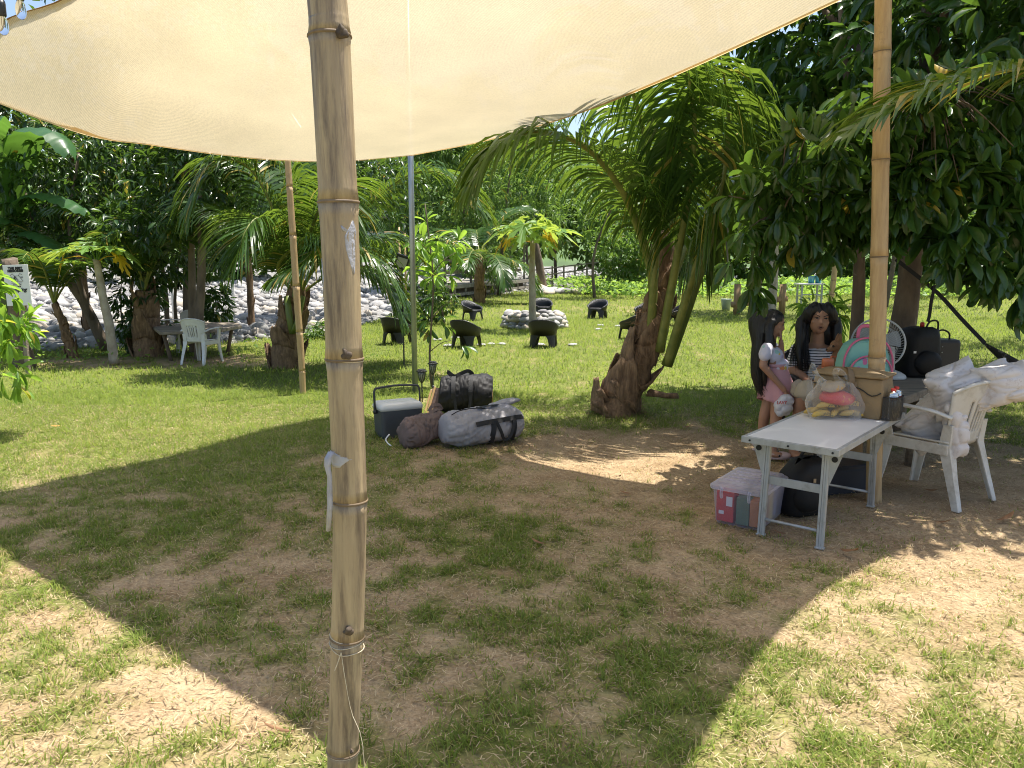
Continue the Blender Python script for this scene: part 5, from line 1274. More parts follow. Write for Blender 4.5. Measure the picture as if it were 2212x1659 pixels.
for z in (a.z - .02, c.z + .02):
    q = MB(); q.tube([Vector((a.x, Y2 + .03, z)), Vector((at(876, 505, Y2).x, Y2 + .03, z))], .02, 6); q.build('cross_bar', MAT['bamboo_thin'], s2, smooth=True)
for i in range(5):
    z = .5 + i * .28; q = MB(); q.tube([Vector((at(862, 505, Y2).x, Y2 + .03, z)), Vector((at(874, 505, Y2).x, Y2 + .03, z))], .018, 6); q.build('rung', MAT['bamboo_thin'], s2, smooth=True)

# ---- pallet deck with rails and a small roof
A_ = gnd(955, 648); B_ = gnd(1148, 625)
dk = thing('pallet_deck', 'raised grey pallet deck with rails and a small roof beyond the fire ring', 'deck', A_)
dv = (B_ - A_); dl = dv.length; dx = dv.normalized(); dn = Vector((-dx.y, dx.x, 0))
H = .55
for i in range(6):
    off = dn * (i * .55); q = MB(); q.bar(A_ + off + Vector((0, 0, H)) + dn * .25, B_ + off + Vector((0, 0, H)) + dn * .25, .5, .06); q.build('board', MAT['wood_deck'], dk)
for z, w in ((H - .05, .16), (.16, .12)):
    q = MB(); q.bar(A_ + Vector((0, 0, z)) - dn * .03, B_ + Vector((0, 0, z)) - dn * .03, .06, w); q.build('beam', MAT['wood_deck'], dk)
for i in range(11):
    p = A_ + dx * (dl * (i + .02) / 10.1); q = MB(); q.bar(p + Vector((0, 0, .1)) - dn * .04, p + Vector((0, 0, H - .1)) - dn * .04, .2, .07); q.build('upright', MAT['wood_deck'], dk)
q = MB(); q.bar(A_ + dn * .5 + Vector((0, 0, .25)), B_ + dn * .5 + Vector((0, 0, .25)), .05, .5); q.build('back_board', MAT['wood_old'], dk)
for i in (1, 3.4, 5.8, 8, 9.9):
    p = A_ + dx * (dl * i / 10) + dn * .4; q = MB(); q.bar(p + Vector((0, 0, H)), p + Vector((0, 0, H + (2.9 if i in (8, 9.9, 3.4) else 1.1))), .11, .11); q.build('post', MAT['wood_old'], dk)
for z in (H + .55, H + 1.05):
    q = MB(); q.bar(A_ + dn * .35 + Vector((0, 0, z)), B_ + dn * .35 + Vector((0, 0, z)), .06, .14); q.build('rail', MAT['wood_old'], dk)
MAT['roof'] = M('grey roofing sheet', (.34, .35, .36), (.26, .27, .28), rough=.5, scale=4)
r0 = A_ + dx * (dl * .62) + Vector((0, 0, H + 2.9)); q = MB(); q.prism([(0, 0), (dl * .42, 0), (dl * .42, .08), (0, .08)], r0 - dn * .5, dx, Vector((dn.x * .2, dn.y * .2, .98)).normalized(), -2.6); q.build('roof', MAT['roof'], dk)

# ---- ramp railing right of the deck
Yr_ = 42.5
rr_ = thing('ramp_railing', 'dark rail fence on a ramp beside the river bed', 'railing', at(1195, 618, Yr_))
xs = [1193, 1218, 1242, 1268, 1312, 1346, 1378]
for x in xs:
    a = at(x, 618, Yr_); b = at(x, 575 - (x - 1193) * .07, Yr_); q = MB(); q.bar(Vector((a.x, Yr_, -.4)), b, .09, .09); q.build('post', MAT['wood_old'], rr_)
for y0, y1 in ((603, 585), (592, 566), (578, 556)):
    q = MB(); q.bar(at(1150, y0 + 6, Yr_ - .06), at(1380, y1, Yr_ - .06), .06, .07); q.build('rail', MAT['wood_old'], rr_)
lt = thing('leaning_trunk', 'dark bare trunk leaning beside the papaya behind the fire ring', 'tree trunk', Vector((at(1170, 622, 40).x, 40, 0)))
q = MB(); limb(q, [at(1174, 628, 40), at(1168, 590, 40), at(1160, 545, 40), at(1150, 505, 40)], .24, .17, 9); q.build('trunk', MAT['bark'], lt, smooth=True)
# a row of boulders in front of the deck's end
r = random.Random(8)
for i in range(11):
    p = gnd(1158 + i * 10 + r.uniform(-3, 3), 634 + r.uniform(-4, 3)); s = r.uniform(.28, .5)
    o = bpy.data.objects.new('boulder', random.choice(STONES)); COL.objects.link(o); o.location = (p.x, p.y, s * .2); o.scale = (s * 1.3, s, s * .6); o.rotation_euler = (0, 0, r.uniform(0, 6))
    tag(o, ORD[i] + ' boulder from the left in the row edging the far lawn', 'boulder', 'boulders edging the far lawn')
# white posts in the stones
for i, (x, y0, y1) in enumerate([(506, 624, 682), (378, 640, 700)]):
    p = gnd(x, y1); o_ = thing('white_post', ['short white post standing in the stones right of the slab table', 'short white post standing in the stones behind the twin trunks'][i], 'post', p)
    q = MB(); q.lathe([(.05, -.05), (.05, 1.0), (.035, 1.03), (.002, 1.035)], p, 12); q.build('shaft', MAT['white'], o_, smooth=True)

# ---- fire ring
fc = gnd(1154, 706)
fire = thing('fire_ring', 'round fire pit wall of pale river stones on the lawn', 'fire pit', fc)
r = random.Random(4)
R0 = .74
for c in range(4):
    n = 21 - c; z = .05 + c * .088; rad = R0 - c * .03
    for i in range(n):
        a = (i + (c % 2) * .5) / n * 6.283 + r.uniform(-.05, .05); s = r.uniform(.085, .135)
        put_stone(fire, fc + Vector((math.cos(a) * rad, math.sin(a) * rad, z + r.uniform(-.012, .012))), (s * 1.15, s * .95, s * .62))
for i in range(22):
    a = r.uniform(0, 6.28); rr2 = r.uniform(0, .5); s = r.uniform(.08, .13)
    put_stone(fire, fc + Vector((math.cos(a) * rr2, math.sin(a) * rr2, .2 + r.uniform(-.05, .05))), (s * 1.1, s, s * .7))
# pale flat stones let into the lawn
r = random.Random(14)
for x, y in [(1165, 745), (1063, 744), (1038, 746), (1085, 744), (1240, 746), (1337, 705), (1365, 710), (1300, 704), (1017, 720), (985, 730), (1420, 722), (965, 748), (1290, 712), (940, 735)]:
    p = gnd(x + r.uniform(-4, 4), y); o = bpy.data.objects.new('flat_stone', STONES[r.choice((1, 4, 7))]); COL.objects.link(o); s = r.uniform(.06, .12); o.location = (p.x, p.y, .01); o.scale = (s * 1.4, s, .03); o.rotation_euler = (0, 0, r.uniform(0, 6))
    tag(o, 'pale flat stone let into the lawn around the fire ring', 'stone', 'flat stones in the lawn')

# ---- black tub stools
def build_stool():
    t = thing('tub_stool', 'x', 'stool', (0, 0, 0))
    nA = 26
    q = MB(); rings = []
    def plan(an, k=1.0):
        c, s = math.cos(an), math.sin(an); e = .75
        return Vector((math.copysign(abs(s) ** e, s) * .215 * k, -math.copysign(abs(c) ** e, c) * .205 * k, 0))
    for i in range(nA + 1):                       # back shell, front open
        an = -2.35 + 4.7 * i / nA; hgt = .285 + .205 * ((1 + math.cos(an)) / 2) ** 1.5; fl = .045 * ((1 + math.cos(an)) / 2)
        pi_, po = plan(an, .93), plan(an, 1.04); o_ = plan(an, 1).normalized() * fl; o2 = plan(an, 1).normalized()
        rings.append([pi_ + Vector((0, 0, .26)), pi_ + o_ * .6 + Vector((0, 0, (.26 + hgt) / 2)), pi_ + o_ + Vector((0, 0, hgt)), po + o_ + o2 * .012 + Vector((0, 0, hgt + .006)), po + o_ + o2 * .014 + Vector((0, 0, hgt - .014)), po + o_ * .6 + Vector((0, 0, (.22 + hgt) / 2)), po + Vector((0, 0, .2))])
    q.loft(rings, cap=True, closed=True); q.build('backrest', MAT['black_plastic'], t, smooth=True, local=True)
    q = MB(); q.grid(lambda a, b: plan(b * 6.283, a * .97) + Vector((0, 0, .268 - .02 * (1 - a * a))), 6, 28); q.build('seat', MAT['black_plastic'], t, smooth=True, local=True, solid=.014)
    q = MB(); rings = []
    for i in range(15):
        an = 2.3 + (2 * math.pi - 4.6) * i / 14; p1, p2 = plan(an, .96), plan(an, 1.04)
        rings.append([p1 + Vector((0, 0, .275)), p2 + Vector((0, 0, .272)), p2 + Vector((0, 0, .21)), p1 + Vector((0, 0, .21))])
    q.loft(rings); q.build('apron', MAT['black_plastic'], t, smooth=True, local=True)
    for sx in (-1, 1):
        for sy in (-1, 1):
            q = MB(); rings = []
            for k, (z, w) in enumerate(((.27, .15), (.2, .12), (.16, .09), (.08, .07), (0, .06))):
                sp = 1.02 + .16 * (1 - z / .27); ac = math.atan2(sx * .9, -sy)
                ring = []
                for j in range(7):
                    an = ac + (j - 3) / 3 * w / .22; ring.append(plan(an, sp) + Vector((0, 0, z)))
                for j in range(6, -1, -1):
                    an = ac + (j - 3) / 3 * w / .22; ring.append(plan(an, sp * .9) + Vector((0, 0, z)))
                rings.append(ring)
            q.loft(rings); q.build('leg', MAT['black_plastic'], t, smooth=False, local=True)
    return t
stool = build_stool()
spots = [(858, 742, 'black tub stool nearest the steel pole on its left'), (884, 722, 'black tub stool half hidden behind the steel pole and palm leaves'), (1008, 750, 'black tub stool right of the steel pole with its back to the camera'), (1021, 692, 'black tub stool behind the sapling facing the camera'),
         (1173, 684, 'black tub stool directly behind the fire ring'), (1174, 749, 'black tub stool in front of the fire ring with its back to the camera'), (1290, 688, 'black tub stool standing alone between fire ring and palm'), (1366, 732, 'black tub stool just left of the palm trunk'),
         (1392, 694, 'black tub stool peeping out behind the palm trunk on its left'), (1452, 704, 'black tub stool hidden behind the palm with a leg showing on its right')]
for i, (x, y, lab) in enumerate(spots):
    o = stool if i == 0 else copy_tree(stool)
    p = gnd(x, y); o.location = p; v = fc - p; ROOTLOC[o.name] = Vector(p)
    o.rotation_euler = (0, 0, math.atan2(v.y, v.x) - math.pi / 2 + random.uniform(-.2, .2)); o.scale = (1.08,) * 3
    tag(o, lab, 'stool', 'black tub stools around the fire ring')

# ---- white moulded armchairs (front is +Y)
def armchair(label, loc, rz, mat, group=None, name='plastic_armchair'):
    t = thing(name, label, 'chair', (0, 0, 0), group)
    q = MB()
    def seatp(a, b):
        x = (a - .5) * .45 * (1 + .06 * b); y = -.2 + .42 * b
        return Vector((x, y, .415 + .02 * abs(a - .5) * 2 - .03 * math.sin(math.pi * a) * math.sin(math.pi * min(1, b * 1.1)) - .012 * max(0, b - .85) / .15))
    q.grid(seatp, 12, 10); q.build('seat', mat, t, smooth=True, local=True, solid=.012)
    q = MB()
    for a, b in (((-.225, -.2), (-.24, .22)), ((.225, -.2), (.24, .22)), ((-.24, .215), (.24, .215))): q.bar(Vector((a[0], a[1], .385)), Vector((b[0], b[1], .385)), .018, .07)
    q.build('apron', mat, t, local=True, bevel=.004)
    q = MB(); nu, nv = 25, 14
    def bk(a, b):
        u = (a - .5) * 2; top = 1 - .16 * abs(u) ** 3.0
        v = b * top; x = u * (.205 + .045 * b); y = -.20 - .10 * v + .075 * abs(u) ** 2.2 * (.5 + .5 * b)
        return Vector((x, y, .40 + .43 * v))
    q.grid(bk, nu, nv, skip=lambda i, j: (3 <= j <= 9 and i in (7, 10, 12, 14, 17)) and True)
    q.build('backrest', mat, t, smooth=True, local=True, solid=.011)
    q = MB(); q.tube([bk(i / 24, 1) + Vector((0, -.004, 0)) for i in range(25)], .013, 8); q.build('top_rim', mat, t, smooth=True, local=True)
    for s in (-1, 1):
        q = MB(); P = crom([Vector((s * .235, -.215, .60)), Vector((s * .265, -.1, .635)), Vector((s * .275, .06, .645)), Vector((s * .27, .19, .645)), Vector((s * .258, .245, .625))], 16)
        q.tube(P, [.026, .027, .028, .029, .03, .03, .031, .031, .032, .032, .032, .032, .031, .03, .028, .024], 10, flat=.42, up=Vector((0, 0, 1))); q.build('armrest', mat, t, smooth=True, local=True)
        for front in (1, 0):
            q = MB(); rings = []
            prof = [(.62, .25, .258, .06), (.5, .245, .25, .06), (.40, .235, .24, .075), (.2, .255, .25, .058), (0, .285, .265, .046)] if front else [(.55, -.215, .225, .06), (.40, -.205, .218, .075), (.2, -.255, .232, .056), (0, -.31, .245, .045)]
            for z, y, x, w in prof:
                c = Vector((s * x, y, z)); fy = -1 if front else 1
                ring = [c + Vector((0, 0, 0)), c + Vector((-s * w, 0, 0)), c + Vector((-s * w, fy * .013, 0)), c + Vector((-s * .013, fy * .013, 0)), c + Vector((-s * .013, fy * w, 0)), c + Vector((0, fy * w, 0))]
                rings.append(ring)
            q.loft(rings); q.build('leg', mat, t, local=True, bevel=.003)
    t.location = loc; t.rotation_euler = (0, 0, rz); ROOTLOC[t.name] = Vector(loc)
    return t
MAT['white_grimy'] = M('grimy white plastic', (0.66, 0.64, 0.59), (0.55, 0.52, 0.46), rough=0.5, scale=5, dirt=(0.33, 0.29, 0.22), dscale=7, dlo=0.5, dhi=0.78)
armchair('white plastic armchair seen from behind at the slab table in the grove', gnd(437, 784), math.radians(-12), MAT['white_plastic']).scale = (.86, .86, .86)
armchair('white plastic armchair half hidden on the far side of the slab table', gnd(392, 758), math.radians(150), MAT['white_plastic']).scale = (.86, .86, .86)
chairR = armchair('grimy white plastic armchair holding the bundled quilt on the right', (2.90, 5.14, 0), math.radians(33), MAT['white_grimy'])

# ---- slab table in the left grove
c = Vector((gnd(428, 772).x, gnd(428, 772).y - .1, 0))
tl_ = thing('slab_table', 'weathered wooden slab table round the twin trunk in the grove', 'table', c)
def slab(t, poly, z, th, name='tabletop', mat='wood_old'):
    q = MB(); q.prism(poly, Vector((0, 0, z)), Vector((1, 0, 0)), Vector((0, 1, 0)), th); q.jitter(.012, 3, z); return q.build(name, MAT[mat], t, bevel=.008)
zt = .5
P4 = [gnd(x, y, zt) for x, y in ((330, 706), (345, 716), (420, 714), (480, 711), (522, 703), (515, 697), (440, 695), (370, 697))]
mid = len(P4)
slab(tl_, [(p.x, p.y) for p in P4], zt - .05, .05)
for x, y in ((352, 712), (500, 704), (385, 700)):
    p = gnd(x, y, zt); q = MB(); q.tube([Vector((p.x + .1 * (1 if x < 400 else -1), p.y, -.02)), Vector((p.x, p.y, zt - .05))], [.035, .03], 8); q.build('leg', MAT['bark'], tl_, smooth=True)

# ================================================================== CAMP GEAR ON THE LAWN
MAT['cooler_grey'] = M('charcoal plastic', (0.075, 0.08, 0.085), (0.06, 0.064, 0.07), rough=.5, scale=6, bump=.1)
MAT['cooler_lid'] = M('white cooler lid', (0.72, 0.71, 0.68), (0.68, 0.67, 0.64), rough=.4, scale=4)
def rbox(c, sx, sy, z0, z1, ang, r=.03, n=5, top=1.0):
    """rounded rectangle rings for a loft"""
    def ring(z, k):
        out = []; hx, hy = sx / 2 * k, sy / 2 * k
        for qx, qy, a0 in ((1, 1, 0), (-1, 1, math.pi / 2), (-1, -1, math.pi), (1, -1, 3 * math.pi / 2)):
            for i in range(n):
                a = a0 + math.pi / 2 * i / (n - 1); p = Vector((qx * (hx - r) + r * math.cos(a), qy * (hy - r) + r * math.sin(a), 0))
                out.append(Vector((c[0], c[1], (c[2] if len(c) > 2 else 0.0) + z)) + Matrix.Rotation(ang, 3, 'Z') @ p)
        return out
    return ring
co = gnd(857, 944)
co.y += .10
cool = thing('cooler', 'grey hard cooler with white lid and raised handle', 'cooler', co)
an = math.radians(28)
ring = rbox(co, .40, .27, 0, 1, an, .035)
q = MB(); q.loft([ring(.0, .93), ring(.02, .95), ring(.25, 1.0), ring(.255, 1.0)]); q.build('body', MAT['cooler_grey'], cool, smooth=False)
q = MB(); q.loft([ring(.256, 1.02), ring(.285, 1.03), ring(.305, .98), ring(.318, .9), ring(.322, .5)]); q.build('lid', MAT['cooler_lid'], cool, smooth=True)
q = MB(); R_ = Matrix.Rotation(an, 3, 'Z')
def cl(x, y, z): return co + R_ @ Vector((x, y, 0)) + Vector((0, 0, z))
q.tube(crom([cl(-.215, 0, .235), cl(-.22, 0, .32), cl(-.215, .01, .43), cl(-.17, .015, .452), cl(0, .02, .462), cl(.17, .015, .452), cl(.215, .01, .43), cl(.22, 0, .32), cl(.215, 0, .235)], 40), .011, 8, flat=.7); q.build('handle', MAT['dark_plastic'], cool, smooth=True)
for s in (-1, 1):
    q = MB(); q.tube([cl(s * .2, 0, .235), cl(s * .232, 0, .235)], .018, 12); q.build('hinge', MAT['dark_plastic'], cool, smooth=True)
q = MB(); q.loft([ring(.3185, .62), ring(.3245, .6)]); q.build('lid_panel', MAT['cooler_lid'], cool, smooth=False)

def crease(n, w=.09): return -max(0.0, 1 - abs(n) / w) ** 1.4
def wrinkle(amp, f, seed):
    return lambda c: amp * (mnoise.noise(Vector((c.x * f + seed, c.y * f, c.z * f * 1.6))) + .5 * mnoise.noise(c * f * 2.3 + Vector((seed, 0, 0))))
def duffel(name, label, mat, a, b, r, ends=.7, flat=.85, bulge=.08, seed=1, amp=.012, f=9):
    """a soft bag lying between two points"""
    a, b = Vector(a), Vector(b); t = thing(name, label, 'bag', Vector(((a.x + b.x) / 2, (a.y + b.y) / 2, 0)))
    q = MB(); n = 90; pp = []; rr = []
    for i in range(n + 1):
        f_ = i / n; e = min(f_, 1 - f_) * 2
        pp.append(a.lerp(b, f_) + Vector((0, 0, -.01 * math.sin(f_ * 7)))); rr.append(r * (ends + (1 - ends) * min(1, e * 3.5) ** .5) * (1 + bulge * math.sin(math.pi * f_)) * (1 if 0 < i < n else .75))
    q.tube(pp, rr, 60, flat=flat, up=Vector((0, 0, 1)))
    ax = (b - a).normalized(); s_ = Vector((-ax.y, ax.x, 0))
    for p in q.v:                                # folds that run round and along the cloth, flat underside
        u = (p - a).dot(ax); w = p - (a + ax * u); an = math.atan2(w.z, w.dot(s_))
        cx, cy_ = math.cos(an), math.sin(an)
        k = amp * (2.2 * mnoise.noise(Vector((u * 5 + seed, cx * 1.3, cy_ * 1.3))) + 1.5 * crease(mnoise.noise(Vector((u * 6 + cx * 2.2, cy_ * 1.8 - u * 4, seed))), .14) + .9 * crease(mnoise.noise(Vector((u * 13 - cx * 2, cy_ * 3 + u * 5, seed + 3))), .14) + .35 * mnoise.noise(Vector((u * 30, cx * 6, cy_ * 6))))
        p += w.normalized() * k
        if p.z < .006: p.z = .006 + (p.z - .006) * .12
    t_ = q.build('body', mat, t, smooth=True)
    return t, ax, s_
MAT['black_cloth'] = M('black nylon', (0.016, 0.0155, 0.016), (0.011, 0.0105, 0.011), rough=.62, scale=6, bump=.12, bscale=25, spec=.3)
MAT['grey_cloth'] = M('grey nylon', (0.36, 0.345, 0.36), (0.30, 0.285, 0.30), rough=.6, scale=5, bump=.5, bscale=14)
MAT['brown_cloth'] = M('dull brown canvas', (0.19, 0.13, 0.115), (0.145, 0.10, 0.085), rough=.75, scale=6, bump=.5, bscale=14)
def strap(t, pts, w, mat='strap_black', th=.004, name='strap', up=Vector((0, -1, .5))):
    P = crom(pts, 22); q = MB(); rings = []
    for i in range(22):
        d = (P[min(i + 1, 21)] - P[max(i - 1, 0)]).normalized(); s = d.cross(up).normalized(); u = s.cross(d).normalized()
        rings.append([P[i] - s * w / 2 - u * th / 2, P[i] + s * w / 2 - u * th / 2, P[i] + s * w / 2 + u * th / 2, P[i] - s * w / 2 + u * th / 2])
    q.loft(rings); return q.build(name, MAT[mat], t)
# black duffel standing behind
Yk = gnd(1000, 905).y + .35
a = at(948, 868, Yk); b = at(1062, 866, Yk + .05); a.z = b.z = .20
kd, ax, sn = duffel('duffel_bag', 'black duffel bag with handles standing upright behind the grey one', MAT['black_cloth'], a, b, .195, ends=.88, flat=1.0, seed=3, amp=.010)
for f_ in (.30, .62):
    c = a.lerp(b, f_); strap(kd, [c + Vector((0, -.19, -.1)), c + Vector((0, -.212, .05)), c + Vector((.0, -.15, .165)), c + Vector((0, -.05, .212))], .045)
c0, c1 = a.lerp(b, .24), a.lerp(b, .62)
strap(kd, [c0 + Vector((0, -.05, .205)), c0 + Vector((-.03, -.06, .245)), c0 + Vector((.04, -.08, .20)), c0.lerp(c1, .5) + Vector((0, -.06, .225)), c1 + Vector((-.03, -.06, .25)), c1 + Vector((.02, -.04, .21))], .04, name='handle', up=Vector((0, -1, 0)))
c2 = a.lerp(b, .36)
strap(kd, [c2 + Vector((-.02, -.205, .0)), c2 + Vector((0, -.225, -.14)), c2 + Vector((.07, -.225, -.17)), c2 + Vector((.13, -.222, -.12)), c2 + Vector((.15, -.205, .02))], .03, name='handle', up=Vector((0, -1, 0)))
# folded wooden camp chair leaning behind the black bag
fcx = thing('folded_camp_chair', 'folded wooden camp chair with brown cloth leaning behind the black duffel', 'folding chair', gnd(935, 900))
Yc = gnd(935, 900).y + .12
for i, (x1, y1, x2, y2, dy) in enumerate([(922, 900, 940, 836, -.02), (927, 903, 945, 842, .02), (933, 905, 950, 846, .05), (918, 893, 932, 842, .1)]):
    q = MB(); q.bar(at(x1, y1, Yc + dy), at(x2, y2, Yc + dy + .15), .022, .03, up=Vector((0, 1, 0))); q.build('slat', MAT['wood_chair'], fcx, bevel=.003)
q = MB(); q.prism([(0, 0), (.1, .0), (.16, .3), (.05, .31)], at(925, 900, Yc + .06), Vector((1, 0, 0)), Vector((0, .3, .95)).normalized(), .03); q.build('seat_cloth', MAT['brown_cloth'], fcx)
q = MB(); q.tube(crom([at(938, 842, Yc + .35), at(970, 848, Yc + .4), at(1000, 838, Yc + .42), at(1030, 836, Yc + .42), at(1062, 846, Yc + .4)], 16), .012, 8); q.build('top_rail', MAT['wood_chair'], fcx, smooth=True)
for x in (936, 1035, 1062):
    q = MB(); q.tube([Vector((at(x, 840, Yc + .4).x, Yc + .42, 0)), at(x, 836, Yc + .41)], .013, 8); q.build('leg', MAT['wood_chair'], fcx, smooth=True)
    q = MB(); q.ell(at(x, 836, Yc + .41), (.017, .017, .02)); q.build('knob', MAT['dark_plastic'], fcx, smooth=True)
# brown bag
Yn = gnd(880, 975).y
a = at(870, 948, Yn + .12); b = at(957, 915, Yn + .42); a.z = .12; b.z = .15
bb, ax, sn = duffel('bedroll_bag', 'soft brown canvas bag slumped in front of the cooler', MAT['brown_cloth'], a, b, .135, ends=.6, flat=.95, seed=8, amp=.014)
strap(bb, [a.lerp(b, .75) + Vector((-.04, -.10, .10)), a.lerp(b, .78) + Vector((0, -.05, .15)), a.lerp(b, .8) + Vector((.05, .05, .15))], .03, 'brown_cloth')
strap(bb, [a.lerp(b, .7) + Vector((-.02, 0, .14)), a.lerp(b, .75) + Vector((.0, 0, .19)), a.lerp(b, .9) + Vector((0, 0, .18)), a.lerp(b, .98) + Vector((0, 0, .13))], .03, 'brown_cloth', name='handle')
q = MB(); q.tube(crom([a + Vector((-.10, -.08, .02)), a + Vector((-.13, -.1, -.02)), a + Vector((-.11, -.12, -.05)), a + Vector((-.08, -.13, -.07))], 8), .006, 5); q.build('drawstring', MAT['white'], bb, smooth=True)
# grey duffel
Yd = gnd(1000, 978).y
a = at(957, 930, Yd + .17); b = at(1118, 925, Yd + .55); a.z = .165; b.z = .155
gd, ax, sn = duffel('duffel_bag', 'long grey duffel bag with black straps lying in front', MAT['grey_cloth'], a, b, .18, ends=.68, flat=.86, seed=15, amp=.010)
def gdp(f_, an, lift=.012):
    c = a.lerp(b, f_); e = min(f_, 1 - f_) * 2; r = .18 * (.72 + .28 * min(1, e * 3.5) ** .5) * (1 + .08 * math.sin(math.pi * f_)) + lift
    return c + (-sn * math.cos(an)) * r * (1 if sn.y > 0 else -1) + Vector((0, 0, math.sin(an) * r * .9))
strap(gd, [gdp(.30, .30), gdp(.42, .35), gdp(.55, .38), gdp(.70, .42), gdp(.83, .46), gdp(.95, .5)], .042, up=Vector((0, -1, .4)))
for f0 in (.52, .80):
    strap(gd, [gdp(f0, -.75), gdp(f0 - .01, -.3), gdp(f0, .05), gdp(f0, .36)], .045, up=Vector((0, -1, 0)))
strap(gd, [gdp(.56, .36, .014), gdp(.60, -.1, .03), gdp(.66, -.5, .04), gdp(.73, -.35, .04), gdp(.79, .2, .025), gdp(.80, .4, .014)], .028, name='handle', up=Vector((0, -1, 0)))
strap(gd, [gdp(.40, 1.25), gdp(.52, 1.3), gdp(.62, 1.35), gdp(.7, 1.4)], .04, up=Vector((0, 0, 1)))
q = MB(); q.tube([gdp(f_, 1.0 + .3 * math.sin(f_ * 5), .004) for f_ in np.linspace(.06, .5, 16)], .005, 5); q.build('zip', MAT['black'], gd, smooth=True)
q = MB(); rings = [];
q.ell(b + Vector((-.12, .05, .165)), (.16, .05, .03), rotm(0, -.15, .3)); q.jitter(.012, 14, 2); q.build('flap', MAT['grey_cloth'], gd, smooth=True)

# solar lanterns
for x, y, ht, lab in ((912, 868, .38, 'black solar lantern on a stake left of the camp chair'), (936, 856, .42, 'black solar lantern on a stake just behind the camp chair')):
    p = gnd(x, y); t = thing('solar_lantern', lab, 'lantern', p, 'solar lanterns')
    q = MB(); q.tube([p + Vector((0, 0, -.03)), p + Vector((0, 0, ht - .14))], .008, 8); q.build('stake', MAT['black_plastic'], t, smooth=True)
    q = MB(); q.lathe([(.012, -.16), (.022, -.145), (.024, -.14)], p + Vector((0, 0, ht)), 8); q.build('cup', MAT['black_plastic'], t)
    q = MB(); q.lathe([(.022, -.14), (.040, -.06), (.044, -.035)], p + Vector((0, 0, ht)), 16); q.build('glass', M('smoky lantern glass', (.30, .32, .30), rough=.2), t, smooth=True)
    q = MB()
    for k in range(8):
        a0 = k * math.pi / 4
        for s in (-1, 1):
            q.tube([p + Vector((math.cos(a0 + s * u * .9) * r_, math.sin(a0 + s * u * .9) * r_, ht + z)) for u, r_, z in ((0, .025, -.14), (.3, .036, -.1), (.6, .043, -.06), (.8, .047, -.035))], .0022, 4)
    q.build('cage', MAT['black_plastic'], t)
    q = MB(); q.lathe([(.05, -.036), (.062, -.03), (.06, -.018), (.045, -.012), (.045, -.002), (.04, .0)], p + Vector((0, 0, ht)), 8); q.build('cap', MAT['black_plastic'], t)
pp = at(868, 566, 11.5); t = thing('solar_flood_light', 'small black solar light on a thin stake among the sapling leaves', 'lamp', Vector((pp.x, pp.y, 0)))
q = MB(); q.tube([Vector((pp.x, pp.y, 0)), pp], .012, 8); q.build('stake', MAT['dark_plastic'], t)
q = MB(); q.box(pp, (.2, .04, .22), rotm(.3, .3, .2)); q.build('housing', MAT['dark_plastic'], t, bevel=.005)
q = MB(); q.box(pp + Vector((0, -.025, -.01)), (.15, .006, .15), rotm(.3, .3, .2)); q.build('lens', M('lamp lens', (.5, .5, .48), rough=.3), t)

# ================================================================== TABLE GROUP ON THE RIGHT
TH = .6
C1 = gnd(1812, 975, TH); C2 = gnd(1602, 943, TH); C3 = gnd(1960, 893, TH)
eu = (C2 - C1); ew = eu.length; eu.normalize(); el = Vector((-eu.y, eu.x, 0)); el = el if el.dot(C3 - C1) > 0 else -el; eL = (C3 - C1).dot(el)
ft = thing('folding_table', 'grey metal folding table with white top in the shade', 'table', Vector((C1.x, C1.y, 0)) + eu * ew / 2 + el * eL / 2)
def tp(u, l, z): return Vector((C1.x, C1.y, 0)) + eu * u + el * l + Vector((0, 0, z))
q = MB(); q.prism([(.022, .022), (ew - .022, .022), (ew - .022, eL - .022), (.022, eL - .022)], tp(0, 0, TH - .022), eu, el, (.024 if eu.cross(el).z > 0 else -.024)); q.build('tabletop', MAT['laminate'], ft)
for u0, l0_, u1, l1_ in ((-.002, .011, ew + .002, .011), (-.002, eL - .011, ew + .002, eL - .011), (.011, .022, .011, eL - .022), (ew - .011, .022, ew - .011, eL - .022)):
    q = MB(); q.bar(tp(u0, l0_, TH - .014), tp(u1, l1_, TH - .014), .022, .037); q.build('edge_trim', MAT['alu'], ft, bevel=.002)
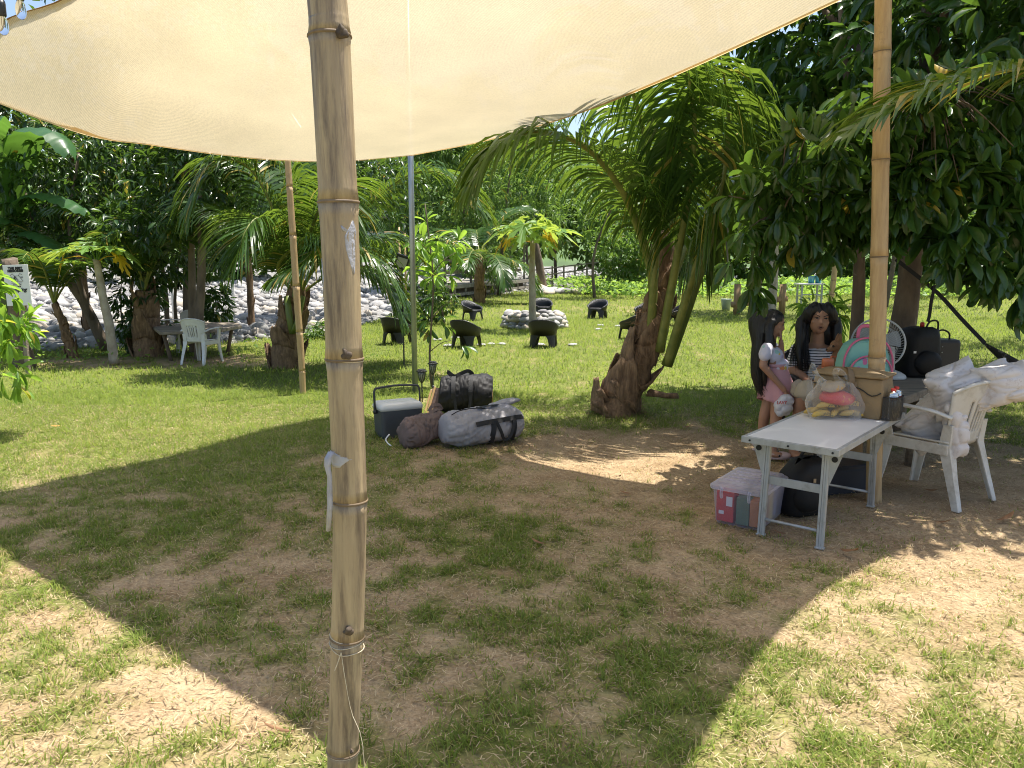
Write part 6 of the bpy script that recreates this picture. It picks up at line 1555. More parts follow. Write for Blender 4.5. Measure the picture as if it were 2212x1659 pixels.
for l in (.14, eL - .30):
    for u in (.105, ew - .105):
        sgn = 1 if u < ew / 2 else -1; top = tp(u, l, TH - .03); bot = tp(u - sgn * .005, l - (.03 if l < .5 else -.03), 0)
        q = MB()
        for k in (-1, 0, 1): q.bar(bot + eu * (k * .0135), top + eu * (k * .0135), .0125, .024 if k else .019, up=el)
        q.build('leg', MAT['alu'], ft, bevel=.0015)
        q = MB(); d_ = 1 if l < .5 else -1
        q.prism([(0, 0), (sgn * -.075, 0), (sgn * -.075, -.02), (sgn * -.012, -.2), (0, -.2)], top + el * (-.013) + eu * (-sgn * .016), eu, Vector((0, 0, 1)), .004); g_ = q.build('gusset', MAT['alu'], ft)
        q = MB(); q.tube([top + eu * (-sgn * .05) + Vector((0, 0, -.05)) + el * -.020, top + eu * (-sgn * .05) + Vector((0, 0, -.05)) + el * -.012], .016, 14); q.build('hole_plug', MAT['black'], g_)
        q = MB(); q.box(bot + Vector((0, 0, .006)), (.05, .035, .012), Matrix.Rotation(math.atan2(eu.y, eu.x), 3, 'Z')); q.build('foot', MAT['alu'], ft, bevel=.003)
    q = MB(); q.bar(tp(.105, l, .335), tp(ew - .105, l, .335), .012, .05); q.build('cross_bar', MAT['alu'], ft, bevel=.002)
    q = MB(); q.tube([tp(.105, l - (.024 if l < .5 else -.024), .10), tp(ew - .105, l - (.024 if l < .5 else -.024), .10)], .009, 10); q.build('stretcher', MAT['alu'], ft, smooth=True)
    q = MB(); q.bar(tp(.06, l, TH - .045), tp(ew - .06, l, TH - .045), .03, .03); q.build('top_rail', MAT['alu'], ft)
for u, l in ((.03, -.002), (ew * .5, -.002), (ew - .05, -.002)):
    q = MB(); c = tp(u, l, TH - .014); q.tube([c, c - el * .004], .006, 8); q.build('rivet', MAT['strap_black'], ft)

# slab table round the big tree
zt = .62
wt = thing('slab_table', 'dark weathered wooden slab table round the big tree trunk', 'table', Vector((3.1, 6.2, 0)))
P5 = [gnd(x, y, zt) for x, y in ((1775, 866), (1862, 862), (1957, 856), (2047, 824), (2042, 802), (1950, 785), (1885, 795), (1850, 832), (1775, 842))]
slab(wt, [(p.x, p.y) for p in P5], zt - .07, .07)
for x, y in ((1850, 850), (1990, 838), (2015, 812)):
    p = gnd(x, y, zt); q = MB(); q.tube([Vector((p.x, p.y, -.03)), Vector((p.x, p.y, .3)), Vector((p.x, p.y, zt - .07))], [.075, .068, .07], 12); q.jitter(.008, 8, x); q.build('leg', MAT['wood_log'] if x < 1900 else MAT['wood_old'], wt, smooth=True)
pA, pB = gnd(1960, 850, zt - .12), gnd(2030, 822, zt - .12)
q = MB(); q.bar(Vector((pA.x, pA.y + .1, zt - .12)), Vector((pB.x, pB.y + .1, zt - .12)), .06, .1); q.build('beam', MAT['wood_old'], wt)

# khaki cooler bag with gas cans in the side pocket
P0 = gnd(1900, 908, TH + .003); ud = eu.copy(); ld = el.copy()
kh = thing('cooler_bag', 'khaki insulated cooler bag standing on the folding table', 'bag', P0)
MAT['khaki'] = M('khaki canvas', (0.30, 0.205, 0.10), (0.235, 0.16, 0.078), rough=.75, scale=5, bump=.45, bscale=16)
MAT['khaki_dark'] = M('khaki webbing', (0.20, 0.14, 0.08), (0.16, 0.11, 0.06), rough=.8, scale=20)
bw, bl, bh = .42, .26, .255
def kp(u, l, z): return P0 + ud * u + ld * l + Vector((0, 0, z))
q = MB(); n = 9; rings = []
for j in range(9):
    z = bh * j / 8; k = 1 - .03 * (j / 8) ** 2 - (.02 if j in (0,) else 0); ringp = []
    per = []
    for i in range(12): per.append((bw * i / 12, 0))
    for i in range(8): per.append((bw, bl * i / 8))
    for i in range(12): per.append((bw * (1 - i / 12), bl))
    for i in range(8): per.append((0, bl * (1 - i / 8)))
    for i, (u, l) in enumerate(per):
        cu, cl_ = u - bw / 2, l - bl / 2; u2 = bw / 2 + cu * k; l2 = bl / 2 + cl_ * k
        p = kp(u2, l2, z); w = .010 * mnoise.noise(Vector((u * 16, l * 16, z * 16))) + .012 * math.sin(math.pi * j / 8)
        p += (ud * (cu / bw) + ld * (cl_ / bl)).normalized() * w; ringp.append(p)
    rings.append(ringp)
q.loft(rings); q.build('body', MAT['khaki'], kh, smooth=True, bevel=.006)
q = MB(); q.grid(lambda a_, b_: kp(-.012 + (bw + .024) * a_, -.012 + (bl + .024) * b_, bh + .012 + .03 * math.sin(math.pi * b_) * math.sin(math.pi * a_) ** .6 - .012 * mnoise.noise(Vector((a_ * 5, b_ * 5, 2)))), 16, 10); q.build('lid', MAT['khaki'], kh, smooth=True, solid=.016)
zp = [(0, -.008), (.12, -.008), (.25, -.008), (.36, -.008), (bw, -.008)]
q = MB(); q.tube([kp(u, l, bh - .055 - (.05 * math.exp(-((u - .05) / .06) ** 2))) for u, l in [(bw * i / 16, -.014) for i in range(17)]], .006, 5, flat=.6); q.build('zip', MAT['black'], kh, smooth=True)
strap(kh, [kp(.16, -.016, 0.0), kp(.16, -.022, .1), kp(.16, -.024, .17), kp(.165, -.03, .23)], .042, 'khaki_dark')
strap(kh, [kp(.165, -.03, .2), kp(.17, -.045, .25), kp(.19, -.01, .292), kp(.22, .06, .305), kp(.26, .12, .3)], .036, 'khaki_dark', name='handle')
strap(kh, [kp(.34, -.016, 0.0), kp(.34, -.022, .1), kp(.34, -.024, .17), kp(.335, -.03, .23)], .042, 'khaki_dark')
# mesh pocket on the near end
m, nt, out = newmat('black net'); L = nt.links.new
tc = N(nt, 'ShaderNodeTexCoord'); mp = N(nt, 'ShaderNodeMapping'); mp.inputs['Rotation'].default_value = (.6, .5, .8); L(tc.outputs['Object'], mp.inputs['Vector'])
ch = N(nt, 'ShaderNodeTexChecker'); ch.inputs['Scale'].default_value = 230; L(mp.outputs[0], ch.inputs['Vector'])
d1 = N(nt, 'ShaderNodeBsdfPrincipled'); d1.inputs['Base Color'].default_value = (.015, .015, .016, 1); d1.inputs['Roughness'].default_value = .5
t1 = N(nt, 'ShaderNodeBsdfTransparent'); mx = N(nt, 'ShaderNodeMixShader'); mu = N(nt, 'ShaderNodeMath', operation='MULTIPLY'); mu.inputs[1].default_value = .3
L(ch.outputs['Fac'], mu.inputs[0]); L(mu.outputs[0], mx.inputs[0]); L(d1.outputs[0], mx.inputs[1]); L(t1.outputs[0], mx.inputs[2]); L(mx.outputs[0], out.inputs['Surface']); MAT['net'] = m
q = MB(); ringb = lambda z, k: [kp(-.013 - .092 * k * math.sin(math.pi * max(0, min(1, i / 16))) ** .3, -.015 + .205 * i / 16, z) for i in range(17)]
q.loft([ringb(.004, .95), ringb(.06, 1.0), ringb(.11, 1.02), ringb(.15, .98)], cap=False, closed=False); q.build('net_pocket', MAT['net'], kh, smooth=True)
q = MB(); q.tube(ringb(.152, .98), .004, 5); q.build('pocket_rim', MAT['strap_black'], kh, smooth=True)
MAT['tin'] = M('bright tin', (.62, .62, .62), (.5, .5, .5), rough=.22, metal=1.0, scale=4)
for i, (l, lab) in enumerate(((.045, 'silver gas can with red cap nearer the camera in the bag pocket'), (.122, 'silver gas can with red cap behind the other in the bag pocket'))):
    c = kp(-.056, l, .005 + i * .004); t = thing('gas_canister', lab, 'gas can', c, 'gas cans in the bag pocket')
    q = MB(); q.lathe([(.0325, 0), (.0335, .003), (.0335, .155), (.031, .159), (.0315, .163), (.028, .172), (.020, .18), (.013, .183)], c, 24); q.build('can', MAT['tin'], t, smooth=True)
    q = MB(); q.tube([c + Vector((math.cos(a_) * .0338, math.sin(a_) * .0338, .156)) for a_ in np.linspace(0, 6.283, 25)], .0016, 5, cap=False); q.build('rim', MAT['tin'], t, smooth=True)
    q = MB(); q.lathe([(.0145, .180), (.0145, .196), (.013, .199)], c, 14); q.build('cap', MAT['red'], t)
    for k, ch_ in enumerate('BUTANE'):
        an_ = math.radians(-118 + (k - 2.0) * 15 + 24); nrm = Vector((math.cos(an_), math.sin(an_), 0)); place_text('lettering', ch_, .02, MAT['red'], t, c + nrm * .0342 + Vector((0, 0, .135)), (-nrm.y, nrm.x, 0), (0, 0, 1), bold=.0004)

# clear shopping bag of bananas
pc = gnd(1808, 905, TH); pcx = Vector((pc.x, pc.y + .05, TH))
pbag = thing('plastic_bag', 'translucent plastic shopping bag of fruit on the folding table', 'bag', pcx)
m, nt, out = newmat('thin clear plastic'); L = nt.links.new
p1 = N(nt, 'ShaderNodeBsdfPrincipled'); p1.inputs['Base Color'].default_value = (.86, .85, .82, 1); p1.inputs['Roughness'].default_value = .28
t1 = N(nt, 'ShaderNodeBsdfTransparent'); t2 = N(nt, 'ShaderNodeBsdfTranslucent'); t2.inputs['Color'].default_value = (.8, .78, .75, 1)
lw = N(nt, 'ShaderNodeLayerWeight'); lw.inputs['Blend'].default_value = .35
mr = N(nt, 'ShaderNodeMapRange'); mr.inputs['To Min'].default_value = .12; mr.inputs['To Max'].default_value = .8; L(lw.outputs['Facing'], mr.inputs['Value'])
ma = N(nt, 'ShaderNodeMixShader'); ma.inputs[0].default_value = .45; L(p1.outputs[0], ma.inputs[1]); L(t2.outputs[0], ma.inputs[2])
mx = N(nt, 'ShaderNodeMixShader'); L(mr.outputs[0], mx.inputs[0]); L(t1.outputs[0], mx.inputs[1]); L(ma.outputs[0], mx.inputs[2]); L(mx.outputs[0], out.inputs['Surface']); MAT['film'] = m
q = MB(); rings = []
for j in range(15):
    z = .004 + .235 * j / 14; f_ = j / 14; rx = .175 * (.92 + .2 * math.sin(math.pi * min(1, f_ * 1.2)) - .30 * f_ ** 2); ry = .125 * (1 - .45 * f_ ** 1.5)
    rings.append([pcx + Vector((math.cos(a_) * rx * (1 + .05 * math.sin(a_ * 7 + j) * (.3 + f_)), math.sin(a_) * ry * (1 + .07 * math.sin(a_ * 5 + 1 + j * .4)), z + .01 * math.sin(a_ * 3))) + Vector((.004, 0, 0)) for a_ in np.linspace(0, 6.283, 41)[:-1]])
q.loft(rings, cap=False); q.build('film', MAT['film'], pbag, smooth=True)
hp = lambda x, z: pcx + Vector((x, 0, z))
for pts in ([(-.165, .14), (-.168, .25), (-.165, .325), (-.155, .345), (-.142, .33), (-.12, .27), (-.07, .225)], [(.06, .2), (.0, .26), (-.015, .30), (.0, .315), (.035, .30), (.09, .235), (.13, .17)]):
    P = crom([hp(*p_) for p_ in pts], 26); q = MB(); rings = []
    for i, p_ in enumerate(P):
        w = .012 + .055 * abs(i / 25 - .45) ** 1.5; d = (P[min(i + 1, 25)] - P[max(i - 1, 0)]).normalized(); s = d.cross(Vector((0, 1, 0))).normalized()
        rings.append([p_ - s * w + Vector((0, -.03 * math.cos(i), 0)), p_ + Vector((0, -.012, 0)), p_ + s * w * .6 + Vector((0, .01, 0))])
    q.loft(rings, cap=False, closed=False); q.build('handle', MAT['film'], pbag, smooth=True)
MAT['banana'] = M('ripe banana', (.62, .42, .08), (.5, .32, .07), rough=.5, scale=7, dirt=(.05, .03, .02), dscale=28, dlo=.55, dhi=.62)
def banana(mb, c, ang, bend, L_, r, tilt=0):
    pts = []
    for i in range(9):
        u = i / 8 - .5; pts.append(c + Vector((math.cos(ang) * u * L_, math.sin(ang) * u * L_, -bend * (u * u) * 4 + tilt * u)))
    mb.tube(pts, [r * .3, r * .75, r * .95, r, r, r, r * .92, r * .65, r * .25], 9)
for i, (dx_, dy_, z, an_) in enumerate([(-.10, -.06, .03, .2), (-.09, .0, .045, .35), (-.11, .04, .03, .1), (.09, -.05, .03, -.15), (.08, .0, .05, .1), (.1, .04, .03, -.3), (.0, -.02, .03, .9), (-.06, -.03, .08, .1), (.10, -.01, .085, -.2)]):
    t = thing('banana', 'ripe speckled banana at the bottom of the clear bag', 'banana', pcx + Vector((dx_, dy_, z)), 'bananas in the clear bag'); mb = MB(); banana(mb, pcx + Vector((dx_, dy_, z + .012)), an_, .018, .145, .020); mb.build('peel', MAT['banana'], t, smooth=True)
t = thing('red_packet', 'red packet inside the clear bag', 'packet', pcx + Vector((0, 0, .1))); mb = MB(); mb.ell(pcx + Vector((.01, -.01, .135)), (.125, .07, .045), rotm(.1, .05, .1)); mb.jitter(.018, 11, 4); mb.build('wrap', M('red wrapper', (.6, .07, .06), (.5, .05, .05), rough=.35, dirt=(.65, .35, .05), dscale=9, dlo=.6, dhi=.64), t, smooth=True)
t = thing('brown_packet', 'crumpled brown packet on top inside the clear bag', 'packet', pcx + Vector((-.02, 0, .18))); mb = MB(); mb.ell(pcx + Vector((-.02, 0, .205)), (.085, .055, .035), rotm(.2, -.15, .3)); mb.jitter(.02, 16, 7); mb.build('wrap', M('brown wrapper', (.42, .33, .22), (.3, .23, .15), rough=.6, dirt=(.6, .33, .04), dscale=14, dlo=.58, dhi=.62), t, smooth=True)

# storage box
bz = .265
L1 = gnd(1533, 1041, bz); L2 = gnd(1652, 1062, bz); L3 = gnd(1601, 1007, bz)
fu = (L2 - L1); fw = fu.length; fu.normalize(); fl = Vector((-fu.y, fu.x, 0)); fl = fl if fl.dot(L3 - L1) > 0 else -fl; fd = (L3 - L1).dot(fl)
sb = thing('storage_box', 'clear plastic storage box with snap lid on the bare soil', 'storage box', Vector((L1.x, L1.y, 0)) + fu * fw / 2 + fl * fd / 2)
cb = Vector((L1.x, L1.y, 0)) + fu * fw / 2 + fl * fd / 2; ab = math.atan2(fu.y, fu.x)
def plastic(name, col, mn, mxv):
    m, nt, out = newmat(name); L = nt.links.new
    p1 = N(nt, 'ShaderNodeBsdfPrincipled'); p1.inputs['Base Color'].default_value = c4(col); p1.inputs['Roughness'].default_value = .3
    t1 = N(nt, 'ShaderNodeBsdfTransparent'); t1.inputs['Color'].default_value = (.93, .92, .97, 1); t2 = N(nt, 'ShaderNodeBsdfTranslucent'); t2.inputs['Color'].default_value = c4(col)
    lw = N(nt, 'ShaderNodeLayerWeight'); lw.inputs['Blend'].default_value = .3
    mr = N(nt, 'ShaderNodeMapRange'); mr.inputs['To Min'].default_value = mn; mr.inputs['To Max'].default_value = mxv; L(lw.outputs['Facing'], mr.inputs['Value'])
    ma = N(nt, 'ShaderNodeMixShader'); ma.inputs[0].default_value = .5; L(p1.outputs[0], ma.inputs[1]); L(t2.outputs[0], ma.inputs[2])
    mx = N(nt, 'ShaderNodeMixShader'); L(mr.outputs[0], mx.inputs[0]); L(t1.outputs[0], mx.inputs[1]); L(ma.outputs[0], mx.inputs[2]); L(mx.outputs[0], out.inputs['Surface']); return m
MAT['box_plastic'] = plastic('frosted lilac plastic', (.72, .69, .80), .14, .7)
MAT['lid_plastic'] = plastic('frosted lid plastic', (.78, .77, .85), .26, .85)
ring = rbox(cb, fw * .95, fd * .95, 0, 1, ab, .03)
q = MB(); q.loft([ring(.004, .86), ring(.02, .9), ring(.03, .9), ring(.22, .985), ring(.235, 1.0)], cap=True)
q.f = [f for f in q.f if not (len(f) > 6 and f[0] >= 80)]; q.build('tub', MAT['box_plastic'], sb, smooth=False)
ring = rbox(cb, fw, fd, 0, 1, ab, .035)
q = MB(); q.loft([ring(.225, 1.0), ring(.232, 1.03), ring(.25, 1.02), ring(.258, .93), ring(.27, .88), ring(.272, .8)]); q.build('lid', MAT['lid_plastic'], sb, smooth=False)
ring2 = rbox(cb, fw * .7, fd * .75, 0, 1, ab, .02); 
for i in range(5):
    k = -.30 + .15 * i; q = MB(); q.bar(cb + fl * (k * fd) - fu * fw * .33 + Vector((0, 0, .275)), cb + fl * (k * fd) + fu * fw * .33 + Vector((0, 0, .275)), .018, .005); q.build('lid_rib', MAT['lid_plastic'], sb, bevel=.002)
for s in (-1, 1):
    for k in (-.25, .25):
        q = MB(); c = cb - fl * (fd * .525) * 1 + fu * (k * fw) + Vector((0, 0, .22)) if s < 0 else cb + fl * (fd * .525) + fu * (k * fw) + Vector((0, 0, .22)); q.tube(crom([c + Vector((0, 0, .03)), c + fl * (s * .012) + Vector((0, 0, 0)), c + fl * (s * .004) + Vector((0, 0, -.035))], 8), .009, 7); q.build('clip', MAT['lid_plastic'], sb, smooth=True)
items = [(-.09, -.13, .11, .09, .19, (.62, .06, .05), 'red carton seen through the storage box front'), (.02, -.14, .08, .07, .17, (.12, .2, .12), 'dark green carton in the middle of the storage box'), (.10, -.12, .08, .1, .16, (.55, .22, .07), 'orange carton at the right of the storage box'),
         (-.07, .02, .12, .12, .2, (.75, .74, .7), 'white carton in the storage box'), (.07, .02, .12, .14, .19, (.65, .52, .2), 'yellow packet under the storage box lid'), (0, .14, .24, .08, .2, (.25, .3, .5), 'blue packet at the back of the storage box')]
for i, (u, l, w, d_, h_, col, lab) in enumerate(items):
    c = cb + fu * u + fl * l; t = thing('carton', lab, 'carton', c + Vector((0, 0, .012))); q = MB(); q.box(c + Vector((0, 0, .012 + h_ / 2)), (w, d_, h_), Matrix.Rotation(ab + .04 * i, 3, 'Z')); q.build('body', M('carton %d' % i, col, rough=.5), t, bevel=.004)
    if i == 0:
        q = MB(); q.box(c - fl * (d_ / 2 + .002) + fu * .028 + Vector((0, 0, .145)), (.038, .002, .06), Matrix.Rotation(ab, 3, 'Z')); q.build('label', MAT['white'], t)
        q = MB(); q.box(c - fl * (d_ / 2 + .002) + fu * -.02 + Vector((0, 0, .07)), (.032, .002, .022), Matrix.Rotation(ab, 3, 'Z')); q.build('label', MAT['white'], t)
    if i == 4:
        q = MB(); q.box(c + Vector((0, 0, .016 + h_)), (.1, .1, .003), Matrix.Rotation(ab + .3, 3, 'Z')); q.build('label', MAT['white'], t)

# black backpack and dark case under the table
c = gnd(1738, 1118); c.y += .12
bp_ = thing('black_backpack', 'black backpack standing under the folding table', 'backpack', c)
q = MB(); ringx = rbox(c, .30, .22, 0, 1, .35, .07); off = lambda r_, dx_: [p + Vector((dx_, 0, 0)) for p in r_]
q.loft([ringx(.0, .9), ringx(.03, 1.0), off(ringx(.15, 1.02), .01), off(ringx(.26, .96), .03), off(ringx(.33, .8), .05), off(ringx(.36, .5), .05)]); q.jitter(.012, 8, 5); q.build('body', MAT['black_cloth'], bp_, smooth=True)
q = MB(); q.ell(c + Vector((.01, -.12, .13)), (.10, .05, .1)); q.jitter(.01, 9, 3); q.build('front_pocket', MAT['black_cloth'], bp_, smooth=True)
q = MB(); q.tube(crom([c + Vector((0, .02, .35)), c + Vector((.02, .0, .40)), c + Vector((.08, .0, .40)), c + Vector((.1, .02, .35))], 12), .01, 7); q.build('handle', MAT['strap_black'], bp_, smooth=True)
q = MB(); q.box(c + Vector((.05, -.12, .24)), (.016, .004, .025)); q.build('zip_tag', M('tan tag', (.5, .35, .2)), bp_)
c = gnd(1830, 1075); c.y += .25
dc = thing('dark_case', 'dark flat case lying under the slab table', 'case', c)
q = MB(); ring = rbox(c, .5, .32, 0, 1, .3, .03); q.loft([ring(.0, 1), ring(.16, 1.0), ring(.17, .97)]); q.build('body', M('dark blue case', (.03, .035, .05), rough=.5), dc)
q = MB(); ring = rbox(c, .52, .34, 0, 1, .3, .03); q.loft([ring(.172, 1), ring(.19, 1.0), ring(.2, .95)]); q.build('lid', M('dark lid', (.025, .03, .045), rough=.4), dc)
q = MB(); q.bar(c + Vector((-.2, -.2, .13)), c + Vector((.28, -.05, .13)), .01, .012); q.build('edge_strip', MAT['galv'], dc)

# standing fan on the slab table
fb = gnd(1925, 818, zt); fb.z = zt + .004
fan = thing('table_fan', 'white table fan on the slab table behind the bamboo pole', 'fan', fb)
MAT['fan_white'] = M('fan plastic', (.66, .67, .67), (.6, .61, .61), rough=.4)
q = MB(); q.lathe([(.11, 0), (.115, .01), (.11, .03), (.07, .055), (.03, .07), (.02, .075)], fb, 24); q.build('base', MAT['fan_white'], fan, smooth=True)
hc = at(1897, 742, fb.y - .05)
q = MB(); q.tube([fb + Vector((0, 0, .06)), Vector((fb.x, fb.y + .02, hc.z - .05)), hc + Vector((.03, .1, -.02))], [.024, .022, .022], 12); q.build('stem', MAT['fan_white'], fan, smooth=True)
fdir = Vector((-.55, -.83, .05)).normalized(); s_, d_, u_ = frame_from(fdir)
q = MB(); q.tube([hc - fdir * .13, hc - fdir * .12, hc - fdir * .03, hc], [.03, .055, .06, .045], 16); q.build('motor', MAT['fan_white'], fan, smooth=True)
RF = .205
def fp(a_, r_, k): return hc + (s_ * math.cos(a_) + u_ * math.sin(a_)) * r_ + fdir * k
for nm, k0, k1 in (('front_grille', .085, .03), ('rear_grille', -.055, .02)):
    q = MB()
    for k in range(56):
        a_ = k / 56 * 6.283; q.tube([fp(a_ + .5 * (1 - r_ / RF), r_, k0 + (k1 - k0) * (r_ / RF) ** 3) for r_ in (.035, .08, .13, .17, RF)], .0011, 3, cap=False)
    for r_ in (.035, .09, .15): q.tube([fp(a_, r_, k0 + (k1 - k0) * (r_ / RF) ** 3) for a_ in np.linspace(0, 6.283, 33)], .0016, 4, cap=False)
    q.build(nm, MAT['fan_white'], fan, fix=False)
q = MB(); q.tube([fp(a_, RF, .025) for a_ in np.linspace(0, 6.283, 49)], .008, 7, cap=False); q.build('grille_ring', MAT['fan_white'], fan, smooth=True)
q = MB(); q.tube([hc + fdir * .084, hc + fdir * .092], .036, 18); q.build('hub_badge', MAT['fan_white'], fan, smooth=True)
for k in range(3):
    a0 = k * 2.094 + .5; q = MB(); q.grid(lambda a_, b_: fp(a0 + (a_ - .5) * (1.15 - .35 * b_) + .25 * b_, .03 + .145 * b_, .025 + .03 * (a_ - .5)), 6, 6); q.build('blade', M('fan blade %d' % k, (.45, .46, .47), rough=.3, trans=(.6, .6, .6), tfac=.35), fan, smooth=True)

# child's backpack
kb = at(1864, 800, 5.78); kb.z = zt + .003
bk_ = thing('child_backpack', 'mint green child backpack with pink piping on the slab table', 'backpack', kb)
m, nt, out = newmat('printed mint cloth'); L = nt.links.new
tc = N(nt, 'ShaderNodeTexCoord'); vo = N(nt, 'ShaderNodeTexVoronoi'); vo.inputs['Scale'].default_value = 17; L(tc.outputs['Object'], vo.inputs['Vector'])
th_ = N(nt, 'ShaderNodeMath', operation='LESS_THAN'); th_.inputs[1].default_value = .30; L(vo.outputs['Distance'], th_.inputs[0])
cr = N(nt, 'ShaderNodeValToRGB'); cr.color_ramp.interpolation = 'CONSTANT'; e = cr.color_ramp.elements; e[0].color = c4((.62, .15, .3)); e[1].position = .75; e[1].color = c4((.12, .2, .45))
for p_, c_ in ((.25, (.35, .2, .5)), (.5, (.72, .68, .7))): x_ = e.new(p_); x_.color = c4(c_)
sp_ = N(nt, 'ShaderNodeSeparateColor'); L(vo.outputs['Color'], sp_.inputs[0]); L(sp_.outputs[0], cr.inputs['Fac'])
mx = N(nt, 'ShaderNodeMix', data_type='RGBA'); mx.inputs[6].default_value = c4((.24, .52, .43)); L(th_.outputs[0], mx.inputs[0]); L(cr.outputs[0], mx.inputs[7])
b1 = N(nt, 'ShaderNodeBsdfPrincipled'); b1.inputs['Roughness'].default_value = .5; L(mx.outputs[2], b1.inputs['Base Color']); L(b1.outputs[0], out.inputs['Surface']); MAT['mint_print'] = m
MAT['mint'] = M('mint cloth', (.26, .55, .45), (.22, .48, .39), rough=.6, bump=.2); MAT['pink'] = M('pink piping', (.75, .17, .28), (.7, .14, .25), rough=.5)
def arch(k, y0, y1, H_, W_):
    pr = [(W_ * k, 0), (W_ * k, H_ * .5), (W_ * .93 * k, H_ * .7), (W_ * .72 * k, H_ * .88), (W_ * .38 * k, H_ * .98), (0, H_)]
    pr = pr + [(-x, z) for x, z in pr[-2::-1]]
    return [[kb + Vector((x, y, z)) for x, z in pr] for y in (y0, y1)]
q = MB(); q.loft(arch(1, -.07, .1, .40, .18)); q.jitter(.006, 8, 1); q.build('body', MAT['mint'], bk_, bevel=.02)
q = MB(); q.loft(arch(.86, -.125, -.072, .27, .18)); q.jitter(.006, 8, 2); q.build('front_pocket', MAT['mint_print'], bk_, bevel=.015)
q = MB(); pr = arch(1.0, -.078, -.07, .41, .183)[0]; q.tube(crom(pr, 30), .008, 7); q.build('piping', MAT['pink'], bk_, smooth=True)
q = MB(); pr = arch(.88, -.128, -.1, .28, .18)[0]; q.tube(crom(pr, 30), .007, 7); q.build('piping', MAT['pink'], bk_, smooth=True)
q = MB(); q.tube(crom([kb + Vector((-.03, .06, .39)), kb + Vector((-.02, .06, .47)), kb + Vector((.03, .06, .49)), kb + Vector((.09, .06, .46)), kb + Vector((.1, .06, .38))], 16), .014, 8, flat=.5); q.build('handle', MAT['pink'], bk_, smooth=True)

# tumbler and caps
tb_ = at(1787, 800, 5.62); tb_.z = zt + .003
tm = thing('tumbler', 'orange insulated tumbler on the slab table', 'tumbler', tb_)
q = MB(); q.lathe([(.036, 0), (.038, .005), (.041, .20), (.041, .205)], tb_, 24); q.build('cup', M('orange enamel', (.62, .17, .07), (.57, .15, .06), rough=.35), tm, smooth=True)
q = MB(); q.lathe([(.042, .206), (.043, .25), (.041, .262), (.036, .268)], tb_, 24); q.build('lid', M('orange lid', (.66, .20, .09), rough=.4), tm, smooth=True)
q = MB(); q.tube([tb_ + Vector((.015, -.01, .268)), tb_ + Vector((.02, -.01, .287))], .006, 8); q.build('spout', M('orange spout', (.6, .16, .06), rough=.4), tm)
cp = at(1746, 818, 5.50); cp.z = zt + .003
cap_ = thing('baseball_cap', 'beige cap with curved brim lying beside the tumbler', 'cap', cp)
MAT['beige'] = M('beige twill', (.40, .34, .26), (.33, .28, .21), rough=.8, bump=.2)
q = MB(); q.grid(lambda a_, b_: cp + Vector((math.cos(a_ * 6.283) * .09 * math.cos(b_ * 1.5), math.sin(a_ * 6.283) * .10 * math.cos(b_ * 1.5), .005 + .12 * math.sin(b_ * 1.5))), 24, 8); q.build('crown', MAT['beige'], cap_, smooth=True, solid=.004)
q = MB(); q.grid(lambda a_, b_: cp + Vector((.05 + .10 * b_ * math.cos((a_ - .5) * 2.0), -.04 + .1 * (a_ - .5) * 1.6, .02 + .025 * b_ - .1 * (a_ - .5) ** 2)), 10, 5); q.build('brim', M('grey brim', (.26, .23, .19), rough=.8), cap_, smooth=True, solid=.004)

# black bags on the slab table
p = gnd(1998, 818, zt); p.z = zt + .003; p.y += .15
b1_ = thing('black_tote', 'tall black padded bag on the slab table under the tree', 'bag', p)
w = .15
q = MB(); ring = rbox(p, .32, .24, 0, 1, .3, .06); q.loft([ring(0, .95), ring(.03, 1.0), ring(.2, 1.02), ring(.33, .98), ring(.40, .9), ring(.42, .6)]); q.jitter(.018, 7, 9); q.build('body', MAT['black_cloth'], b1_, smooth=True)
q = MB(); q.tube(crom([p + Vector((.02, -.05, .40)), p + Vector((.05, -.06, .47)), p + Vector((.12, -.05, .47)), p + Vector((.14, -.03, .39))], 12), .008, 7); q.build('handle', MAT['strap_black'], b1_, smooth=True)
q = MB(); q.ell(p + Vector((.02, -.14, .13)), (.12, .05, .1)); q.jitter(.012, 8, 5); q.build('pocket', MAT['black_cloth'], b1_, smooth=True)
q = MB(); q.box(p + Vector((-.1, -.146, .22)), (.022, .003, .018)); q.build('label', MAT['white'], b1_)
q = MB(); q.lathe([(.018, 0), (.018, .03), (.012, .04)], p + Vector((.02, 0, .42)), 12); q.build('bottle_cap', MAT['red'], b1_, smooth=True)
p = gnd(2070, 812, zt); p = Vector((p.x - .06, p.y + .2, zt + .003))
P5x = p
b2_ = thing('black_suitcase', 'black hard case with carry handle at the right end of the slab table', 'suitcase', p)
q = MB(); ring = rbox(p, .26, .2, 0, 1, -.15, .03); q.loft([ring(0, .97), ring(.02, 1), ring(.27, 1.0), ring(.295, .94)]); q.build('body', MAT['dark_plastic'], b2_)
q = MB(); q.tube(crom([p + Vector((-.06, 0, .29)), p + Vector((-.05, 0, .35)), p + Vector((0, 0, .375)), p + Vector((.06, 0, .35)), p + Vector((.07, 0, .29))], 16), .008, 7); q.build('handle', MAT['strap_black'], b2_, smooth=True)
for dz in (.19, .24):
    q = MB(); q.ell(p + Vector((-.05, -.115, dz)), (.006, .004, .006), nu=8, nv=5); q.build('stud', MAT['galv'], b2_)

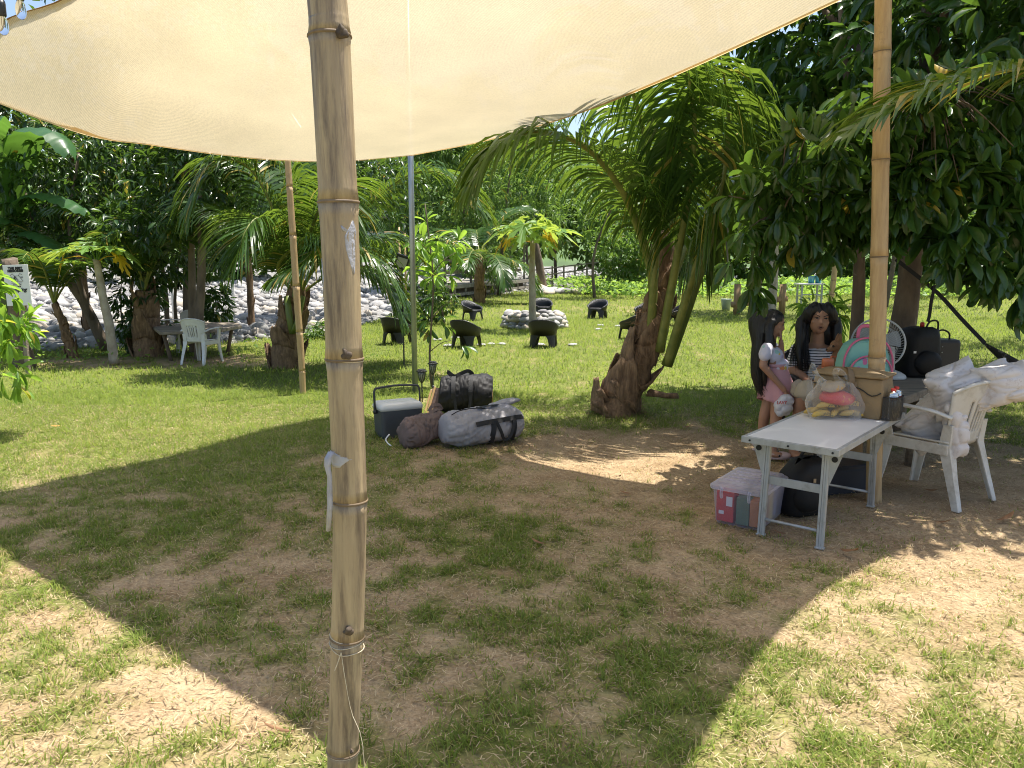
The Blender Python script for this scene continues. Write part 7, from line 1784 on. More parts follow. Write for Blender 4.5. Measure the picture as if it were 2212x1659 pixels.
# quilt bundled into the armchair
MAT['quilt'] = M('printed white quilt', (0.66, 0.62, 0.60), (0.60, 0.555, 0.53), rough=.75, scale=5, bump=.35, bscale=10, dirt=(.56, .50, .47), dscale=24, dlo=.56, dhi=.60)
ql = thing('quilt', 'crumpled off-white quilt bundled over the plastic armchair', 'quilt', (2.9, 5.14, .43))
def pillow(q, c, ux, uy, w, h, t):
    ux = Vector(ux).normalized(); un = ux.cross(Vector(uy)).normalized(); uy = un.cross(ux)
    def f(a, b, s):
        u, v = a * 2 - 1, b * 2 - 1
        pu = u * (1 - .13 * (1 - v * v)) ; pv = v * (1 - .13 * (1 - u * u))
        return c + ux * (pu * w) + uy * (pv * h) + un * (s * t * (max(0, (1 - u ** 4) * (1 - v ** 4)) ** .6 + .03))
    q.grid(lambda a, b: f(a, b, 1), 16, 16); k = len(q.v); q.grid(lambda a, b: f(a, b, -1), 16, 16)
    k0 = k - 289; N_ = 17
    rim = [(i, 0) for i in range(16)] + [(16, j) for j in range(16)] + [(i, 16) for i in range(16, 0, -1)] + [(0, j) for j in range(16, 0, -1)]
    R0 = [k0 + j * N_ + i for i, j in rim]; R1 = [k + j * N_ + i for i, j in rim]
    for i in range(64): q.f.append((R0[i], R0[(i + 1) % 64], R1[(i + 1) % 64], R1[i]))
q = MB()
pillow(q, at(2012, 905, 5.22), (.75, .2, .62), (-.5, .1, .8), .24, .15, .11)
pillow(q, at(2066, 935, 4.90), (.12, -.05, -1), (1, .5, .15), .20, .075, .06)
pillow(q, at(2095, 845, 5.04), (1, 0, .28), (-.2, .15, 1), .28, .155, .15)
pillow(q, at(2180, 828, 4.95), (1, 0, .2), (-.1, .2, 1), .24, .15, .14)
pillow(q, at(2060, 815, 5.12), (.9, .1, .45), (-.4, .1, 1), .17, .10, .10)
def qd(c):
    al = c.x * .9 + c.z * .4; ac = -c.x * .4 + c.z * .9; w = .10 * mnoise.noise(c * 3)
    a_ = mnoise.noise(Vector((al * 2.5, (ac + w) * 6, c.y * 4))); b_ = mnoise.noise(Vector((al * 6 + ac * 5, (ac + w) * 13, c.y * 7 + 5)))
    return .014 * crease(a_, .12) + .010 * crease(b_, .14) + .022 * mnoise.noise(c * 4 + Vector((1, 2, 3))) + .003 * mnoise.noise(c * 22)
q.blob('cloth', MAT['quilt'], ql, voxel=.009, smooth_it=5, disp=qd)

# hammock
hm = thing('hammock', 'dark patterned hammock slung from the tree by a black strap', 'hammock', Vector((4.2, 6.9, 0)))
strap(hm, [at(1935, 560, 7.1), at(2020, 628, 7.0), at(2078, 690, 6.9), at(2128, 742, 6.8)], .035, up=Vector((0, -1, 0)))
strap(hm, [at(2020, 615, 7.0), at(2012, 650, 6.98), at(2008, 680, 6.98), at(2004, 695, 6.97)], .03, name='strap_tail', up=Vector((0, -1, 0)))
q = MB(); rings = []
ax_ = [at(2128, 742, 6.8), at(2165, 765, 6.7), at(2212, 795, 6.6), at(2290, 835, 6.4), at(2420, 880, 6.2), at(2600, 880, 6.0), at(2740, 830, 5.9), at(2830, 760, 5.8)]
rad = [.02, .075, .13, .2, .26, .24, .14, .02]; A8 = crom(ax_, 30)
for i, p_ in enumerate(A8):
    r_ = np.interp(i / 29, np.linspace(0, 1, 8), rad); rings.append([p_ + Vector((.25 * math.cos(t_), math.cos(t_) * 1.0, -math.sin(t_) * .9)) * r_ * (1 + .05 * math.sin(t_ * 9)) for t_ in np.linspace(-.3, 3.44, 15)])
q.loft(rings, cap=False, closed=False); q.build('cloth', M('camouflage cloth', (.17, .16, .14), (.035, .035, .035), rough=.7, scale=7, lo=.5, hi=.53), hm, smooth=True, solid=.004)
hp2 = thing('hammock_post', 'post outside the view that holds the far hammock end', 'post', Vector((7.4, 5.7, 0)))
q = MB(); q.tube([Vector((7.4, 5.7, -.05)), Vector((7.4, 5.7, 2.2))], .07, 10); q.build('shaft', MAT['wood_log'], hp2, smooth=True)
strap(hm, [at(2830, 760, 5.8), Vector((6.6, 5.75, 1.2)), Vector((7.36, 5.7, 1.5))], .035, up=Vector((0, -1, 0)))

# ---- things beyond the lawn on the right
p = gnd(1748, 657)
ft2 = thing('far_table', 'small white-topped table standing at the ground cover beyond the lawn', 'table', p)
h_ = (657 - 614) / FPX * p.y
q = MB(); q.box(p + Vector((0, .1, h_)), (.95, .6, .05)); q.build('tabletop', MAT['laminate'], ft2)
for sx in (-.4, .42):
    for sy in (-.15, .3):
        q = MB(); q.bar(p + Vector((sx * .9, sy, 0)), p + Vector((sx * .9, sy, h_ - .03)), .06, .06); q.build('leg', MAT['alu'], ft2)
    q = MB(); q.bar(p + Vector((sx * .9, -.15, .3)), p + Vector((sx * .9, .3, .3)), .04, .04); q.build('stretcher', MAT['alu'], ft2)
q = MB(); q.bar(p + Vector((-.36, -.15, .36)), p + Vector((.38, -.15, .36)), .04, .04); q.build('stretcher', MAT['alu'], ft2)
for i, dx_ in enumerate((.06, .32)):
    c = p + Vector((dx_, .1, h_ + .025)); t = thing('teal_bucket', ['teal bucket on the left of the far table', 'teal bucket on the right of the far table'][i], 'bucket', c, 'teal buckets on the far table'); q = MB(); q.lathe([(.10, 0), (.13, .26), (.14, .27)], c, 16); q.build('body', M('teal plastic %d' % i, (.03, .22, .26), rough=.4), t, smooth=True)
    q = MB(); q.tube(crom([c + Vector((-.13, 0, .26)), c + Vector((0, 0, .38)), c + Vector((.13, 0, .26))], 10), .006, 5); q.build('handle', MAT['white'], t)
p = gnd(1655, 688)
sl_ = thing('slim_tree', 'slim pale trunk standing behind the girl', 'tree', Vector((at(1668, 688, p.y).x, p.y, 0)))
q = MB(); limb(q, [at(1663, 700, p.y), at(1668, 640, p.y), at(1672, 570, p.y), at(1676, 480, p.y)], .14, .11, 12); q.jitter(.02, 3, 2); q.build('trunk', MAT['bark_pale'], sl_, smooth=True)
crown_part('crown', sl_, [(at(1690, 380, p.y), (1.6, 1.2, 1.0)), (at(1640, 330, p.y), (1.5, 1.2, .9))], 260, 6, .18, .28, .45, T_MID, MAT['leaf_mid'], 401)
p = gnd(1640, 680)
bn = thing('log_bench', 'rough log bench behind the girl on the far lawn', 'bench', p)
q = MB(); q.tube([at(1580, 658, p.y), at(1640, 652, p.y), at(1700, 645, p.y)], .09, 10); q.jitter(.02, 3, 1); q.build('seat', MAT['wood_log'], bn, smooth=True)
for x in (1592, 1625, 1690):
    q = MB(); a_ = at(x, 650, p.y); q.tube([Vector((a_.x, p.y, -.03)), Vector((a_.x, p.y, a_.z + (.5 if x != 1625 else .02)))], .1, 10); q.build('leg', MAT['wood_log'], bn, smooth=True)
p = gnd(1568, 670)
pl = thing('pail', 'pale green plastic pail on the lawn right of the palm', 'pail', p)
q = MB(); q.lathe([(.13, 0), (.17, .34), (.18, .36)], p, 18); q.build('body', M('pale pail', (.45, .52, .44), rough=.5), pl, smooth=True)
q = MB(); q.tube([p + Vector((math.cos(a_) * .178, math.sin(a_) * .178, .355)) for a_ in np.linspace(0, 6.283, 25)], .012, 6, cap=False); q.build('rim', M('pail rim', (.5, .56, .48), rough=.5), pl, smooth=True)
q = MB(); q.tube(crom([p + Vector((-.17, 0, .34)), p + Vector((-.1, -.1, .22)), p + Vector((.1, -.1, .22)), p + Vector((.17, 0, .34))], 10), .008, 5); q.build('handle', MAT['white'], pl)
p = gnd(1788, 690)
bp2 = thing('bamboo_pole', 'short bamboo stake leaning behind the seated woman', 'pole', p)
bamboo(bp2, [at(1786, 696, p.y), at(1794, 650, p.y), at(1800, 610, p.y), at(1805, 560, p.y)], [.08, .08, .075, .07], [.2, .45, .7], MAT['bamboo_thin'], 12, 20)
p = gnd(2140, 655)
wp = thing('white_post', 'thin white post beyond the lawn at the right', 'post', p)
q = MB(); q.tube([p, p + Vector((.05, 0, 2.2))], .07, 10); q.build('shaft', MAT['galv'], wp, smooth=True)

# ---- fallen leaves
r = random.Random(21)
spots = [(132, 922, 'dry'), (1330, 1032, 0), (1366, 1070, 0), (1452, 862, 0), (1815, 1192, 1), (2150, 1130, 1), (1995, 1060, 0), (2158, 862, 0), (1478, 925, 0), (1140, 700, 0), (640, 1590, 2), (1700, 1158, 0), (2020, 1132, 0), (1255, 640, 0), (1215, 668, 0), (985, 655, 0), (1505, 780, 0), (860, 1800, 0), (1180, 1180, 0)]
labs = ['bright orange fallen leaf on the left lawn', 'fallen leaf on the sandy soil left of the storage box, upper one', 'fallen leaf on the sandy soil left of the storage box, lower one', 'small brown leaf on the lawn right of the palm', 'long brown dead leaf at the foot of the folding table', 'brown dead leaf on the soil right of the armchair', 'pale dead leaf under the armchair', 'dead leaf on the sunlit lawn behind the armchair', 'dry leaf at the right of the palm base', 'dry leaf beside the fire ring', 'long dry blade on the sunlit grass by the thick post', 'small dead leaf beside the storage box', 'small dead leaf in front of the armchair', 'brown leaf on the far lawn', 'orange leaf on the lawn beyond the stools', 'dry leaf near the far palm', 'tiny brown leaf on the lawn between palm and girl', 'dry leaf just below the view', 'pale leaf in the middle of the sail shadow']
for (x, y, k), lab in zip(spots, labs):
    p = gnd(x, y); sc_ = .09 if y > 840 else .14; sc_ *= {1: 1.6, 2: 1.4}.get(k, 1.0)
    v = T_FULL[0].copy(); v[:, 1] *= (.4 if k != 2 else .12); v[:, 2] = v[:, 2] * -.7 + .12 * (v[:, 1] ** 2) * 4 + .06
    me = fast_mesh('fallen_leaf', v * sc_, T_FULL[1], np.full(len(v), .5)); o = link_mesh('fallen_leaf', me, MAT['dead_leaf'] if k != 'dry' else M('orange leaf', (.6, .25, .05), rough=.6))
    o.location = (p.x, p.y, .012); o.rotation_euler = (r.uniform(-.15, .15), r.uniform(-.2, .1), r.uniform(0, 6.28)); tag(o, lab, 'leaf')

# ================================================================== PEOPLE AND DOG
def capsule(q, a, b, ra, rb, n=12, m=6):
    a, b = Vector(a), Vector(b); q.tube([a.lerp(b, i / m) for i in range(m + 1)], [ra + (rb - ra) * i / m for i in range(m + 1)], n)
    q.ell(a, (ra,) * 3, nu=n, nv=8); q.ell(b, (rb,) * 3, nu=n, nv=8)
def limb_chain(q, pts, rads):
    for i in range(len(pts) - 1): capsule(q, pts[i], pts[i + 1], rads[i], rads[i + 1])
def hand(q, wrist, d, palm_n, s=1.0, curl=.5):
    """palm and five fingers; d along the fingers, palm_n out of the back of the hand"""
    d = Vector(d).normalized(); n = Vector(palm_n).normalized(); sd = d.cross(n).normalized(); n = sd.cross(d)
    R = Matrix((sd, d, n)).transposed()
    c = Vector(wrist) + d * .045 * s; q.ell(c, (.037 * s, .05 * s, .016 * s), R)
    for i, (o_, ln_) in enumerate(((-.027, .062), (-.009, .075), (.009, .07), (.026, .055))):
        p = Vector(wrist) + d * .085 * s + sd * o_ * s; dd = d.copy(); r_ = .0088 * s
        for k in range(3):
            dd = (dd - n * (curl * (.35 + .35 * k))).normalized(); p2 = p + dd * (ln_ * s * (.42, .33, .25)[k]); capsule(q, p, p2, r_, r_ * .9, 8, 2); p = p2; r_ *= .9
    p = Vector(wrist) + d * .03 * s - sd * .03 * s; dd = (d * .6 - sd * .75 - n * .3).normalized()
    for k in range(2):
        p2 = p + dd * (.034, .028)[k] * s; capsule(q, p, p2, .010 * s, .009 * s, 8, 2); p = p2; dd = (dd + d * .5 - n * curl * .5).normalized()
def head(q, c, face, up, s):
    """skull, jaw, nose, ears, brow and lips; s = head height"""
    f = Vector(face).normalized(); u = Vector(up); u = (u - f * u.dot(f)).normalized(); sd = f.cross(u)
    R = Matrix((sd, f, u)).transposed()
    def P(x, y, z): return Vector(c) + sd * (x * s) + f * (y * s) + u * (z * s)
    q.ell(P(0, -.05, .10), (.345 * s, .42 * s, .40 * s), R, 20, 14)
    q.ell(P(0, .09, -.15), (.29 * s, .30 * s, .34 * s), R, 18, 12)
    q.ell(P(0, .20, -.38), (.13 * s, .12 * s, .09 * s), R)
    for x in (-1, 1):
        q.ell(P(x * .19, .22, -.10), (.11 * s, .10 * s, .10 * s), R); q.ell(P(x * .345, -.03, -.03), (.035 * s, .06 * s, .10 * s), R); q.ell(P(x * .14, .32, .10), (.12 * s, .05 * s, .035 * s), R)
        q.ell(P(x * .04, .385, -.145), (.035 * s, .04 * s, .028 * s), R)
    q.tube([P(0, .345, .05), P(0, .39, -.05), P(0, .43, -.135)], [.028 * s, .035 * s, .045 * s], 9); q.ell(P(0, .415, -.14), (.045 * s, .045 * s, .035 * s), R)
    q.ell(P(0, .32, -.255), (.10 * s, .045 * s, .028 * s), R); q.ell(P(0, .31, -.295), (.085 * s, .045 * s, .027 * s), R)
    return P, R, sd, f, u
def face_bits(t, P, R, s, frown=0.0, open_=0.0, sidev=None):
    for x in (-1, 1):
        q = MB(); q.ell(P(x * .145, .345, .02), (.060 * s, .025 * s, .015 * s), R, 10, 7); e_ = q.build('eye', MAT['eye_white'], t, smooth=True)
        q = MB(); q.ell(P(x * .145, .362, .018), (.028 * s, .014 * s, .017 * s), R, 10, 7); q.build('iris', MAT['dark_eye'], e_, smooth=True)
        q = MB(); q.tube([P(x * .215, .335, .028), P(x * .145, .375, .047), P(x * .075, .36, .022)], [.008 * s, .014 * s, .008 * s], 6); q.build('eyelid', MAT['hair'], t, smooth=True)
        q = MB(); q.tube([P(x * .25, .30, .105 + .02 * frown), P(x * .17, .37, .135), P(x * .06, .385, .11 - .03 * frown)], [.008 * s, .017 * s, .014 * s], 6, flat=.7); q.build('eyebrow', MAT['hair'], t, smooth=True)
    q = MB(); q.tube([P(-.10, .345, -.262 - open_ * .01), P(-.03, .372, -.250), P(0, .368, -.254), P(.03, .372, -.250), P(.10, .345, -.262 - open_ * .01)], [.006 * s, .016 * s, .014 * s, .016 * s, .006 * s], 7); q.build('upper_lip', MAT['lips'], t, smooth=True)
    q = MB(); q.tube([P(-.09, .345, -.272 - open_ * .02), P(0, .366, -.305 - open_ * .03), P(.09, .345, -.272 - open_ * .02)], [.006 * s, .018 * s, .006 * s], 7); q.build('lower_lip', MAT['lips'], t, smooth=True)
    if open_:
        q = MB(); q.ell(P(0, .372, -.280), (.055 * s, .012 * s, .012 * s), R, 10, 6); q.build('mouth', MAT['dark_eye'], t, smooth=True)
def hair_strands(t, roots, seed, n, r_=.004, name='hair_strands'):
    """loose locks: each root is a list of control points, jittered"""
    rr = random.Random(seed); q = MB()
    for i in range(n):
        c = rr.choice(roots); j = Vector((rr.gauss(0, .018), rr.gauss(0, .018), 0)); k = Vector((rr.gauss(0, .02), rr.gauss(0, .015), rr.gauss(0, .02)))
        q.tube(crom([Vector(p) + j * (.3 + .7 * m_ / len(c)) + k * (m_ / len(c)) for m_, p in enumerate(c)], 10), [r_ * (1 - .08 * m_) for m_ in range(10)], 4, cap=False)
    o = q.build(name, MAT['hair'], t, smooth=True, fix=False); o["kind"] = "stuff"

# ---- the girl
Yg_ = 6.25
gl = thing('person', 'girl in a pink skirt and heart-print top standing in profile', 'person', Vector((at(1660, 985, Yg_).x, Yg_, 0)))
def G(x, y, dy=0): return at(x, y, Yg_ + dy)
q = MB()
fg = Vector((.93, -.30, -.22)).normalized(); hc_ = G(1672, 699)
s = .205
Pg, Rg, sdg, fg_, ug = head(q, hc_, fg, Vector((.12, 0, 1)), s)
limb_chain(q, [G(1667, 722), G(1663, 748)], [.042, .046])                                             # neck
q.ell(G(1664, 770), (.085, .125, .10)); q.ell(G(1672, 800), (.082, .115, .09)); q.ell(G(1676, 835), (.10, .125, .09))   # trunk
limb_chain(q, [G(1655, 754, -.11), G(1648, 790, -.145), G(1694, 842, -.16)], [.038, .031, .022])      # near arm
hand(q, G(1696, 845, -.16), Vector((.5, 0, -.85)), Vector((.6, -.7, .3)), .72, .7)
limb_chain(q, [G(1672, 754, .09), G(1690, 792, .02), G(1687, 738, -.04)], [.036, .029, .021])          # raised arm
hand(q, G(1687, 736, -.04), Vector((-.1, -.05, 1)), Vector((.9, -.4, 0)), .72, .8)
fA, fB = gnd(1642, 976), gnd(1668, 993)
for hp_, kn, ft_, dy in ((G(1668, 850, .06), G(1651, 900, .06), fA, .05), (G(1684, 850, -.07), G(1676, 905, -.08), fB, 0)):
    limb_chain(q, [hp_, kn, Vector((ft_.x, ft_.y, .075))], [.068, .047, .031])
    q.ell(Vector((ft_.x + .03, ft_.y - .02, .045)), (.07, .035, .025))
q.blob('body', MAT['skin'], gl, voxel=.0075, smooth_it=5)
face_bits(gl, Pg, Rg, s)
# hair: cap with parting and a long fall down the back
q = MB()
q.ell(Pg(0, -.09, .18), (.385 * s, .43 * s, .38 * s), Rg, 22, 14)
q.tube(crom([Pg(0, -.35, .25), Pg(0, -.50, -.1), G(1650, 745), G(1644, 800), G(1645, 845)], 14), [.07, .085, .085, .083, .08, .08, .08, .08, .078, .074, .07, .062, .05, .03], 14, flat=1.2)
q.tube(crom([Pg(.3, -.05, .15), Pg(.37, -.15, -.2), G(1660, 745, -.09), G(1652, 800, -.1), G(1652, 836, -.08)], 12), [.035, .04, .04, .04, .038, .036, .034, .032, .03, .026, .02, .01], 10)
def hd(c): return .005 * mnoise.noise(Vector((c.x * 60, c.y * 60, c.z * 5)))
# keep the face clear of hair
q.blob('hair', MAT['hair'], gl, voxel=.008, smooth_it=5, disp=hd)
hair_strands(gl, [[G(1648, 720, dy), G(1644, 770, dy), G(1640, 830, dy), G(1648, 856, dy)] for dy in (-.08, -.04, 0, .04)], 3, 60, .0035)
# top
m, nt, out = newmat('heart print cotton'); L = nt.links.new
tc = N(nt, 'ShaderNodeTexCoord'); vo = N(nt, 'ShaderNodeTexVoronoi'); vo.inputs['Scale'].default_value = 15; L(tc.outputs['Object'], vo.inputs['Vector'])
th_ = N(nt, 'ShaderNodeMath', operation='LESS_THAN'); th_.inputs[1].default_value = .33; L(vo.outputs['Distance'], th_.inputs[0])
cr = N(nt, 'ShaderNodeValToRGB'); cr.color_ramp.interpolation = 'CONSTANT'; e = cr.color_ramp.elements; e[0].color = c4((.72, .52, .10)); e[1].position = .7; e[1].color = c4((.35, .55, .50))
for p_, c_ in ((.3, (.70, .26, .10)), (.5, (.52, .40, .62))): x_ = e.new(p_); x_.color = c4(c_)
sp_ = N(nt, 'ShaderNodeSeparateColor'); L(vo.outputs['Color'], sp_.inputs[0]); L(sp_.outputs[0], cr.inputs['Fac'])
mx = N(nt, 'ShaderNodeMix', data_type='RGBA'); mx.inputs[6].default_value = c4((.62, .59, .66)); L(th_.outputs[0], mx.inputs[0]); L(cr.outputs[0], mx.inputs[7])
b1 = N(nt, 'ShaderNodeBsdfPrincipled'); b1.inputs['Roughness'].default_value = .8; L(mx.outputs[2], b1.inputs['Base Color']); L(b1.outputs[0], out.inputs['Surface']); MAT['hearts'] = m
q = MB(); q.ell(G(1665, 768), (.098, .132, .088)); q.ell(G(1674, 792), (.10, .125, .07)); q.ell(G(1680, 785), (.085, .11, .05))
capsule(q, G(1657, 752, -.10), G(1652, 768, -.14), .05, .05); capsule(q, G(1672, 752, .08), G(1678, 768, .07), .048, .046)
q.blob('top', MAT['hearts'], gl, voxel=.008, smooth_it=4, disp=lambda c: .006 * mnoise.noise(c * 26))
# skirt, flared with folds
MAT['rose'] = M('rose cotton', (.62, .34, .36), (.55, .29, .31), rough=.8, scale=5, bump=.15)
q = MB(); rings = []
for j in range(13):
    f_ = j / 12; c = G(1672 + 7 * f_, 788 + 78 * f_); rx = .092 + .055 * f_ ** .9; ry = .115 + .05 * f_
    rings.append([c + Vector((math.cos(a_) * rx, math.sin(a_) * ry, 0)) * (1 + .085 * f_ * math.sin(a_ * 7 + .6)) + Vector((.03 * f_ * max(0, math.cos(a_)), 0, .03 * f_ * math.sin(a_ * 2 + 1))) for a_ in np.linspace(0, 6.283, 49)[:-1]])
q.loft(rings, cap=False); q.build('skirt', MAT['rose'], gl, smooth=True, solid=.004)
q = MB(); rings = [[p + Vector((0, 0, dz)) for p in [G(1672, 788) + Vector((math.cos(a_) * .097, math.sin(a_) * .119, 0)) for a_ in np.linspace(0, 6.283, 33)[:-1]]] for dz in (-.01, .018)]; q.loft(rings, cap=False); q.build('waistband', MAT['rose'], gl, smooth=True, solid=.006)
# clogs
MAT['clog'] = M('pale pink clog foam', (.58, .43, .40), (.52, .38, .35), rough=.6)
for ft_, dv in ((fA, Vector((1, -.12, 0)).normalized()), (fB, Vector((1, -.12, 0)).normalized())):
    sd_ = Vector((-dv.y, dv.x, 0)); q = MB(); o_ = Vector((ft_.x, ft_.y, 0))
    R_ = Matrix((dv, sd_, Vector((0, 0, 1)))).transposed()
    q.ell(o_ + dv * .075 + Vector((0, 0, .036)), (.075, .046, .034), R_); q.ell(o_ + dv * .0 + Vector((0, 0, .02)), (.07, .038, .018), R_); q.ell(o_ + dv * .04 + Vector((0, 0, .018)), (.105, .044, .017), R_)
    c_ = q.blob('clog', MAT['clog'], gl, voxel=.006, smooth_it=3)
    q = MB(); q.tube(crom([o_ + dv * .045 + sd_ * .042 + Vector((0, 0, .045)), o_ - dv * .045 + sd_ * .03 + Vector((0, 0, .06)), o_ - dv * .06 + Vector((0, 0, .065)), o_ - dv * .045 - sd_ * .03 + Vector((0, 0, .06)), o_ + dv * .045 - sd_ * .042 + Vector((0, 0, .045))], 18), .009, 7); q.build('heel_strap', MAT['clog'], c_, smooth=True)
    q = MB()
    for k, (u_, v_) in enumerate(((.05, .02), (.075, -.005), (.1, .018), (.1, -.02), (.06, -.028), (.12, 0))): q.ell(o_ + dv * u_ + sd_ * v_ + Vector((0, 0, .067 - (u_ - .05) * .25)), (.006, .006, .004), nu=8, nv=5)
    q.build('vent_holes', MAT['dark_eye'], c_, smooth=True)
    q = MB(); q.ell(o_ + dv * .045 - sd_ * .047 + Vector((0, 0, .045)), (.009, .005, .009), nu=10, nv=6); q.build('rivet', MAT['black'], c_, smooth=True)
# white plastic bag in her hand
wb_ = thing('white_plastic_bag', 'white plastic bag hanging from the hand of the girl', 'bag', G(1692, 893, -.18))
q = MB(); q.ell(G(1692, 880, -.17), (.075, .06, .07)); q.ell(G(1698, 866, -.17), (.065, .05, .06)); q.ell(G(1688, 888, -.17), (.055, .05, .045)); q.tube([G(1698, 856, -.165), G(1698, 866, -.17)], [.02, .05], 10)
q.blob('film', M('white film', (.76, .76, .80), (.70, .70, .75), rough=.35, trans=(.75, .75, .8), tfac=.25), wb_, voxel=.007, smooth_it=3, disp=lambda c: .018 * (abs(mnoise.noise(c * 15)) - .2))
place_text('lettering', 'LAVY', .035, MAT['red'], wb_, G(1689, 870, -.247), (1, .05, 0), (0, 0, 1), bold=.001)

# ---- the seated woman
Yw = 6.5
wm = thing('person', 'seated woman in a striped shirt with long black hair', 'person', Vector((at(1766, 850, Yw).x, Yw, 0)))
def Wp(x, y, dy=0): return at(x, y, Yw + dy)
q = MB(); sw = .248
hw = Wp(1769, 690, -.06)
fw_ = Vector((-.16, -1, .10)).normalized()
Pw, Rw, sdw, fw2, uw = head(q, hw, fw_, Vector((.06, 0, 1)), sw)
limb_chain(q, [Wp(1766, 722, 0), Wp(1765, 746, .02)], [.055, .062])
q.ell(Wp(1764, 760, .02), (.175, .10, .075)); q.ell(Wp(1764, 775, 0), (.15, .115, .12)); q.ell(Wp(1766, 815, .02), (.15, .13, .15)); q.ell(Wp(1768, 848, .02), (.17, .15, .11))
limb_chain(q, [Wp(1722, 755, .02), Wp(1714, 800, -.02), Wp(1745, 822, -.22)], [.055, .047, .033])
hand(q, Wp(1747, 823, -.23), Vector((.8, -.5, -.15)), Vector((0, -.2, 1)), .95, .6)
limb_chain(q, [Wp(1810, 752, .02), Wp(1818, 795, -.06), Wp(1800, 800, -.24)], [.055, .045, .033])
hand(q, Wp(1799, 800, -.25), Vector((-.9, -.3, .2)), Vector((.2, -.9, .3)), .95, .8)
for s_i, hx, kx in ((-1, 1752, 1733), (1, 1790, 1800)):
    kn = Wp(kx, 856, -.42); an_ = Vector((kn.x - .02, kn.y + .06, .06)); limb_chain(q, [Wp(hx, 852, 0), kn, an_], [.088, .062, .042]); q.ell(an_ + Vector((0, -.06, -.02)), (.045, .10, .035))
q.blob('body', MAT['skin'], wm, voxel=.009, smooth_it=4)
face_bits(wm, Pw, Rw, sw, frown=1.0, open_=1.0)
# hair
q = MB()
q.ell(Pw(0, -.09, .20), (.385 * sw, .425 * sw, .37 * sw), Rw, 22, 14)
for sx, xs, ys in ((-1, (1737, 1730, 1727, 1730), (690, 725, 765, 800)), (1, (1800, 1806, 1808, 1801), (690, 725, 760, 790))):
    q.tube(crom([Pw(sx * .06, .10, .46), Pw(sx * .26, .17, .30), Pw(sx * .365, .04, .0)] + [Wp(x, y, -.02 - .03 * i) for i, (x, y) in enumerate(zip(xs, ys))], 18), [.03, .04, .042, .042, .042, .043, .044, .046, .047, .047, .046, .044, .041, .037, .032, .026, .018, .008], 12, flat=1.3)
q.tube(crom([Pw(0, -.45, .2), Wp(1768, 720, .1), Wp(1768, 770, .13), Wp(1768, 800, .12)], 12), [.09, .11, .12, .13, .13, .13, .13, .12, .11, .1, .08, .05], 14)
q.blob('hair', MAT['hair'], wm, voxel=.009, smooth_it=4, disp=lambda c: .008 * mnoise.noise(Vector((c.x * 45, c.y * 45, c.z * 5))))
hair_strands(wm, [[Wp(1742, 690, .0), Wp(1733, 730, -.02), Wp(1724, 765, -.05), Wp(1728, 800, -.08)], [Wp(1740, 690, .02), Wp(1728, 725, 0), Wp(1715, 755, -.05), Wp(1712, 785, -.07)], [Wp(1795, 690, 0), Wp(1806, 725, -.02), Wp(1812, 760, -.04), Wp(1804, 790, -.06)], [Wp(1745, 700, -.05), Wp(1740, 740, -.09), Wp(1742, 780, -.12), Wp(1745, 800, -.12)]], 5, 170, .0028)
# shirt: white with thin dark stripes
m, nt, out = newmat('striped jersey'); L = nt.links.new
tc = N(nt, 'ShaderNodeTexCoord'); sx_ = N(nt, 'ShaderNodeSeparateXYZ'); L(tc.outputs['Object'], sx_.inputs[0])
nz = N(nt, 'ShaderNodeTexNoise'); nz.inputs['Scale'].default_value = 5; L(tc.outputs['Object'], nz.inputs['Vector'])
a1 = N(nt, 'ShaderNodeMath', operation='MULTIPLY_ADD'); a1.inputs[1].default_value = .02; L(nz.outputs['Fac'], a1.inputs[0]); L(sx_.outputs['Z'], a1.inputs[2])
a2 = N(nt, 'ShaderNodeMath', operation='MULTIPLY'); a2.inputs[1].default_value = 1 / .0215; L(a1.outputs[0], a2.inputs[0])
a3 = N(nt, 'ShaderNodeMath', operation='FRACT'); L(a2.outputs[0], a3.inputs[0]); a4 = N(nt, 'ShaderNodeMath', operation='LESS_THAN'); a4.inputs[1].default_value = .34; L(a3.outputs[0], a4.inputs[0])
mx = N(nt, 'ShaderNodeMix', data_type='RGBA'); mx.inputs[6].default_value = c4((.70, .68, .70)); mx.inputs[7].default_value = c4((.02, .02, .035)); L(a4.outputs[0], mx.inputs[0])
b1 = N(nt, 'ShaderNodeBsdfPrincipled'); b1.inputs['Roughness'].default_value = .8; L(mx.outputs[2], b1.inputs['Base Color']); L(b1.outputs[0], out.inputs['Surface']); MAT['stripe'] = m
q = MB(); q.ell(Wp(1764, 763, .02), (.185, .115, .075)); q.ell(Wp(1764, 778, -.01), (.168, .135, .12)); q.ell(Wp(1766, 812, .02), (.165, .145, .12))
capsule(q, Wp(1724, 756, .02), Wp(1716, 786, 0), .066, .066); capsule(q, Wp(1808, 753, .02), Wp(1817, 782, -.03), .066, .062)
q.blob('shirt', MAT['stripe'], wm, voxel=.009, smooth_it=4, disp=lambda c: .008 * mnoise.noise(c * 17))
q = MB(); q.ell(Wp(1768, 848, .02), (.185, .165, .10))
for hx, kx in ((1752, 1735), (1790, 1799)): capsule(q, Wp(hx, 852, 0), Wp((hx + kx) / 2 - 1, 854, -.28), .103, .092)
q.blob('shorts', M('navy shorts', (.025, .03, .05), (.018, .02, .035), rough=.8), wm, voxel=.011, smooth_it=4, disp=lambda c: .008 * mnoise.noise(c * 14))
q = MB(); q.ell(Pw(-.355, -.01, -.10), (.006, .006, .006), nu=8, nv=6); q.build('earring', MAT['white'], wm, smooth=True)
wl = Vector((at(1766, 850, Yw).x, Yw + .02, 0))
ch_ = armchair('dark plastic armchair under the seated woman', wl, math.pi, MAT['dark_plastic'])
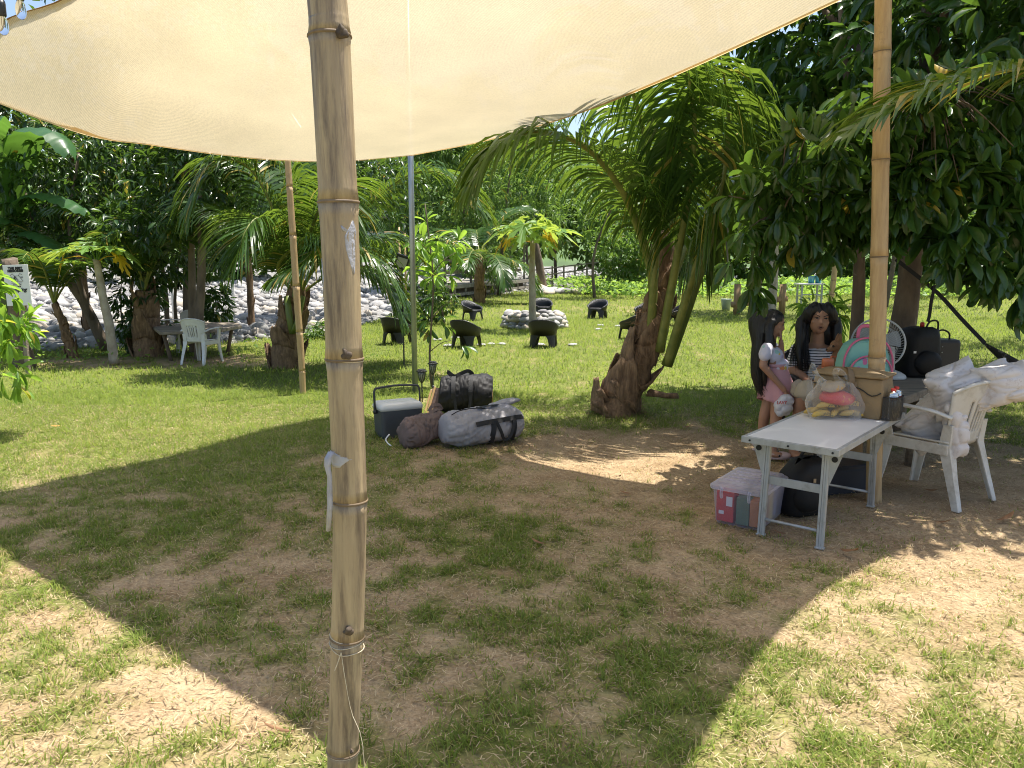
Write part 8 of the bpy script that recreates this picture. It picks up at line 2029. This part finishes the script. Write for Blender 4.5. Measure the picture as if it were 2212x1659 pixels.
# beige pouch on her lap with a pink strap
bg = thing('beige_pouch', 'beige soft pouch with a pink strap on the lap of the woman', 'pouch', Wp(1728, 845, -.42))
q = MB(); q.ell(Wp(1728, 846, -.44), (.075, .06, .055)); q.ell(Wp(1724, 832, -.44), (.05, .05, .045)); q.ell(Wp(1737, 856, -.44), (.05, .05, .04)); q.blob('body', MAT['beige'], bg, voxel=.008, smooth_it=4, disp=lambda c: .014 * mnoise.noise(c * 18))
strap(bg, [Wp(1718, 848, -.51), Wp(1725, 834, -.53), Wp(1733, 826, -.53), Wp(1742, 824, -.5)], .016, 'pink', up=Vector((0, -1, 0)))

# ---- the little dog on her arm, facing left
dg = thing('dog', 'small tan chihuahua held on the arm of the seated woman', 'dog', Wp(1806, 800, -.30))
Yd_ = Yw - .33
def Dp(x, y, dy=0): return at(x, y, Yd_ + dy)
MAT['dog_fur'] = M('tan short fur', (.30, .15, .065), (.22, .10, .045), rough=.8, scale=14, bump=.3, bscale=80, dirt=(.55, .45, .36), dscale=9, dlo=.6, dhi=.72)
q = MB(); q.ell(Dp(1807, 747), (.052, .05, .05)); q.tube([Dp(1803, 750, -.01), Dp(1794, 754, -.02), Dp(1788, 757, -.025)], [.034, .024, .015], 12); q.ell(Dp(1788, 757, -.025), (.016, .015, .014))
for dy, x in ((-.03, 1813), (.03, 1808)):
    q.tube([Dp(x, 738, dy), Dp(x + 2, 728, dy * 1.3), Dp(x + 3, 718, dy * 1.5)], [.024, .019, .003], 9, flat=.5)
q.tube(crom([Dp(1810, 756), Dp(1810, 772), Dp(1812, 792), Dp(1818, 806)], 8), [.036, .04, .05, .062, .07, .075, .075, .06], 14)
limb_chain(q, [Dp(1804, 780, -.03), Dp(1800, 795, -.05), Dp(1793, 803, -.06)], [.024, .017, .013]); limb_chain(q, [Dp(1808, 782, .03), Dp(1804, 797, .02), Dp(1798, 805, .0)], [.024, .017, .013])
q.blob('body', MAT['dog_fur'], dg, voxel=.006, smooth_it=3)
q = MB(); q.ell(Dp(1786, 755, -.03), (.008, .008, .007), nu=10, nv=7); q.build('nose', MAT['dark_eye'], dg, smooth=True)
q = MB(); q.ell(Dp(1800, 748, -.045), (.009, .007, .009), nu=10, nv=7); q.build('eye', MAT['dark_eye'], dg, smooth=True)
q = MB(); c = Dp(1810, 769); q.tube([c + Vector((math.cos(a_) * .045, math.sin(a_) * .043, .004 * math.cos(a_))) for a_ in np.linspace(0, 6.283, 25)], .008, 7, cap=False); q.build('collar', M('orange ribbon', (.6, .12, .05), rough=.6), dg, smooth=True)
q = MB(); q.tube(crom([c + Vector((-.02, -.045, 0)), c + Vector((-.03, -.06, -.04)), c + Vector((-.025, -.055, -.08))], 8), .008, 5, flat=.3); q.build('ribbon_end', M('orange ribbon end', (.6, .14, .06), rough=.6), dg, smooth=True)
